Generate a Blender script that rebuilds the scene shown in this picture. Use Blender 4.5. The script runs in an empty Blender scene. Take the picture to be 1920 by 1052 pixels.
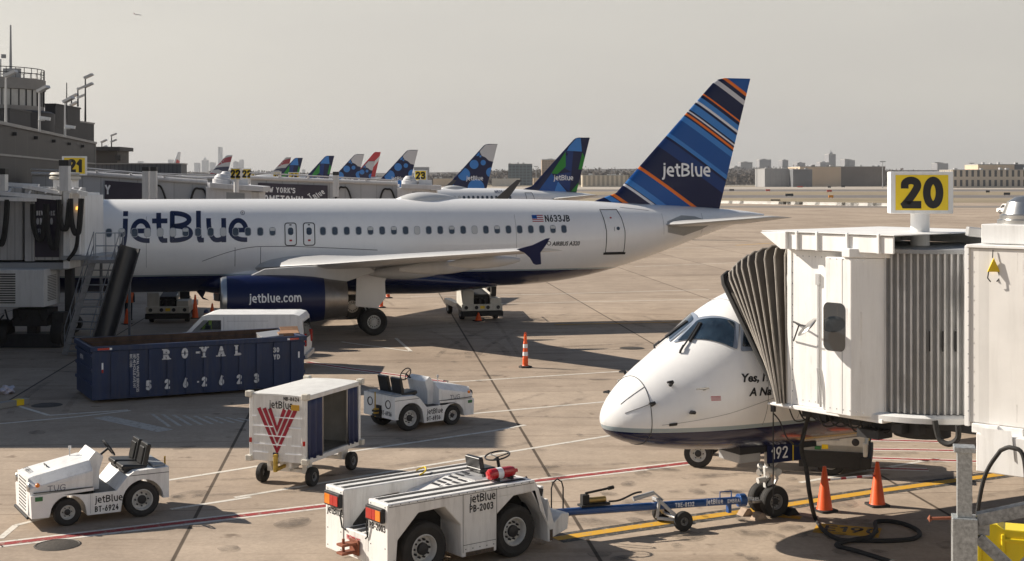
import bpy, bmesh, math, random
import numpy as np
from mathutils import Vector, Matrix
from mathutils.geometry import tessellate_polygon
R = math.radians
random.seed(7)
scene = bpy.context.scene
COL = scene.collection
# ------------------------------------------------------------------ camera
CAM_H, FPX, HZ = 6.65, 2600.0, 339.0           # eye height (m), focal length and horizon line in photo pixels
cam_d = bpy.data.cameras.new('camera'); cam = bpy.data.objects.new('camera', cam_d); COL.objects.link(cam)
cam.location = (0, 0, CAM_H); cam.rotation_euler = (R(90), 0, 0)
cam_d.lens = 36 * FPX / 1920; cam_d.shift_y = (HZ - 526) / 1920
cam_d.clip_start = 0.2; cam_d.clip_end = 40000
scene.camera = cam
# ------------------------------------------------------------------ sky, sun, exposure
SUN_EL, SUN_AZ = R(31), R(-70)
w = bpy.data.worlds.new('World'); scene.world = w; w.use_nodes = True
nt = w.node_tree; N = nt.nodes; N.clear()
out = N.new('ShaderNodeOutputWorld'); bg = N.new('ShaderNodeBackground'); sky = N.new('ShaderNodeTexSky')
sky.sky_type = 'NISHITA'; sky.sun_disc = False; sky.sun_elevation = SUN_EL; sky.sun_rotation = SUN_AZ
sky.air_density = 1.0; sky.dust_density = 2.5; sky.ozone_density = 1.0; sky.altitude = 0
hs = N.new('ShaderNodeHueSaturation'); hs.inputs['Saturation'].default_value = 0.22
mx = N.new('ShaderNodeMix'); mx.data_type = 'RGBA'; mx.blend_type = 'MULTIPLY'; mx.inputs[0].default_value = 1
mx.inputs[7].default_value = (1.0, 0.955, 0.86, 1)
nt.links.new(sky.outputs[0], hs.inputs['Color']); nt.links.new(hs.outputs[0], mx.inputs[6])
tcw = N.new('ShaderNodeTexCoord'); spw = N.new('ShaderNodeSeparateXYZ'); rpw = N.new('ShaderNodeValToRGB'); mw = N.new('ShaderNodeMix'); mw.data_type = 'RGBA'; mw.blend_type = 'MULTIPLY'; mw.inputs[0].default_value = 1
e = rpw.color_ramp.elements; e[0].position = .16; e[0].color = (1, 1, 1, 1); e[1].position = .80; e[1].color = (.09, .16, .32, 1); em = e.new(.40); em.color = (.33, .46, .70, 1)      # bright hazy horizon band, deep sky overhead
nt.links.new(tcw.outputs['Generated'], spw.inputs[0]); nt.links.new(spw.outputs[2], rpw.inputs[0]); mf = N.new('ShaderNodeMix'); mf.data_type = 'RGBA'; mf.inputs[0].default_value = .72; mf.inputs[7].default_value = (3.35, 3.19, 2.97, 1)      # high thin overcast evens the sky out
cn_ = N.new('ShaderNodeTexNoise'); cn_.inputs['Scale'].default_value = 2.2; cn_.inputs['Detail'].default_value = 5; cm = N.new('ShaderNodeMapping'); cm.inputs['Scale'].default_value = (1, 1, 4.5)
cr_ = N.new('ShaderNodeValToRGB'); cr_.color_ramp.elements[0].position = .36; cr_.color_ramp.elements[0].color = (3.10, 2.90, 2.66, 1); cr_.color_ramp.elements[1].position = .66; cr_.color_ramp.elements[1].color = (3.46, 3.25, 2.90, 1)
tc0 = N.new('ShaderNodeTexCoord'); nt.links.new(tc0.outputs['Generated'], cm.inputs[0]); nt.links.new(cm.outputs[0], cn_.inputs['Vector']); nt.links.new(cn_.outputs[0], cr_.inputs[0]); nt.links.new(cr_.outputs[0], mf.inputs[7])
nt.links.new(mx.outputs[2], mf.inputs[6]); nt.links.new(mf.outputs[2], mw.inputs[6]); nt.links.new(rpw.outputs[0], mw.inputs[7])
nt.links.new(mw.outputs[2], bg.inputs[0]); nt.links.new(bg.outputs[0], out.inputs[0])
bg.inputs[1].default_value = 0.125
sun_d = bpy.data.lights.new('sun', 'SUN'); sun = bpy.data.objects.new('sun', sun_d); COL.objects.link(sun)
sun_d.energy = 5.0; sun_d.angle = R(0.5); sun_d.color = (1.0, 0.91, 0.79)
SDIR = Vector((math.cos(R(20)) * math.cos(SUN_EL), -math.sin(R(20)) * math.cos(SUN_EL), -math.sin(SUN_EL)))
sun.rotation_euler = SDIR.to_track_quat('-Z', 'Y').to_euler()
sun.location = (-80, 30, 60)
vs = scene.view_settings; vs.view_transform = 'Standard'; vs.look = 'None'; vs.gamma = 1; vs.use_curve_mapping = False
vs.exposure = 0.56

# ------------------------------------------------------------------ helpers
def G(px, py, z=0.0):
    Z = FPX * (CAM_H - z) / (py - HZ); return Vector(((px - 960) * Z / FPX, Z, z))
def PZ(px, py, Z): return Vector(((px - 960) * Z / FPX, Z, CAM_H - (py - HZ) * Z / FPX))
MATS = {}
def mat(name, col, rough=0.5, metal=0.0, var=0.10, scale=1.5, bump=0.0, coat=0.0, spec=0.5, dirt=0.0, alpha=1.0, emit=0.0):
    if name in MATS: return MATS[name]
    m = bpy.data.materials.new(name); m.use_nodes = True; MATS[name] = m
    t = m.node_tree; b = t.nodes['Principled BSDF']; L = t.links.new
    b.inputs['Roughness'].default_value = rough; b.inputs['Metallic'].default_value = metal
    b.inputs['Specular IOR Level'].default_value = spec; b.inputs['Coat Weight'].default_value = coat
    b.inputs['Coat Roughness'].default_value = 0.06
    c = (*col, 1)
    if var or dirt:
        tc = t.nodes.new('ShaderNodeTexCoord'); n = t.nodes.new('ShaderNodeTexNoise')
        n.inputs['Scale'].default_value = scale; n.inputs['Detail'].default_value = 5; n.inputs['Roughness'].default_value = .65
        L(tc.outputs['Object'], n.inputs['Vector'])
        r = t.nodes.new('ShaderNodeValToRGB'); r.color_ramp.elements[0].position = .3; r.color_ramp.elements[1].position = .7
        r.color_ramp.elements[0].color = tuple(x * (1 - var) for x in col) + (1,)
        r.color_ramp.elements[1].color = tuple(min(1, x * (1 + var)) for x in col) + (1,)
        L(n.outputs[0], r.inputs[0]); last = r.outputs[0]
        if dirt:      # streaks and grime with their own shape
            mp = t.nodes.new('ShaderNodeMapping'); mp.inputs['Scale'].default_value = (3.2, 3.2, .35)
            L(tc.outputs['Object'], mp.inputs[0]); n2 = t.nodes.new('ShaderNodeTexNoise')
            n2.inputs['Scale'].default_value = 1.6; n2.inputs['Detail'].default_value = 6; n2.inputs['Roughness'].default_value = .7
            L(mp.outputs[0], n2.inputs['Vector'])
            r2 = t.nodes.new('ShaderNodeValToRGB'); r2.color_ramp.elements[0].position = .47; r2.color_ramp.elements[1].position = .76
            L(n2.outputs[0], r2.inputs[0]); mm = t.nodes.new('ShaderNodeMath'); mm.operation = 'MULTIPLY'; mm.inputs[1].default_value = dirt
            L(r2.outputs[0], mm.inputs[0])
            mi = t.nodes.new('ShaderNodeMix'); mi.data_type = 'RGBA'; mi.inputs[7].default_value = (.16, .13, .10, 1)
            L(mm.outputs[0], mi.inputs[0]); L(last, mi.inputs[6]); last = mi.outputs[2]
        L(last, b.inputs['Base Color'])
        if bump:
            bp = t.nodes.new('ShaderNodeBump'); bp.inputs['Strength'].default_value = bump; bp.inputs['Distance'].default_value = .02
            n3 = t.nodes.new('ShaderNodeTexNoise'); n3.inputs['Scale'].default_value = scale * 6; L(tc.outputs['Object'], n3.inputs['Vector'])
            L(n3.outputs[0], bp.inputs['Height']); L(bp.outputs[0], b.inputs['Normal'])
    else: b.inputs['Base Color'].default_value = c
    if alpha < 1: b.inputs['Alpha'].default_value = alpha
    if emit:
        b.inputs['Emission Color'].default_value = c; b.inputs['Emission Strength'].default_value = emit
    return m
def mat_panel(name, col, line, w_, h_, mortar=.02, rough=.5, off=0.0, dirt=.0):
    """cladding: panels w_ x h_ with thin joints, laid out along the wall (object x+y, z)"""
    if name in MATS: return MATS[name]
    m = mat(name, col, rough, var=.10, scale=.4, dirt=dirt); t = m.node_tree; L = t.links.new
    b = t.nodes['Principled BSDF']; src = b.inputs['Base Color'].links[0].from_socket
    tc = t.nodes.new('ShaderNodeTexCoord'); sp = t.nodes.new('ShaderNodeSeparateXYZ'); L(tc.outputs['Object'], sp.inputs[0])
    ad = t.nodes.new('ShaderNodeMath'); L(sp.outputs[0], ad.inputs[0]); L(sp.outputs[1], ad.inputs[1])
    cb = t.nodes.new('ShaderNodeCombineXYZ'); L(ad.outputs[0], cb.inputs[0]); L(sp.outputs[2], cb.inputs[1])
    br = t.nodes.new('ShaderNodeTexBrick'); br.offset = off; br.inputs['Scale'].default_value = 1
    br.inputs['Mortar Size'].default_value = mortar; br.inputs['Brick Width'].default_value = w_; br.inputs['Row Height'].default_value = h_
    br.inputs['Mortar Smooth'].default_value = 0
    br.inputs['Color1'].default_value = (1, 1, 1, 1); br.inputs['Color2'].default_value = (.9, .9, .9, 1); br.inputs['Mortar'].default_value = (*line, 1)
    L(cb.outputs[0], br.inputs['Vector'])
    mi = t.nodes.new('ShaderNodeMix'); mi.data_type = 'RGBA'; mi.blend_type = 'MULTIPLY'; mi.inputs[0].default_value = 1
    L(src, mi.inputs[6]); L(br.outputs[0], mi.inputs[7]); L(mi.outputs[2], b.inputs['Base Color'])
    return m
def rr(cx, cy, w_, h_, r, n=5):
    p = []
    for (sx, sy, a0) in ((1, 1, 0), (-1, 1, 90), (-1, -1, 180), (1, -1, 270)):
        for k in range(n):
            a = R(a0 + 90 * k / (n - 1)); p.append((cx + sx * (w_ / 2 - r) + r * math.cos(a), cy + sy * (h_ / 2 - r) + r * math.sin(a)))
    return p
def arc(cx, cy, r, a0, a1, n=10): return [(cx + r * math.cos(R(a0 + (a1 - a0) * k / n)), cy + r * math.sin(R(a0 + (a1 - a0) * k / n))) for k in range(n + 1)]
class MB:
    def __init__(s): s.v = []; s.f = []; s.m = []; s.M = Matrix()
    def add(s, vs, fs, mi=0):
        o = len(s.v); s.v += [tuple(s.M @ Vector(p)) for p in vs]
        for f in fs: s.f.append([o + i for i in f]); s.m.append(mi)
        return s
    def box(s, c, d, rz=0.0, mi=0, rx=0.0, ry=0.0):
        x, y, z = [k / 2 for k in d]
        vs = [(-x, -y, -z), (x, -y, -z), (x, y, -z), (-x, y, -z), (-x, -y, z), (x, -y, z), (x, y, z), (-x, y, z)]
        M = Matrix.Translation(c) @ Matrix.Rotation(rz, 4, 'Z') @ Matrix.Rotation(ry, 4, 'Y') @ Matrix.Rotation(rx, 4, 'X')
        return s.add([M @ Vector(p) for p in vs], [(3, 2, 1, 0), (4, 5, 6, 7), (0, 1, 5, 4), (1, 2, 6, 5), (2, 3, 7, 6), (3, 0, 4, 7)], mi)
    def bb(s, a, b, mi=0): return s.box([(p + q) / 2 for p, q in zip(a, b)], [abs(p - q) for p, q in zip(a, b)], mi=mi)
    def cyl(s, a, b, r0, r1=None, n=14, mi=0, cap=True):
        a = Vector(a); b = Vector(b); r1 = r0 if r1 is None else r1; d = (b - a).normalized()
        u = d.orthogonal().normalized(); v = d.cross(u); vs = []
        for k in range(n):
            q = u * math.cos(2 * math.pi * k / n) + v * math.sin(2 * math.pi * k / n); vs += [a + q * r0, b + q * r1]
        fs = [(2 * k, 2 * ((k + 1) % n), 2 * ((k + 1) % n) + 1, 2 * k + 1) for k in range(n)]
        if cap: fs += [[2 * k for k in range(n)][::-1], [2 * k + 1 for k in range(n)]]
        return s.add(vs, fs, mi)
    def bar(s, a, b, w_, h_, mi=0):
        """rectangular bar from a to b, w_ sideways, h_ upright"""
        a = Vector(a); b = Vector(b); d = (b - a).normalized(); side = d.cross(Vector((0, 0, 1)))
        if side.length < 1e-4: side = Vector((1, 0, 0))
        side.normalize(); up = side.cross(d); vs = []
        for p in (a, b):
            for (i, j) in ((-1, -1), (1, -1), (1, 1), (-1, 1)): vs.append(p + side * i * w_ / 2 + up * j * h_ / 2)
        return s.add(vs, [(3, 2, 1, 0), (4, 5, 6, 7), (0, 1, 5, 4), (1, 2, 6, 5), (2, 3, 7, 6), (3, 0, 4, 7)], mi)
    def tube(s, pts, r, n=8, mi=0, closed=False, smooth=0):
        P = [Vector(p) for p in pts]
        if smooth:
            Q = []; m = len(P)
            for i in range(m if closed else m - 1):
                p0 = P[(i - 1) % m] if closed or i > 0 else P[0]; p1 = P[i]; p2 = P[(i + 1) % m]
                p3 = P[(i + 2) % m] if closed or i + 2 < m else P[-1]
                for k in range(smooth):
                    t = k / smooth
                    Q.append(.5 * (2 * p1 + (p2 - p0) * t + (2 * p0 - 5 * p1 + 4 * p2 - p3) * t * t + (3 * p1 - p0 - 3 * p2 + p3) * t ** 3))
            if not closed: Q.append(P[-1])
            P = Q
        m = len(P); vs = []; u = None
        for i in range(m):
            d = (P[(i + 1) % m] - P[i - 1]) if closed or 0 < i < m - 1 else (P[1] - P[0] if i == 0 else P[-1] - P[-2])
            d.normalize()
            u = d.orthogonal().normalized() if u is None else (u - d * u.dot(d)).normalized()
            v = d.cross(u)
            for k in range(n): vs.append(P[i] + (u * math.cos(2 * math.pi * k / n) + v * math.sin(2 * math.pi * k / n)) * r)
        fs = []
        for i in range(m if closed else m - 1):
            for k in range(n): fs.append((i * n + k, i * n + (k + 1) % n, ((i + 1) % m) * n + (k + 1) % n, ((i + 1) % m) * n + k))
        if not closed: fs += [list(range(n))[::-1], [(m - 1) * n + k for k in range(n)]]
        return s.add(vs, fs, mi)
    def lathe(s, prof, o, ax, n=24, mi=0, mis=None):
        """prof: (radius, distance along ax)"""
        o = Vector(o); d = Vector(ax).normalized(); u = d.orthogonal().normalized(); v = d.cross(u); vs = []
        for (r, h) in prof:
            for k in range(n): vs.append(o + d * h + (u * math.cos(2 * math.pi * k / n) + v * math.sin(2 * math.pi * k / n)) * r)
        for i in range(len(prof) - 1):
            q = [(i * n + k, i * n + (k + 1) % n, (i + 1) * n + (k + 1) % n, (i + 1) * n + k) for k in range(n)]
            if i == 0: s.add(vs, q, mis[0] if mis else mi); base = len(s.v) - len(vs)
            else:
                for f in q: s.f.append([base + x for x in f]); s.m.append(mis[i] if mis else mi)
        return s
    def prism(s, poly, d0, d1, plane='xz', mi=0, holes=()):
        """extrude a 2-D outline (with holes) between d0 and d1 across the given plane"""
        mp = {'xz': lambda p, d: (p[0], d, p[1]), 'xy': lambda p, d: (p[0], p[1], d), 'yz': lambda p, d: (d, p[0], p[1])}[plane]
        loops = [list(poly)] + [list(h) for h in holes]; flat = [p for l in loops for p in l]; n = len(flat)
        tri = tessellate_polygon([[Vector((p[0], p[1], 0)) for p in l] for l in loops])
        vs = [mp(p, d0) for p in flat] + [mp(p, d1) for p in flat]
        fs = [tuple(t) for t in tri] + [tuple(n + i for i in t[::-1]) for t in tri]; o = 0
        for l in loops:
            k = len(l); fs += [(o + i, o + (i + 1) % k, n + o + (i + 1) % k, n + o + i) for i in range(k)]; o += k
        return s.add(vs, fs, mi)
    def loft(s, rings, mi=0, cap=True, closed=True):
        n = len(rings[0]); vs = [p for r in rings for p in r]
        fs = [(i * n + k, i * n + (k + 1) % n, (i + 1) * n + (k + 1) % n, (i + 1) * n + k) for i in range(len(rings) - 1) for k in range(n if closed else n - 1)]
        if cap: fs += [list(range(n))[::-1], [(len(rings) - 1) * n + k for k in range(n)]]
        return s.add(vs, fs, mi)
    def build(s, name, mats, parent=None, smooth=True, bevel=0.0, seg=2, ang=32, fix=True):
        me = bpy.data.meshes.new(name); me.from_pydata(s.v, [], s.f)
        if not isinstance(mats, (list, tuple)): mats = [mats]
        for m in mats: me.materials.append(m)
        me.polygons.foreach_set('material_index', s.m)
        b = bmesh.new(); b.from_mesh(me)
        if fix: bmesh.ops.recalc_face_normals(b, faces=b.faces)
        for f in b.faces: f.smooth = smooth
        if smooth:
            for e in b.edges:
                if len(e.link_faces) == 2 and e.calc_face_angle(0) > R(ang): e.smooth = False
        b.to_mesh(me); b.free()
        o = bpy.data.objects.new(name, me); COL.objects.link(o)
        if parent: o.parent = parent
        if bevel:
            bv = o.modifiers.new('bevel', 'BEVEL'); bv.width = bevel; bv.segments = seg; bv.limit_method = 'ANGLE'; bv.angle_limit = R(38)
            bv.harden_normals = True
        return o
def tag(o, label, cat, group=None):
    o['label'] = label; o['category'] = cat
    if group: o['group'] = group
    return o
def thing(name, label, cat, loc=(0, 0, 0), rz=0.0, group=None):
    o = bpy.data.objects.new(name, None); COL.objects.link(o); o.location = loc; o.rotation_euler = (0, 0, rz)
    o.empty_display_size = .3
    return tag(o, label, cat, group)
def structure(o, kind='structure'): o['kind'] = kind; return o
def copy_tree(o, parent=None):
    kids = [c for c in COL.objects if c.parent == o]
    c = o.copy(); COL.objects.link(c)
    if parent: c.parent = parent
    for k in kids: copy_tree(k, c)
    return c
_tc = {}
def text2d(body, h, bold=0.0, shear=0.0, align='L', space=1.0, squash=1.0):
    """outline of built-in lettering as flat 2-D verts and faces, capital height h, baseline at 0"""
    def raw(t):
        k = (t, bold, shear, space)
        if k not in _tc:
            cu = bpy.data.curves.new('lettering', 'FONT'); cu.body = t; cu.offset = bold; cu.shear = shear; cu.space_character = space; cu.resolution_u = 3
            cu.size = 1; ob = bpy.data.objects.new('lettering', cu); me = bpy.data.meshes.new_from_object(ob)
            _tc[k] = (np.array([v.co[:2] for v in me.vertices]).reshape(-1, 2), [tuple(p.vertices) for p in me.polygons])
            bpy.data.objects.remove(ob); bpy.data.curves.remove(cu); bpy.data.meshes.remove(me)
        return _tc[k]
    H = raw('H')[0]; V, F = raw(body); k = h / (H[:, 1].max() - H[:, 1].min())
    V = V * k; V[:, 0] *= squash
    x0, x1 = V[:, 0].min(), V[:, 0].max()
    V[:, 0] -= x0 if align == 'L' else (x0 + x1) / 2 if align == 'C' else x1
    return V, F
def letters(mb, body, h, o, u, v=(0, 0, 1), off=.004, mi=0, **kw):
    o = Vector(o); u = Vector(u).normalized(); v = Vector(v).normalized(); n = u.cross(v)
    V, F = text2d(body, h, **kw)
    mb.add([o + u * p[0] + v * p[1] + n * off for p in V], F, mi); return mb
def plate2(mb, poly, o, u, v=(0, 0, 1), off=.004, mi=0):
    o = Vector(o); u = Vector(u).normalized(); v = Vector(v).normalized(); n = u.cross(v)
    tri = tessellate_polygon([[Vector((p[0], p[1], 0)) for p in poly]])
    mb.add([o + u * p[0] + v * p[1] + n * off for p in poly], [tuple(t) for t in tri], mi); return mb
def wheel(parent, c, r, wd, rr_, rim, tyre, side=1, name='wheel', lugs=8, n=28):
    """tyre (lathe about y) with its rim as a sub-part; side = which way the rim faces"""
    x, y, z = c; h = wd / 2
    prof = [(rr_ * .98, -h * .72), (rr_ * 1.04, -h * .86), (r * .82, -h), (r * .95, -h * .86), (r, -h * .55), (r * .985, -h * .30), (r, -h * .26), (r, h * .26), (r * .985, h * .30), (r, h * .55), (r * .95, h * .86), (r * .82, h), (rr_ * 1.04, h * .86), (rr_ * .98, h * .72), (rr_ * .98, -h * .72)]
    o = MB().lathe(prof, c, (0, 1, 0), n).build(name, tyre, parent)
    m = MB(); s = side
    m.lathe([(rr_, -s * h * .6), (rr_, s * h * .78), (rr_ * .93, s * h * .86), (rr_ * .88, s * h * .70), (rr_ * .82, s * h * .15), (rr_ * .60, s * h * .05), (rr_ * .45, s * h * .34), (rr_ * .40, s * h * .34)], c, (0, 1, 0), n)
    m.lathe([(rr_ * .42, s * h * .30), (rr_ * .40, s * h * .62), (rr_ * .22, s * h * .72), (0.0, s * h * .74)], c, (0, 1, 0), n, mi=1)
    for k in range(lugs):
        a = 2 * math.pi * k / lugs; q = Vector((x + rr_ * .60 * math.cos(a), y, z + rr_ * .60 * math.sin(a)))
        m.cyl(q + Vector((0, s * h * .0, 0)), q + Vector((0, s * h * .42, 0)), rr_ * .075, n=6, mi=1)
    rim_o = m.build('rim', [rim, M_DARK], o)
    return o
def pchip(xs, ys):
    xs = np.array(xs, float); ys = np.array(ys, float); h = np.diff(xs); d = np.diff(ys) / h; m = np.zeros(len(xs))
    m[0] = d[0]; m[-1] = d[-1]
    for i in range(1, len(xs) - 1):
        if d[i - 1] * d[i] > 0:
            w1 = 2 * h[i] + h[i - 1]; w2 = h[i] + 2 * h[i - 1]; m[i] = (w1 + w2) / (w1 / d[i - 1] + w2 / d[i])
    def f(x):
        i = int(np.clip(np.searchsorted(xs, x) - 1, 0, len(h) - 1)); t = (x - xs[i]) / h[i]; t = min(max(t, 0), 1)
        return ((2 * t ** 3 - 3 * t * t + 1) * ys[i] + (t ** 3 - 2 * t * t + t) * h[i] * m[i] + (-2 * t ** 3 + 3 * t * t) * ys[i + 1] + (t ** 3 - t * t) * h[i] * m[i + 1])
    return f
class Body:
    """a fuselage: sections (station, top, mid, bottom, half width); local x = x0 - station, y left"""
    def __init__(s, x0, secs):
        s.x0 = x0; a = np.array(secs, float); s.s0, s.s1 = a[0, 0], a[-1, 0]; s.st = a[:, 0]
        s.top, s.mid, s.bot, s.ry = [pchip(a[:, 0], a[:, k]) for k in (1, 2, 3, 4)]
    def pt(s, st, ph, off=0.0):
        c = math.cos(ph); md = s.mid(st); rz = (s.top(st) - md) if c > 0 else (md - s.bot(st))
        return (s.x0 - st, (s.ry(st) + off) * math.sin(ph), md + (rz + off) * c)
    def y(s, st, z):
        md = s.mid(st); rz = (s.top(st) - md) if z > md else (md - s.bot(st)); q = (z - md) / rz
        return s.ry(st) * math.sqrt(max(0.0, 1 - q * q))
    def mesh(s, ns=90, n=56):
        mb = MB(); rings = []
        u = np.linspace(0, 1, ns); L = s.s1 - s.s0
        for t in sorted(set(list(s.s0 + L * (.5 * u + .5 * u * u)) + list(s.s0 + np.array([.01, .03, .07, .12, .2, .3, .45, .6, .8, 1.0])) )):
            rings.append([s.pt(t, 2 * math.pi * k / n) for k in range(n)])
        mb.loft(rings); return mb
    def decal(s, mb, V, F, off=.006, side=1, mi=0, cuts=(.12, .6), shy=0.0):
        """lay flat (station, z) faces on the skin, cut fine enough to follow its curve"""
        b = bmesh.new(); bv = [b.verts.new((p[0], p[1], 0)) for p in V]
        for f in F:
            try: b.faces.new([bv[i] for i in f])
            except ValueError: pass
        V = np.array(V)
        for ax, st in ((1, cuts[0]), (0, cuts[1])):
            lo, hi = V[:, ax].min(), V[:, ax].max()
            for k in np.arange(lo + st, hi, st):
                co = Vector((0, 0, 0)); co[ax] = k; no = Vector((0, 0, 0)); no[ax] = 1
                bmesh.ops.bisect_plane(b, geom=b.verts[:] + b.edges[:] + b.faces[:], plane_co=co, plane_no=no)
        b.verts.index_update(); vs = []
        for p in b.verts:
            y = s.y(p.co.x, p.co.y); e = .02
            md = s.mid(p.co.x); vs.append((s.x0 - p.co.x, side * (y + off), p.co.y + (off if p.co.y > md + 1.2 else 0)))
        mb.add(vs, [[v.index for v in f.verts] for f in b.faces], mi); b.free(); return mb
    def poly(s, mb, outline, holes=(), **kw):
        loops = [list(outline)] + [list(h) for h in holes]; flat = [p for l in loops for p in l]
        tri = tessellate_polygon([[Vector((p[0], p[1], 0)) for p in l] for l in loops])
        return s.decal(mb, flat, [tuple(t) for t in tri], **kw)
    def text(s, mb, body, h, st, z, side=1, off=.006, mi=0, cuts=(.12, .6), **kw):
        V, F = text2d(body, h, **kw); V = V.copy()
        V[:, 0] = st + V[:, 0]; V[:, 1] += z
        return s.decal(mb, V, F, off=off, side=side, mi=mi, cuts=cuts)
def clip_poly(poly, outline):
    """clip a polygon by a convex counter-clockwise outline"""
    out_ = list(poly); n = len(outline)
    for i in range(n):
        a = outline[i]; b = outline[(i + 1) % n]; src = out_; out_ = []
        ins = lambda p: (b[0] - a[0]) * (p[1] - a[1]) - (b[1] - a[1]) * (p[0] - a[0]) >= -1e-9
        for j in range(len(src)):
            p = src[j]; q = src[(j + 1) % len(src)]
            if ins(p): out_.append(p)
            if ins(p) != ins(q):
                d1 = (b[0] - a[0]) * (p[1] - a[1]) - (b[1] - a[1]) * (p[0] - a[0]); d2 = (b[0] - a[0]) * (q[1] - a[1]) - (b[1] - a[1]) * (q[0] - a[0])
                t = d1 / (d1 - d2); out_.append((p[0] + (q[0] - p[0]) * t, p[1] + (q[1] - p[1]) * t))
        if not out_: return []
    return out_
# ------------------------------------------------------------------ paints
M_WHITE = mat('white_gloss_paint', (.86, .855, .84), .28, var=.03, scale=.8, coat=.3, dirt=.08)
M_TRUCK = mat('white_truck_paint', (.83, .825, .81), .4, var=.05, scale=2, dirt=.30)
M_BRIDGE = mat('white_bridge_paint', (.82, .815, .80), .5, var=.04, scale=.7, dirt=.22)
M_BRIDGE2 = mat('pale_bridge_panel', (.70, .70, .69), .55, var=.06, scale=.8, dirt=.25)
M_GREY = mat('grey_paint', (.30, .31, .32), .5, var=.08)
M_LGREY = mat('light_grey_metal', (.5, .5, .5), .42, .4, var=.08)
M_DARK = mat('dark_metal', (.035, .035, .037), .55, .3, var=.2, scale=6)
M_BLACK = mat('black_rubber', (.022, .021, .02), .75, var=.25, scale=8)
M_TYRE = mat('tyre_rubber', (.028, .026, .024), .8, var=.25, scale=5, bump=.15)
M_NAVY = mat('navy_paint', (.005, .011, .060), .35, var=.05, coat=.1, spec=.3)
M_MIDBLUE = mat('mid_blue_paint', (.010, .085, .33), .4, var=.05, coat=.1, spec=.3)
M_LTBLUE = mat('light_blue_paint', (.05, .23, .62), .4, var=.05, coat=.1, spec=.3)
M_GREEN = mat('green_paint', (.03, .26, .04), .45, var=.05, spec=.3)
M_SILVER = mat('silver_paint', (.60, .60, .62), .35, var=.03)
M_RED = mat('red_paint', (.42, .02, .03), .4, var=.1)
M_CRIMSON = mat('crimson_paint', (.32, .01, .03), .4, var=.05)
M_ORANGE = mat('orange_plastic', (.85, .11, .015), .45, var=.08, scale=4, dirt=.12)
M_YELLOW = mat('yellow_paint', (.80, .55, .01), .45, var=.05)
M_LAMPR = mat('red_lens', (.45, .02, .01), .15, var=0, coat=.5)
M_LAMPO = mat('amber_lens', (.8, .22, .01), .15, var=0, coat=.5)
M_CHROME = mat('bare_metal', (.55, .54, .52), .3, .9, var=.1, scale=4)
M_GALV = mat('galvanised_steel', (.42, .44, .44), .45, .6, var=.35, scale=22)
M_GLASS = mat('dark_glass', (.015, .022, .03), .06, var=0, coat=1.0, spec=.8)
M_WIN = mat('cabin_window', (.05, .065, .085), .12, var=.2, scale=3, coat=.8)
M_SHADE = mat('cabin_window_blind', (.60, .60, .58), .4, var=.03)
M_TXT = mat('black_lettering', (.012, .012, .014), .5, var=0)
M_TXTNAVY = mat('navy_lettering', (.010, .018, .065), .35, var=0)
M_TXTW = mat('white_lettering', (.88, .885, .90), .5, var=.05)
M_RIM = mat('white_rim', (.62, .61, .58), .45, var=.1, scale=6, dirt=.35)
M_RIMG = mat('grey_rim', (.32, .31, .30), .45, .3, var=.15, scale=6, dirt=.4)
M_WOOD = mat('grey_panel_lining', (.46, .45, .42), .7, var=.12, scale=3, dirt=.4)
M_SEAT = mat('black_vinyl', (.018, .018, .018), .35, var=.15, scale=6)
M_RUST = mat('rusted_steel', (.22, .07, .035), .8, var=.35, scale=6)
M_SKIN = mat('skin', (.42, .25, .17), .6, var=.05)
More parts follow.
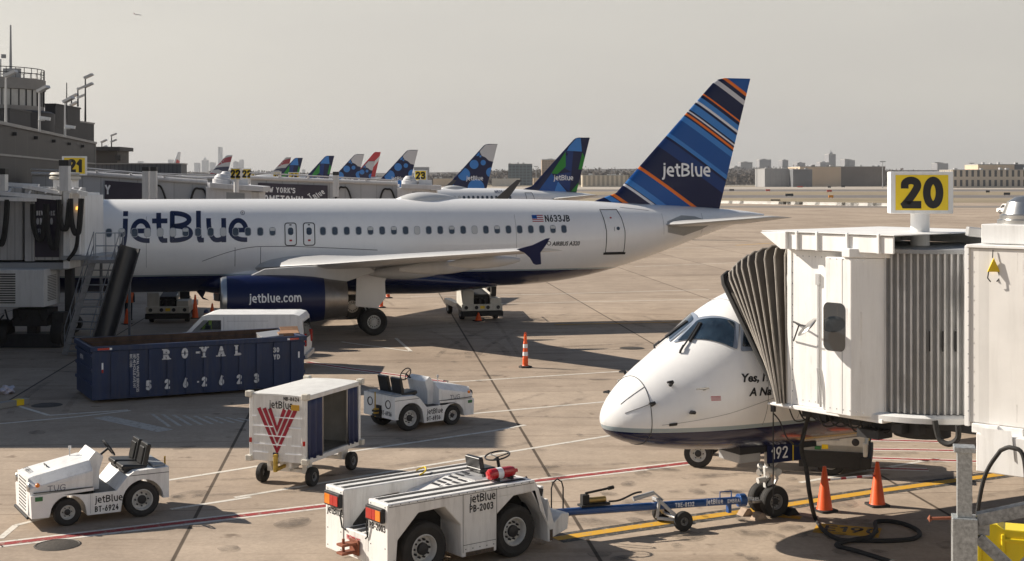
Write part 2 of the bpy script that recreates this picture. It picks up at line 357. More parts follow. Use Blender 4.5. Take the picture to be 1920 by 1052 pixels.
# ------------------------------------------------------------------ stroke lettering (even-width block capitals, drawn from centre lines)
# glyph: width, strokes; a stroke is a list of (x, y[, corner rounding 0..1]) in the unit box; 'c' closes it.  lower case box ends at x-height XH
XH = .765
_o = [(.5, 0), (0, 0, 1), (0, 1, 1), (1, 1, 1), (1, 0, 1), (.5, 0)]
def _lo(st): return [[(p[0], p[1] * 1.0, *p[2:]) for p in s] for s in st]
GLY = {
 '0': (.56, [_o]), 'O': (.62, [_o]), '1': (.36, [[(0, .72), (.9, 1), (.9, 0)]]), 'I': (.16, [[(.5, 0), (.5, 1)]]),
 '2': (.56, [[(0, .82), (0, 1, 1), (1, 1, 1), (1, .60, .9), (0, .0), (1, 0)]]),
 '3': (.56, [[(.0, .90), (0, 1, 1), (.95, 1, 1), (.95, .53, 1), (.4, .53)], [(.45, .53), (1, .53, 1), (1, 0, 1), (0, 0, 1), (0, .10)]]),
 '4': (.58, [[(.62, 1), (0, .25), (1, .25)], [(.74, .58), (.74, 0)]]),
 '5': (.56, [[(.92, 1), (.1, 1), (.03, .50), (.5, .62, .6), (1, .62, 1), (1, 0, 1), (0, 0, 1), (0, .10)]]),
 '6': (.56, [[(.68, 1), (0, .35, .6), (0, 0, 1), (1, 0, 1), (1, .60, 1), (.15, .60, 1), (.04, .40)]]),
 '7': (.54, [[(0, 1), (1, 1), (.35, 0)]]), '8': (.56, [[(.5, .54), (.05, .54, 1), (.05, 1, 1), (.95, 1, 1), (.95, .54, 1), (.5, .54)], [(.5, .54), (0, .54, 1), (0, 0, 1), (1, 0, 1), (1, .54, 1), (.5, .54)]]),
 '9': (.56, [[(.32, 0), (1, .65, .6), (1, 1, 1), (0, 1, 1), (0, .40, 1), (.85, .40, 1), (.96, .60)]]),
 'A': (.66, [[(0, 0), (.5, 1), (1, 0)], [(.18, .28), (.82, .28)]]), 'B': (.60, [[(0, .53), (0, 1), (.92, 1, .95), (.92, .53, .95), (0, .53)], [(0, .53), (1, .53, .95), (1, 0, .95), (0, 0), (0, .53)]]),
 'C': (.58, [[(1, .85), (1, 1, 1), (0, 1, 1), (0, 0, 1), (1, 0, 1), (1, .15)]]), 'D': (.60, [[(0, 0), (0, 1), (1, 1, .9), (1, 0, .9), (0, 0)]]),
 'E': (.52, [[(1, 1), (0, 1), (0, 0), (1, 0)], [(0, .52), (.85, .52)]]), 'G': (.60, [[(1, .85), (1, 1, .9), (0, 1, .9), (0, 0, .9), (1, 0, .9), (1, .48), (.55, .48)]]),
 'H': (.62, [[(0, 0), (0, 1)], [(1, 0), (1, 1)], [(0, .52), (1, .52)]]), 'J': (.48, [[(1, 1), (1, 0, 1), (0, 0, 1), (0, .25)]]),
 'K': (.60, [[(0, 0), (0, 1)], [(1, 1), (.05, .42)], [(.35, .58), (1, 0)]]), 'L': (.50, [[(0, 1), (0, 0), (1, 0)]]),
 'M': (.74, [[(0, 0), (0, 1), (.5, .3), (1, 1), (1, 0)]]), 'N': (.64, [[(0, 0), (0, 1), (1, 0), (1, 1)]]),
 'P': (.58, [[(0, 0), (0, 1), (1, 1, .95), (1, .45, .95), (0, .45)]]), 'R': (.60, [[(0, 0), (0, 1), (1, 1, .95), (1, .47, .95), (0, .47)], [(.5, .47), (1, 0)]]),
 'S': (.56, [[(1, .90), (1, 1, 1), (0, 1, 1), (0, .53, .9), (1, .53, .9), (1, 0, 1), (0, 0, 1), (0, .10)]]), 'T': (.58, [[(0, 1), (1, 1)], [(.5, 1), (.5, 0)]]),
 'U': (.60, [[(0, 1), (0, 0, 1), (1, 0, 1), (1, 1)]]), 'V': (.64, [[(0, 1), (.5, 0), (1, 1)]]), 'W': (.90, [[(0, 1), (.27, 0), (.5, .8), (.73, 0), (1, 1)]]),
 'X': (.60, [[(0, 0), (1, 1)], [(0, 1), (1, 0)]]), 'Y': (.62, [[(0, 1), (.5, .45), (1, 1)], [(.5, .45), (.5, 0)]]), '-': (.36, [[(0, .40), (1, .40)]]), "'": (.14, [[(.5, 1), (.5, .75)]]),
 '.': (.16, [[(.5, 0), (.5, .02)]]), ' ': (.28, []),
 # lower case: y up to 1 is the x-height, above it the ascender
 'e': (.52, [[(0, .50), (1, .50), (1, 1, 1), (0, 1, 1), (0, 0, 1), (.92, 0)]]), 'o': (.54, [_o]), 'c': (.48, [[(1, .9), (1, 1, 1), (0, 1, 1), (0, 0, 1), (1, 0, 1), (1, .1)]]),
 'u': (.52, [[(0, 1), (0, 0, 1), (1, 0, .8), (1, .3)], [(1, 1), (1, 0)]]), 'l': (.22, [[(.2, 2), (.2, 0, .5), (1, 0)]]),
 'j': (.22, [[(.9, 1), (.9, -.36, .8), (-.4, -.36)], [(.9, 1.97), (.9, 2.0)]]), 't': (.36, [[(.3, 1.75), (.3, 0, .7), (1, 0)], [(-.15, 1), (1, 1)]]),
 'b': (.54, [[(0, 2), (0, 0)], [(0, .3), (0, 0, .8), (1, 0, 1), (1, 1, 1), (0, 1, .8), (0, .7)]]), 'm': (.84, [[(0, 0), (0, 1)], [(0, .6), (0, 1, .8), (.5, 1, 1), (.5, 0)], [(.5, .6), (.5, 1, .8), (1, 1, 1), (1, 0)]]),
}
LOW = set('eoculjtbm')
def _round(st):
    P = [(p[0], p[1]) for p in st]; rr2 = [p[2] if len(p) > 2 else 0 for p in st]; n = len(P); out_ = []
    closed = P[0] == P[-1]
    for i in range(n):
        p = Vector(P[i])
        if rr2[i] and 0 < i < n - 1:
            a = Vector(P[i - 1]); b = Vector(P[i + 1]); fa = 1.0 if i == 1 and not closed else .5; fb = 1.0 if i == n - 2 and not closed else .5
            if closed and i == 1: fa = 1.0
            if closed and i == n - 2: fb = 1.0
            la = (a - p).length * (fa if not (fa == 1 and not rr2[i - 1]) else 1.0); lb = (b - p).length * (fb if not (fb == 1 and not rr2[i + 1]) else 1.0)
            if not rr2[i - 1]: la = (a - p).length * .98
            if not rr2[i + 1]: lb = (b - p).length * .98
            t = rr2[i]; q0 = p + (a - p).normalized() * la * t; q2 = p + (b - p).normalized() * lb * t
            for k in range(8):
                s = k / 7; c = .5523
                c0 = q0 + (p - q0) * c; c1 = q2 + (p - q2) * c
                out_.append(q0 * (1 - s) ** 3 + c0 * 3 * s * (1 - s) ** 2 + c1 * 3 * s * s * (1 - s) + q2 * s ** 3)
        else: out_.append(p)
    res = [out_[0]]
    for q in out_[1:]:
        if (q - res[-1]).length > 1e-4: res.append(q)
    return res, closed
def din2d(body, h, wt=.14, align='L', gap=.13, squash=1.0, shear=0.0, stencil=False):
    V = []; F = []; x = 0.0
    for ch in body:
        wd, sts = GLY[ch]; wd *= squash; low = ch in LOW; hh = XH if low else 1.0
        for st in sts:
            pts, closed = _round(st)
            def ymap(y): return wt / 2 + y * (hh - wt) if y <= 1 or not low else hh - wt / 2 + (y - 1) * (1 - hh)
            P = [Vector((x + wt / 2 + p.x * max(wd - wt, .01), ymap(p.y))) for p in pts]
            if closed: P = P[:-1]
            n = len(P); L_ = []; R_ = []          # left and right outline, each point carrying one or two vertices
            for i in range(n):
                a = P[i - 1] if (i or closed) else P[0]; b = P[(i + 1) % n] if (i < n - 1 or closed) else P[-1]
                d1 = (P[i] - a); d2 = (b - P[i])
                if d1.length < 1e-6: d1 = d2
                if d2.length < 1e-6: d2 = d1
                d1 = d1.normalized(); d2 = d2.normalized(); n1 = Vector((-d1.y, d1.x)); n2 = Vector((-d2.y, d2.x)); e = Vector((0, 0))
                if not closed and i == 0: e = -d1 * wt / 2
                if not closed and i == n - 1: e = d2 * wt / 2
                nn = n1 + n2; nn = nn.normalized() if nn.length > 1e-5 else n1; c = max(.12, nn.dot(n1)); q = P[i] + e
                if c > .78: L_.append((q + nn / c * wt / 2,) * 2); R_.append((q - nn / c * wt / 2,) * 2)
                else:          # sharp corner: mitred inside, blunted outside
                    ext = min(math.sqrt(1 - c * c) / c, .55) * wt / 2; left = d1.x * d2.y - d1.y * d2.x > 0; k = min(1 / c, 4.0) * wt / 2
                    if left: L_.append((q + nn * k,) * 2); R_.append((q - n1 * wt / 2 + d1 * ext, q - n2 * wt / 2 - d2 * ext))
                    else: R_.append((q - nn * k,) * 2); L_.append((q + n1 * wt / 2 + d1 * ext, q + n2 * wt / 2 - d2 * ext))
            for i in range(n if closed else n - 1):
                j = (i + 1) % n; o = len(V); V += [L_[i][1], R_[i][1], R_[j][0], L_[j][0]]; F.append((o, o + 1, o + 2, o + 3))
            for i in range(n):
                if L_[i][0] != L_[i][1] : o = len(V); V += [L_[i][0], R_[i][0], L_[i][1]]; F.append((o, o + 1, o + 2))
                if R_[i][0] != R_[i][1] : o = len(V); V += [R_[i][0], R_[i][1], L_[i][0]]; F.append((o, o + 1, o + 2))
        x += wd + gap
    V = np.array([(p.x + shear * p.y, p.y) for p in V]) * h
    x0, x1 = V[:, 0].min(), V[:, 0].max(); V[:, 0] -= x0 if align == 'L' else (x0 + x1) / 2 if align == 'C' else x1
    return V, F
_text2d = text2d
def text2d(body, h, font='din', **kw):
    if font == 'din' and all(c in GLY for c in body):
        kw.pop('bold', 0); return din2d(body, h, **kw)
    for k in ('wt', 'gap'): kw.pop(k, None)
    return _text2d(body, h, **kw)
def letter_part(parent, name, items, m):
    """items: (text, height, origin, u, kwargs)"""
    mb = MB()
    for (t, h, o, u, kw) in items: letters(mb, t, h, o, u, **kw)
    return mb.build(name, m, parent, smooth=False, fix=False)

# ------------------------------------------------------------------ ground
def ground_material():
    m = bpy.data.materials.new('apron_concrete'); m.use_nodes = True; t = m.node_tree; L = t.links.new; b = t.nodes['Principled BSDF']
    b.inputs['Roughness'].default_value = .85; b.inputs['Specular IOR Level'].default_value = .25
    tc = t.nodes.new('ShaderNodeTexCoord')
    def noise(sc, det=6, ro=.6, rot=0.0, st=(1, 1, 1)):
        mp = t.nodes.new('ShaderNodeMapping'); mp.inputs['Rotation'].default_value = (0, 0, rot); mp.inputs['Scale'].default_value = st
        L(tc.outputs['Object'], mp.inputs[0]); n = t.nodes.new('ShaderNodeTexNoise'); n.inputs['Scale'].default_value = sc
        n.inputs['Detail'].default_value = det; n.inputs['Roughness'].default_value = ro; L(mp.outputs[0], n.inputs['Vector']); return n.outputs[0]
    def ramp(s, p0, p1, c0, c1):
        r = t.nodes.new('ShaderNodeValToRGB'); e = r.color_ramp.elements; e[0].position = p0; e[1].position = p1
        e[0].color = (*c0, 1); e[1].color = (*c1, 1); L(s, r.inputs[0]); return r.outputs[0]
    def mix(a, c, fac=1.0, mode='MULTIPLY'):
        x = t.nodes.new('ShaderNodeMix'); x.data_type = 'RGBA'; x.blend_type = mode
        if isinstance(fac, float): x.inputs[0].default_value = fac
        else: L(fac, x.inputs[0])
        L(a, x.inputs[6])
        if isinstance(c, tuple): x.inputs[7].default_value = (*c, 1)
        else: L(c, x.inputs[7])
        return x.outputs[2]
    g = lambda v: (v, v, v)
    col = ramp(noise(.11, 5, .6), .3, .72, (.36, .284, .218), (.482, .388, .302))
    col = mix(col, ramp(noise(.9, 8, .7), .3, .7, g(.80), g(1.08)))
    col = mix(col, ramp(noise(9, 6, .75), .25, .75, g(.80), g(1.12)))
    col = mix(col, ramp(noise(.35, 7, .72, .1, (.22, 1.1, 1)), .54, .70, g(1), (.72, .70, .68)))        # rolled-in tyre grime
    col = mix(col, ramp(noise(.9, 4, .6, .45, (.12, 2.2, 1)), .60, .66, g(1), (.78, .76, .74)), .8)      # streaks
    col = mix(col, ramp(noise(1.6, 3, .5), .67, .74, g(1), (.55, .53, .51)))                               # oil spots
    # slab joints, 7.5 m grid
    def slab_tone(sx, sy):
        cells = []
        for s_, off in ((sx, -jx + 7.45 * 200), (sy, 1.3 + 7.45 * 200)):
            q = t.nodes.new('ShaderNodeMath'); q.operation = 'ADD'; q.inputs[1].default_value = off; L(s_, q.inputs[0]); d = t.nodes.new('ShaderNodeMath'); d.operation = 'DIVIDE'; d.inputs[1].default_value = 7.45; L(q.outputs[0], d.inputs[0]); f = t.nodes.new('ShaderNodeMath'); f.operation = 'FLOOR'; L(d.outputs[0], f.inputs[0]); cells.append(f.outputs[0])
        cc = t.nodes.new('ShaderNodeCombineXYZ'); L(cells[0], cc.inputs[0]); L(cells[1], cc.inputs[1]); wn = t.nodes.new('ShaderNodeTexWhiteNoise'); wn.noise_dimensions = '2D'; L(cc.outputs[0], wn.inputs['Vector']); return ramp(wn.outputs[0], 0, 1, (.88, .87, .86), (1.06, 1.06, 1.05))
    mp = t.nodes.new('ShaderNodeMapping'); mp.inputs['Location'].default_value = (7.05, 1.2, 0); mp.inputs['Rotation'].default_value = (0, 0, R(-5.8))
    mp.vector_type = 'TEXTURE'
    rot = t.nodes.new('ShaderNodeVectorRotate'); rot.rotation_type = 'Z_AXIS'; rot.inputs['Angle'].default_value = R(-5.8); L(tc.outputs['Object'], rot.inputs['Vector'])
    sp = t.nodes.new('ShaderNodeSeparateXYZ'); L(rot.outputs[0], sp.inputs[0])
    def joint(s, off, per, wd):
        a = t.nodes.new('ShaderNodeMath'); a.operation = 'ADD'; a.inputs[1].default_value = off; L(s, a.inputs[0])
        p = t.nodes.new('ShaderNodeMath'); p.operation = 'PINGPONG'; p.inputs[1].default_value = per / 2; L(a.outputs[0], p.inputs[0])
        return ramp(p.outputs[0], wd * .5, wd, g(0), g(1))
    JX = Vector((-.64, 33.2)); a_ = R(-5.8); jx = .64 * math.cos(a_) - 33.2 * math.sin(a_)
    j1 = joint(sp.outputs[0], -jx + 7.45 * 200, 7.45, .045); j2 = joint(sp.outputs[1], 1.3 + 7.45 * 200, 7.45, .022)
    col = mix(col, slab_tone(sp.outputs[0], sp.outputs[1]))
    col = mix(col, mix(j1, (.25, .23, .21), 1.0, 'LIGHTEN')); col = mix(col, mix(j2, (.55, .52, .5), 1.0, 'LIGHTEN'))
    L(col, b.inputs['Base Color'])
    bp = t.nodes.new('ShaderNodeBump'); bp.inputs['Strength'].default_value = .25; bp.inputs['Distance'].default_value = .02; L(noise(25, 5, .7), bp.inputs['Height']); L(bp.outputs[0], b.inputs['Normal'])
    return m
gm = MB().add([(-9000, -60, 0), (9000, -60, 0), (9000, 14000, 0), (-9000, 14000, 0)], [(0, 1, 2, 3)]).build('apron', ground_material(), smooth=False)
structure(gm)
def paint_mat(name, c, wear=.45):
    m = bpy.data.materials.new(name); m.use_nodes = True; t = m.node_tree; L = t.links.new; b = t.nodes['Principled BSDF']; b.inputs['Roughness'].default_value = .8
    tc = t.nodes.new('ShaderNodeTexCoord'); n = t.nodes.new('ShaderNodeTexNoise'); n.inputs['Scale'].default_value = 7; n.inputs['Detail'].default_value = 8; n.inputs['Roughness'].default_value = .75
    L(tc.outputs['Object'], n.inputs['Vector']); r = t.nodes.new('ShaderNodeValToRGB'); r.color_ramp.elements[0].position = wear - .06; r.color_ramp.elements[1].position = wear + .06
    r.color_ramp.elements[0].color = (.30, .255, .20, 1); r.color_ramp.elements[1].color = (*c, 1); L(n.outputs[0], r.inputs[0]); L(r.outputs[0], b.inputs['Base Color'])
    return m
P_W = paint_mat('worn_white_line_paint', (.66, .62, .55), .40); P_R = paint_mat('worn_red_line_paint', (.30, .03, .03), .42)
P_Y = paint_mat('worn_yellow_line_paint', (.62, .33, .02), .40); P_K = paint_mat('worn_black_line_paint', (.05, .047, .043), .42); P_G = paint_mat('joint_sealant', (.06, .055, .05), .35)
class Lines:
    def __init__(s): s.mb = MB()
    def seg(s, a, b, wd, z, off=0.0):
        a = Vector((a[0], a[1], 0)); b = Vector((b[0], b[1], 0)); d = (b - a).normalized(); n = Vector((-d.y, d.x, 0)); q = Vector((0, 0, z))
        s.mb.add([a + n * (off - wd / 2) + q, b + n * (off - wd / 2) + q, b + n * (off + wd / 2) + q, a + n * (off + wd / 2) + q], [(0, 1, 2, 3)])
lw, lr, ly, lk, lg = Lines(), Lines(), Lines(), Lines(), Lines()
def pl(L_, pts, wd, z=.004, off=0.0):
    q = [G(*p) for p in pts]
    for a, b in zip(q, q[1:]): L_.seg(a, b, wd, z, off)
def redline(pts, wd=.42): pl(lw, pts, wd, .004); pl(lr, pts, wd * .48, .008)
redline([(-300, 1068), (0, 1021), (1310, 866)], .44)
redline([(575, 679), (660, 692), (835, 716)], .42)
for pts in ([(440, 933), (920, 853), (1150, 816)], [(300, 903), (440, 881), (663, 846), (925, 808), (985, 797)], [(800, 786), (871, 777), (1140, 753)], [(835, 717), (920, 712), (1185, 695)],
            [(-60, 800), (140, 782), (245, 770)], [(20, 757), (92, 779), (240, 769)], [(640, 641), (771, 659), (742, 634)], [(0, 1010), (30, 985), (110, 965)], [(320, 955), (470, 932)],
            [(770, 556), (1010, 552), (1330, 543)], [(860, 571), (1330, 561)], [(1625, 812), (1670, 800), (1760, 812)], [(1500, 905), (1640, 880), (1760, 860)], [(1040, 470), (1420, 462)], [(1190, 500), (1400, 492)]): pl(lw, pts, .13)
for pts in ([(1600, 824), (1790, 829)], [(1600, 842), (1850, 846)], [(1600, 858), (1850, 866)], [(1600, 877), (1740, 881)]): redline(pts, .34)
yl = [(1040, 1011), (1180, 990), (1410, 957), (1640, 922), (1990, 874)]
pl(lk, yl, .62, .004); pl(ly, yl, .27, .008)
yl2 = [(1040, 609), (1275, 604)]; pl(lk, yl2, .4, .004); pl(ly, yl2, .22, .008)
pl(ly, [(1450, 967), (1502, 972)], .25, .012)
pl(ly, [(1560, 447), (1800, 436)], .35, .006); pl(ly, [(1380, 460), (1460, 455)], .3, .006)
lf = Lines()  # hatch lying in shade: worn white with that shade toned into its colour
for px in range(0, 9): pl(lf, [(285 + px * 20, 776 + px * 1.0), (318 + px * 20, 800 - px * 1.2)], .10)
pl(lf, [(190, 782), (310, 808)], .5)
# stand plate painted on the ground
q0 = G(1528, 990); q1 = G(1650, 1000)
ly.seg(q0, q1, .75, .006)
tm = MB(); d = (q1 - q0).normalized(); letters(tm, 'E190', .42, q0 + Vector((.12, -.20, .010)), d, Vector((-d.y, d.x, 0)), off=0, wt=.16)
structure(tm.build('stand_lettering', P_K, smooth=False, fix=False))
for L_, nm, m_ in ((lw, 'white_line_paint', P_W), (lr, 'red_line_paint', P_R), (ly, 'yellow_line_paint', P_Y), (lk, 'black_line_paint', P_K), (lf, 'shaded_line_paint', paint_mat('shaded_white_line_paint', (.50, .46, .41), .45))):
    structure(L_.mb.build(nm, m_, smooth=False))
# rubber laid down by turning tyres, and drips where vehicles stand
def mark_mat(name, a_max, col):
    m = bpy.data.materials.new(name); m.use_nodes = True; t = m.node_tree; L = t.links.new; b = t.nodes['Principled BSDF']; b.inputs['Base Color'].default_value = (*col, 1); b.inputs['Roughness'].default_value = .8
    tc = t.nodes.new('ShaderNodeTexCoord'); n = t.nodes.new('ShaderNodeTexNoise'); n.inputs['Scale'].default_value = 1.3; n.inputs['Detail'].default_value = 9; n.inputs['Roughness'].default_value = .8; L(tc.outputs['Object'], n.inputs['Vector'])
    r = t.nodes.new('ShaderNodeMapRange'); r.inputs['From Min'].default_value = .42; r.inputs['From Max'].default_value = .68; r.inputs['To Max'].default_value = a_max; L(n.outputs[0], r.inputs[0]); L(r.outputs[0], b.inputs['Alpha']); return m
rg_ = random.Random(11); tmk = Lines(); spots = MB()
for k in range(46):
    x0, y0 = rg_.uniform(-16, 20), rg_.uniform(24, 75); a = R(rg_.choice((12, 28, 28, 35, -8, 160, 95)) + rg_.uniform(-10, 10)); cur = rg_.uniform(-.05, .05); pts = [(x0, y0)]
    for i in range(rg_.randint(6, 16)): a += cur; pts.append((pts[-1][0] + 1.1 * math.cos(a), pts[-1][1] + 1.1 * math.sin(a)))
    wd = rg_.uniform(.14, .3)
    for off in ((0, 1.5) if rg_.random() < .6 else (0,)):
        z_ = .0105 + .0002 * k + .0001 * (off > 0)
        L0 = []; R0 = []
        for i, p in enumerate(pts):
            q = pts[min(i + 1, len(pts) - 1)]; o_ = pts[max(i - 1, 0)]; d = Vector((q[0] - o_[0], q[1] - o_[1])).normalized(); n_ = Vector((-d.y, d.x)); L0.append((p[0] + n_.x * (off - wd / 2), p[1] + n_.y * (off - wd / 2), z_)); R0.append((p[0] + n_.x * (off + wd / 2), p[1] + n_.y * (off + wd / 2), z_))
        tmk.mb.loft([L0, R0], cap=False, closed=False)
structure(tmk.mb.build('tyre_marks', mark_mat('tyre_rubber_mark', .38, (.06, .055, .05)), smooth=False))
for k in range(170):
    x, y = (rg_.uniform(-14, 16), rg_.uniform(24, 70)) if k % 3 else (rg_.gauss(3, 2.5), rg_.gauss(27.5, 1.8)); r_ = rg_.uniform(.05, .32) * rg_.choice((.4, .7, 1)); st = rg_.uniform(1, 2.4); a = rg_.uniform(0, 3.1)
    n_ = 14; spots.add([(x + r_ * st * math.cos(t_) * math.cos(a) * (1 + .2 * math.sin(3 * t_ + k)) - r_ * math.sin(t_) * math.sin(a), y + r_ * st * math.cos(t_) * math.sin(a) + r_ * math.sin(t_) * math.cos(a) * (1 + .25 * math.cos(2 * t_ + k)), .021 + .00005 * k) for t_ in [6.2832 * i / n_ for i in range(n_)]], [tuple(range(n_))])
structure(spots.build('oil_spots', mark_mat('oil_stain', .6, (.05, .045, .04)), smooth=False))
# manholes
for (px, py, r_) in ((108, 1022, .42), (1185, 653, .5), (88, 760, .45)):
    p = G(px, py); mh = MB().lathe([(0, .012), (r_ * .8, .012), (r_ * .84, .006), (r_ * .9, .006), (r_ * .92, .014), (r_, .004)], p, (0, 0, 1), 28)
    structure(mh.build('manhole_cover', mat('cast_iron', (.07, .06, .05), .7, .3, var=.4, scale=18)))
# far field: taxiway strips, dry grass
def strip(name, y0, y1, m, z, x0=-900, x1=3000):
    a, b, c, d = G(x0, y1), G(x1, y1), G(x1, y0), G(x0, y0); zz = Vector((0, 0, z))
    structure(MB().add([a + zz, b + zz, c + zz, d + zz], [(0, 1, 2, 3)]).build(name, m, smooth=False))
M_GRASS = mat('dry_grass', (.25, .20, .125), .95, var=.22, scale=.03); M_TAXI = mat('taxiway_asphalt', (.20, .175, .15), .9, var=.15, scale=.02); M_TAXI2 = mat('runway_asphalt', (.145, .13, .12), .9, var=.2, scale=.02)
M_PALE = mat('pale_concrete_strip', (.40, .35, .29), .9, var=.12, scale=.03)
for nm, y0, y1, m_, z in (('taxiway', 386, 389.5, M_TAXI, .02), ('grass_verge', 372, 380, M_GRASS, .03), ('taxiway', 366, 371, M_TAXI2, .03), ('grass_verge', 360, 365.5, M_GRASS, .04), ('runway', 355.5, 359, M_TAXI2, .05), ('grass_verge', 350.5, 355, M_PALE, .06), ('field', 340.4, 350, M_GRASS, .08)):
    strip(nm, y0, y1, m_, z)
# ------------------------------------------------------------------ airliners
A_SECS = [(0, 3.32, 3.30, 3.28, .02), (.12, 3.58, 3.3, 3.02, .32), (.5, 3.95, 3.3, 2.66, .68), (1.1, 4.30, 3.35, 2.36, 1.02), (2, 4.88, 3.45, 2.06, 1.42), (3, 5.42, 3.6, 1.88, 1.70), (4.2, 5.70, 3.72, 1.77, 1.89), (6, 5.83, 3.76, 1.71, 1.975),
          (14, 5.83, 3.76, 1.70, 1.975), (23, 5.81, 3.76, 1.70, 1.975), (25, 5.79, 3.78, 1.74, 1.97), (26.8, 5.75, 3.85, 1.87, 1.94), (28.5, 5.69, 3.96, 2.14, 1.86), (31, 5.56, 4.2, 2.80, 1.62), (33.5, 5.42, 4.55, 3.65, 1.22), (35.5, 5.28, 4.82, 4.34, .80), (37.0, 5.12, 4.95, 4.76, .42), (37.6, 5.02, 4.96, 4.9, .14)]
A_X0 = 17.71
A_BODY = Body(A_X0, A_SECS)
def belly_paint(name, zline, pale, white=(.87, .865, .855), navy=(.006, .011, .055), x_off=None, slope=0.0):
    """white skin, thin grey-blue cheat line, navy belly, split at a height above the ground"""
    m = mat(name, white, .26, var=.025, scale=.5, coat=.35, dirt=.05); t = m.node_tree; L = t.links.new; b = t.nodes['Principled BSDF']
    src = b.inputs['Base Color'].links[0].from_socket; tc = t.nodes.new('ShaderNodeTexCoord'); sp = t.nodes.new('ShaderNodeSeparateXYZ'); L(tc.outputs['Object'], sp.inputs[0])
    mu = t.nodes.new('ShaderNodeMath'); mu.operation = 'MULTIPLY_ADD'; mu.inputs[1].default_value = slope; L(sp.outputs[0], mu.inputs[0]); L(sp.outputs[2], mu.inputs[2])
    def gt(v):
        g = t.nodes.new('ShaderNodeMath'); g.operation = 'GREATER_THAN'; g.inputs[1].default_value = v; L(mu.outputs[0], g.inputs[0]); return g.outputs[0]
    a = t.nodes.new('ShaderNodeMix'); a.data_type = 'RGBA'; a.inputs[6].default_value = (*navy, 1); a.inputs[7].default_value = (.36, .43, .46, 1); L(gt(zline), a.inputs[0])
    c = t.nodes.new('ShaderNodeMix'); c.data_type = 'RGBA'; L(a.outputs[2], c.inputs[6]); L(src, c.inputs[7]); L(gt(zline + pale), c.inputs[0])
    L(c.outputs[2], b.inputs['Base Color'])
    # faint frame seams on the skin
    return m
M_A320 = belly_paint('airliner_skin', 2.50, .07)
FIN_OUT = [(28.45, 5.50), (29.05, 5.72), (30.0, 6.06), (34.95, 11.42), (35.2, 11.60), (35.6, 11.68), (36.93, 11.68), (35.33, 5.30), (28.45, 5.30)]
FIN_CLIP = [(29.65, 5.42), (35.30, 5.40), (36.90, 11.62), (35.25, 11.58)]
def foil(s_le, s_te, n=10, tc=.11):
    """points round a thin symmetric section: (station, half thickness sign)"""
    c = s_te - s_le; up = []
    for k in range(n + 1):
        x = .5 * (1 - math.cos(math.pi * k / n)); y = 5 * tc * (.2969 * math.sqrt(x) - .126 * x - .3516 * x * x + .2843 * x ** 3 - .1036 * x ** 4)
        up.append((s_le + c * x, y * c))
    return up + [(p[0], -p[1]) for p in up[-2:0:-1]]
def fin_mesh():
    mb = MB(); rings = []
    for (z, le, te, tc) in ((5.2, 28.45, 35.28, .05), (5.5, 28.5, 35.36, .055), (5.75, 29.1, 35.42, .06), (6.06, 30.0, 35.5, .075), (7.5, 31.33, 35.86, .085), (9.5, 33.17, 36.37, .09), (11.42, 34.95, 36.86, .09), (11.6, 35.2, 36.91, .085), (11.68, 35.55, 36.93, .05)):
        rings.append([(A_X0 - s, y, z) for s, y in foil(le, te, 12, tc)])
    return mb.loft(rings)
def stripes_mat():
    m = mat('striped_fin_paint', (.01, .02, .06), .4, var=.02, coat=.08, spec=.3); t = m.node_tree; L = t.links.new; b = t.nodes['Principled BSDF']
    nv, mb_, lb, wh, og, gy, dm = (.005, .011, .055), (.009, .085, .32), (.05, .22, .58), (.74, .74, .77), (.80, .18, .02), (.58, .58, .61), (.008, .04, .17)
    stops = [(25.2, nv), (25.768, lb), (26.061, nv), (26.125, og), (26.304, nv), (27.006, wh), (27.127, nv), (27.201, lb), (27.53, mb_), (28.312, og), (28.473, nv), (30.107, dm), (30.727, nv), (30.862, lb), (31.124, mb_), (32.133, lb), (32.482, nv), (32.576, og),
             (32.69, nv), (32.801, wh), (32.892, nv), (32.985, lb), (33.415, nv), (33.569, wh), (33.68, lb), (33.972, nv), (34.16, og), (34.254, nv), (35.166, gy), (35.442, nv), (35.648, og), (35.872, mb_)]
    # ramp elements start a colour at their own position: shift by one so each colour runs up to the next edge
    cols = [nv, nv] + [c for _, c in stops]
    tc = t.nodes.new('ShaderNodeTexCoord'); sp = t.nodes.new('ShaderNodeSeparateXYZ'); L(tc.outputs['Object'], sp.inputs[0])
    # u = z + .678 * station, station = 17.71 - x
    a = t.nodes.new('ShaderNodeMath'); a.operation = 'MULTIPLY_ADD'; a.inputs[1].default_value = -.6784; L(sp.outputs[0], a.inputs[0]); L(sp.outputs[2], a.inputs[2])
    c = t.nodes.new('ShaderNodeMapRange'); c.inputs['From Min'].default_value = 25 - .6784 * A_X0; c.inputs['From Max'].default_value = 37 - .6784 * A_X0; L(a.outputs[0], c.inputs[0])
    r = t.nodes.new('ShaderNodeValToRGB'); r.color_ramp.interpolation = 'CONSTANT'; el = r.color_ramp.elements
    el[0].position = 0; el[0].color = (*nv, 1)
    edges = [s for s, _ in stops]
    # listed value = upper edge reached going down the fin: colour named at that edge lies ABOVE it
    el.remove(el[1])
    for k, (s, cc) in enumerate(stops[1:]):
        e = el.new((s - 25) / 12); e.color = (*cc, 1)
    L(c.outputs[0], r.inputs[0])
    src = r.outputs[0]; L(src, b.inputs['Base Color']); return m
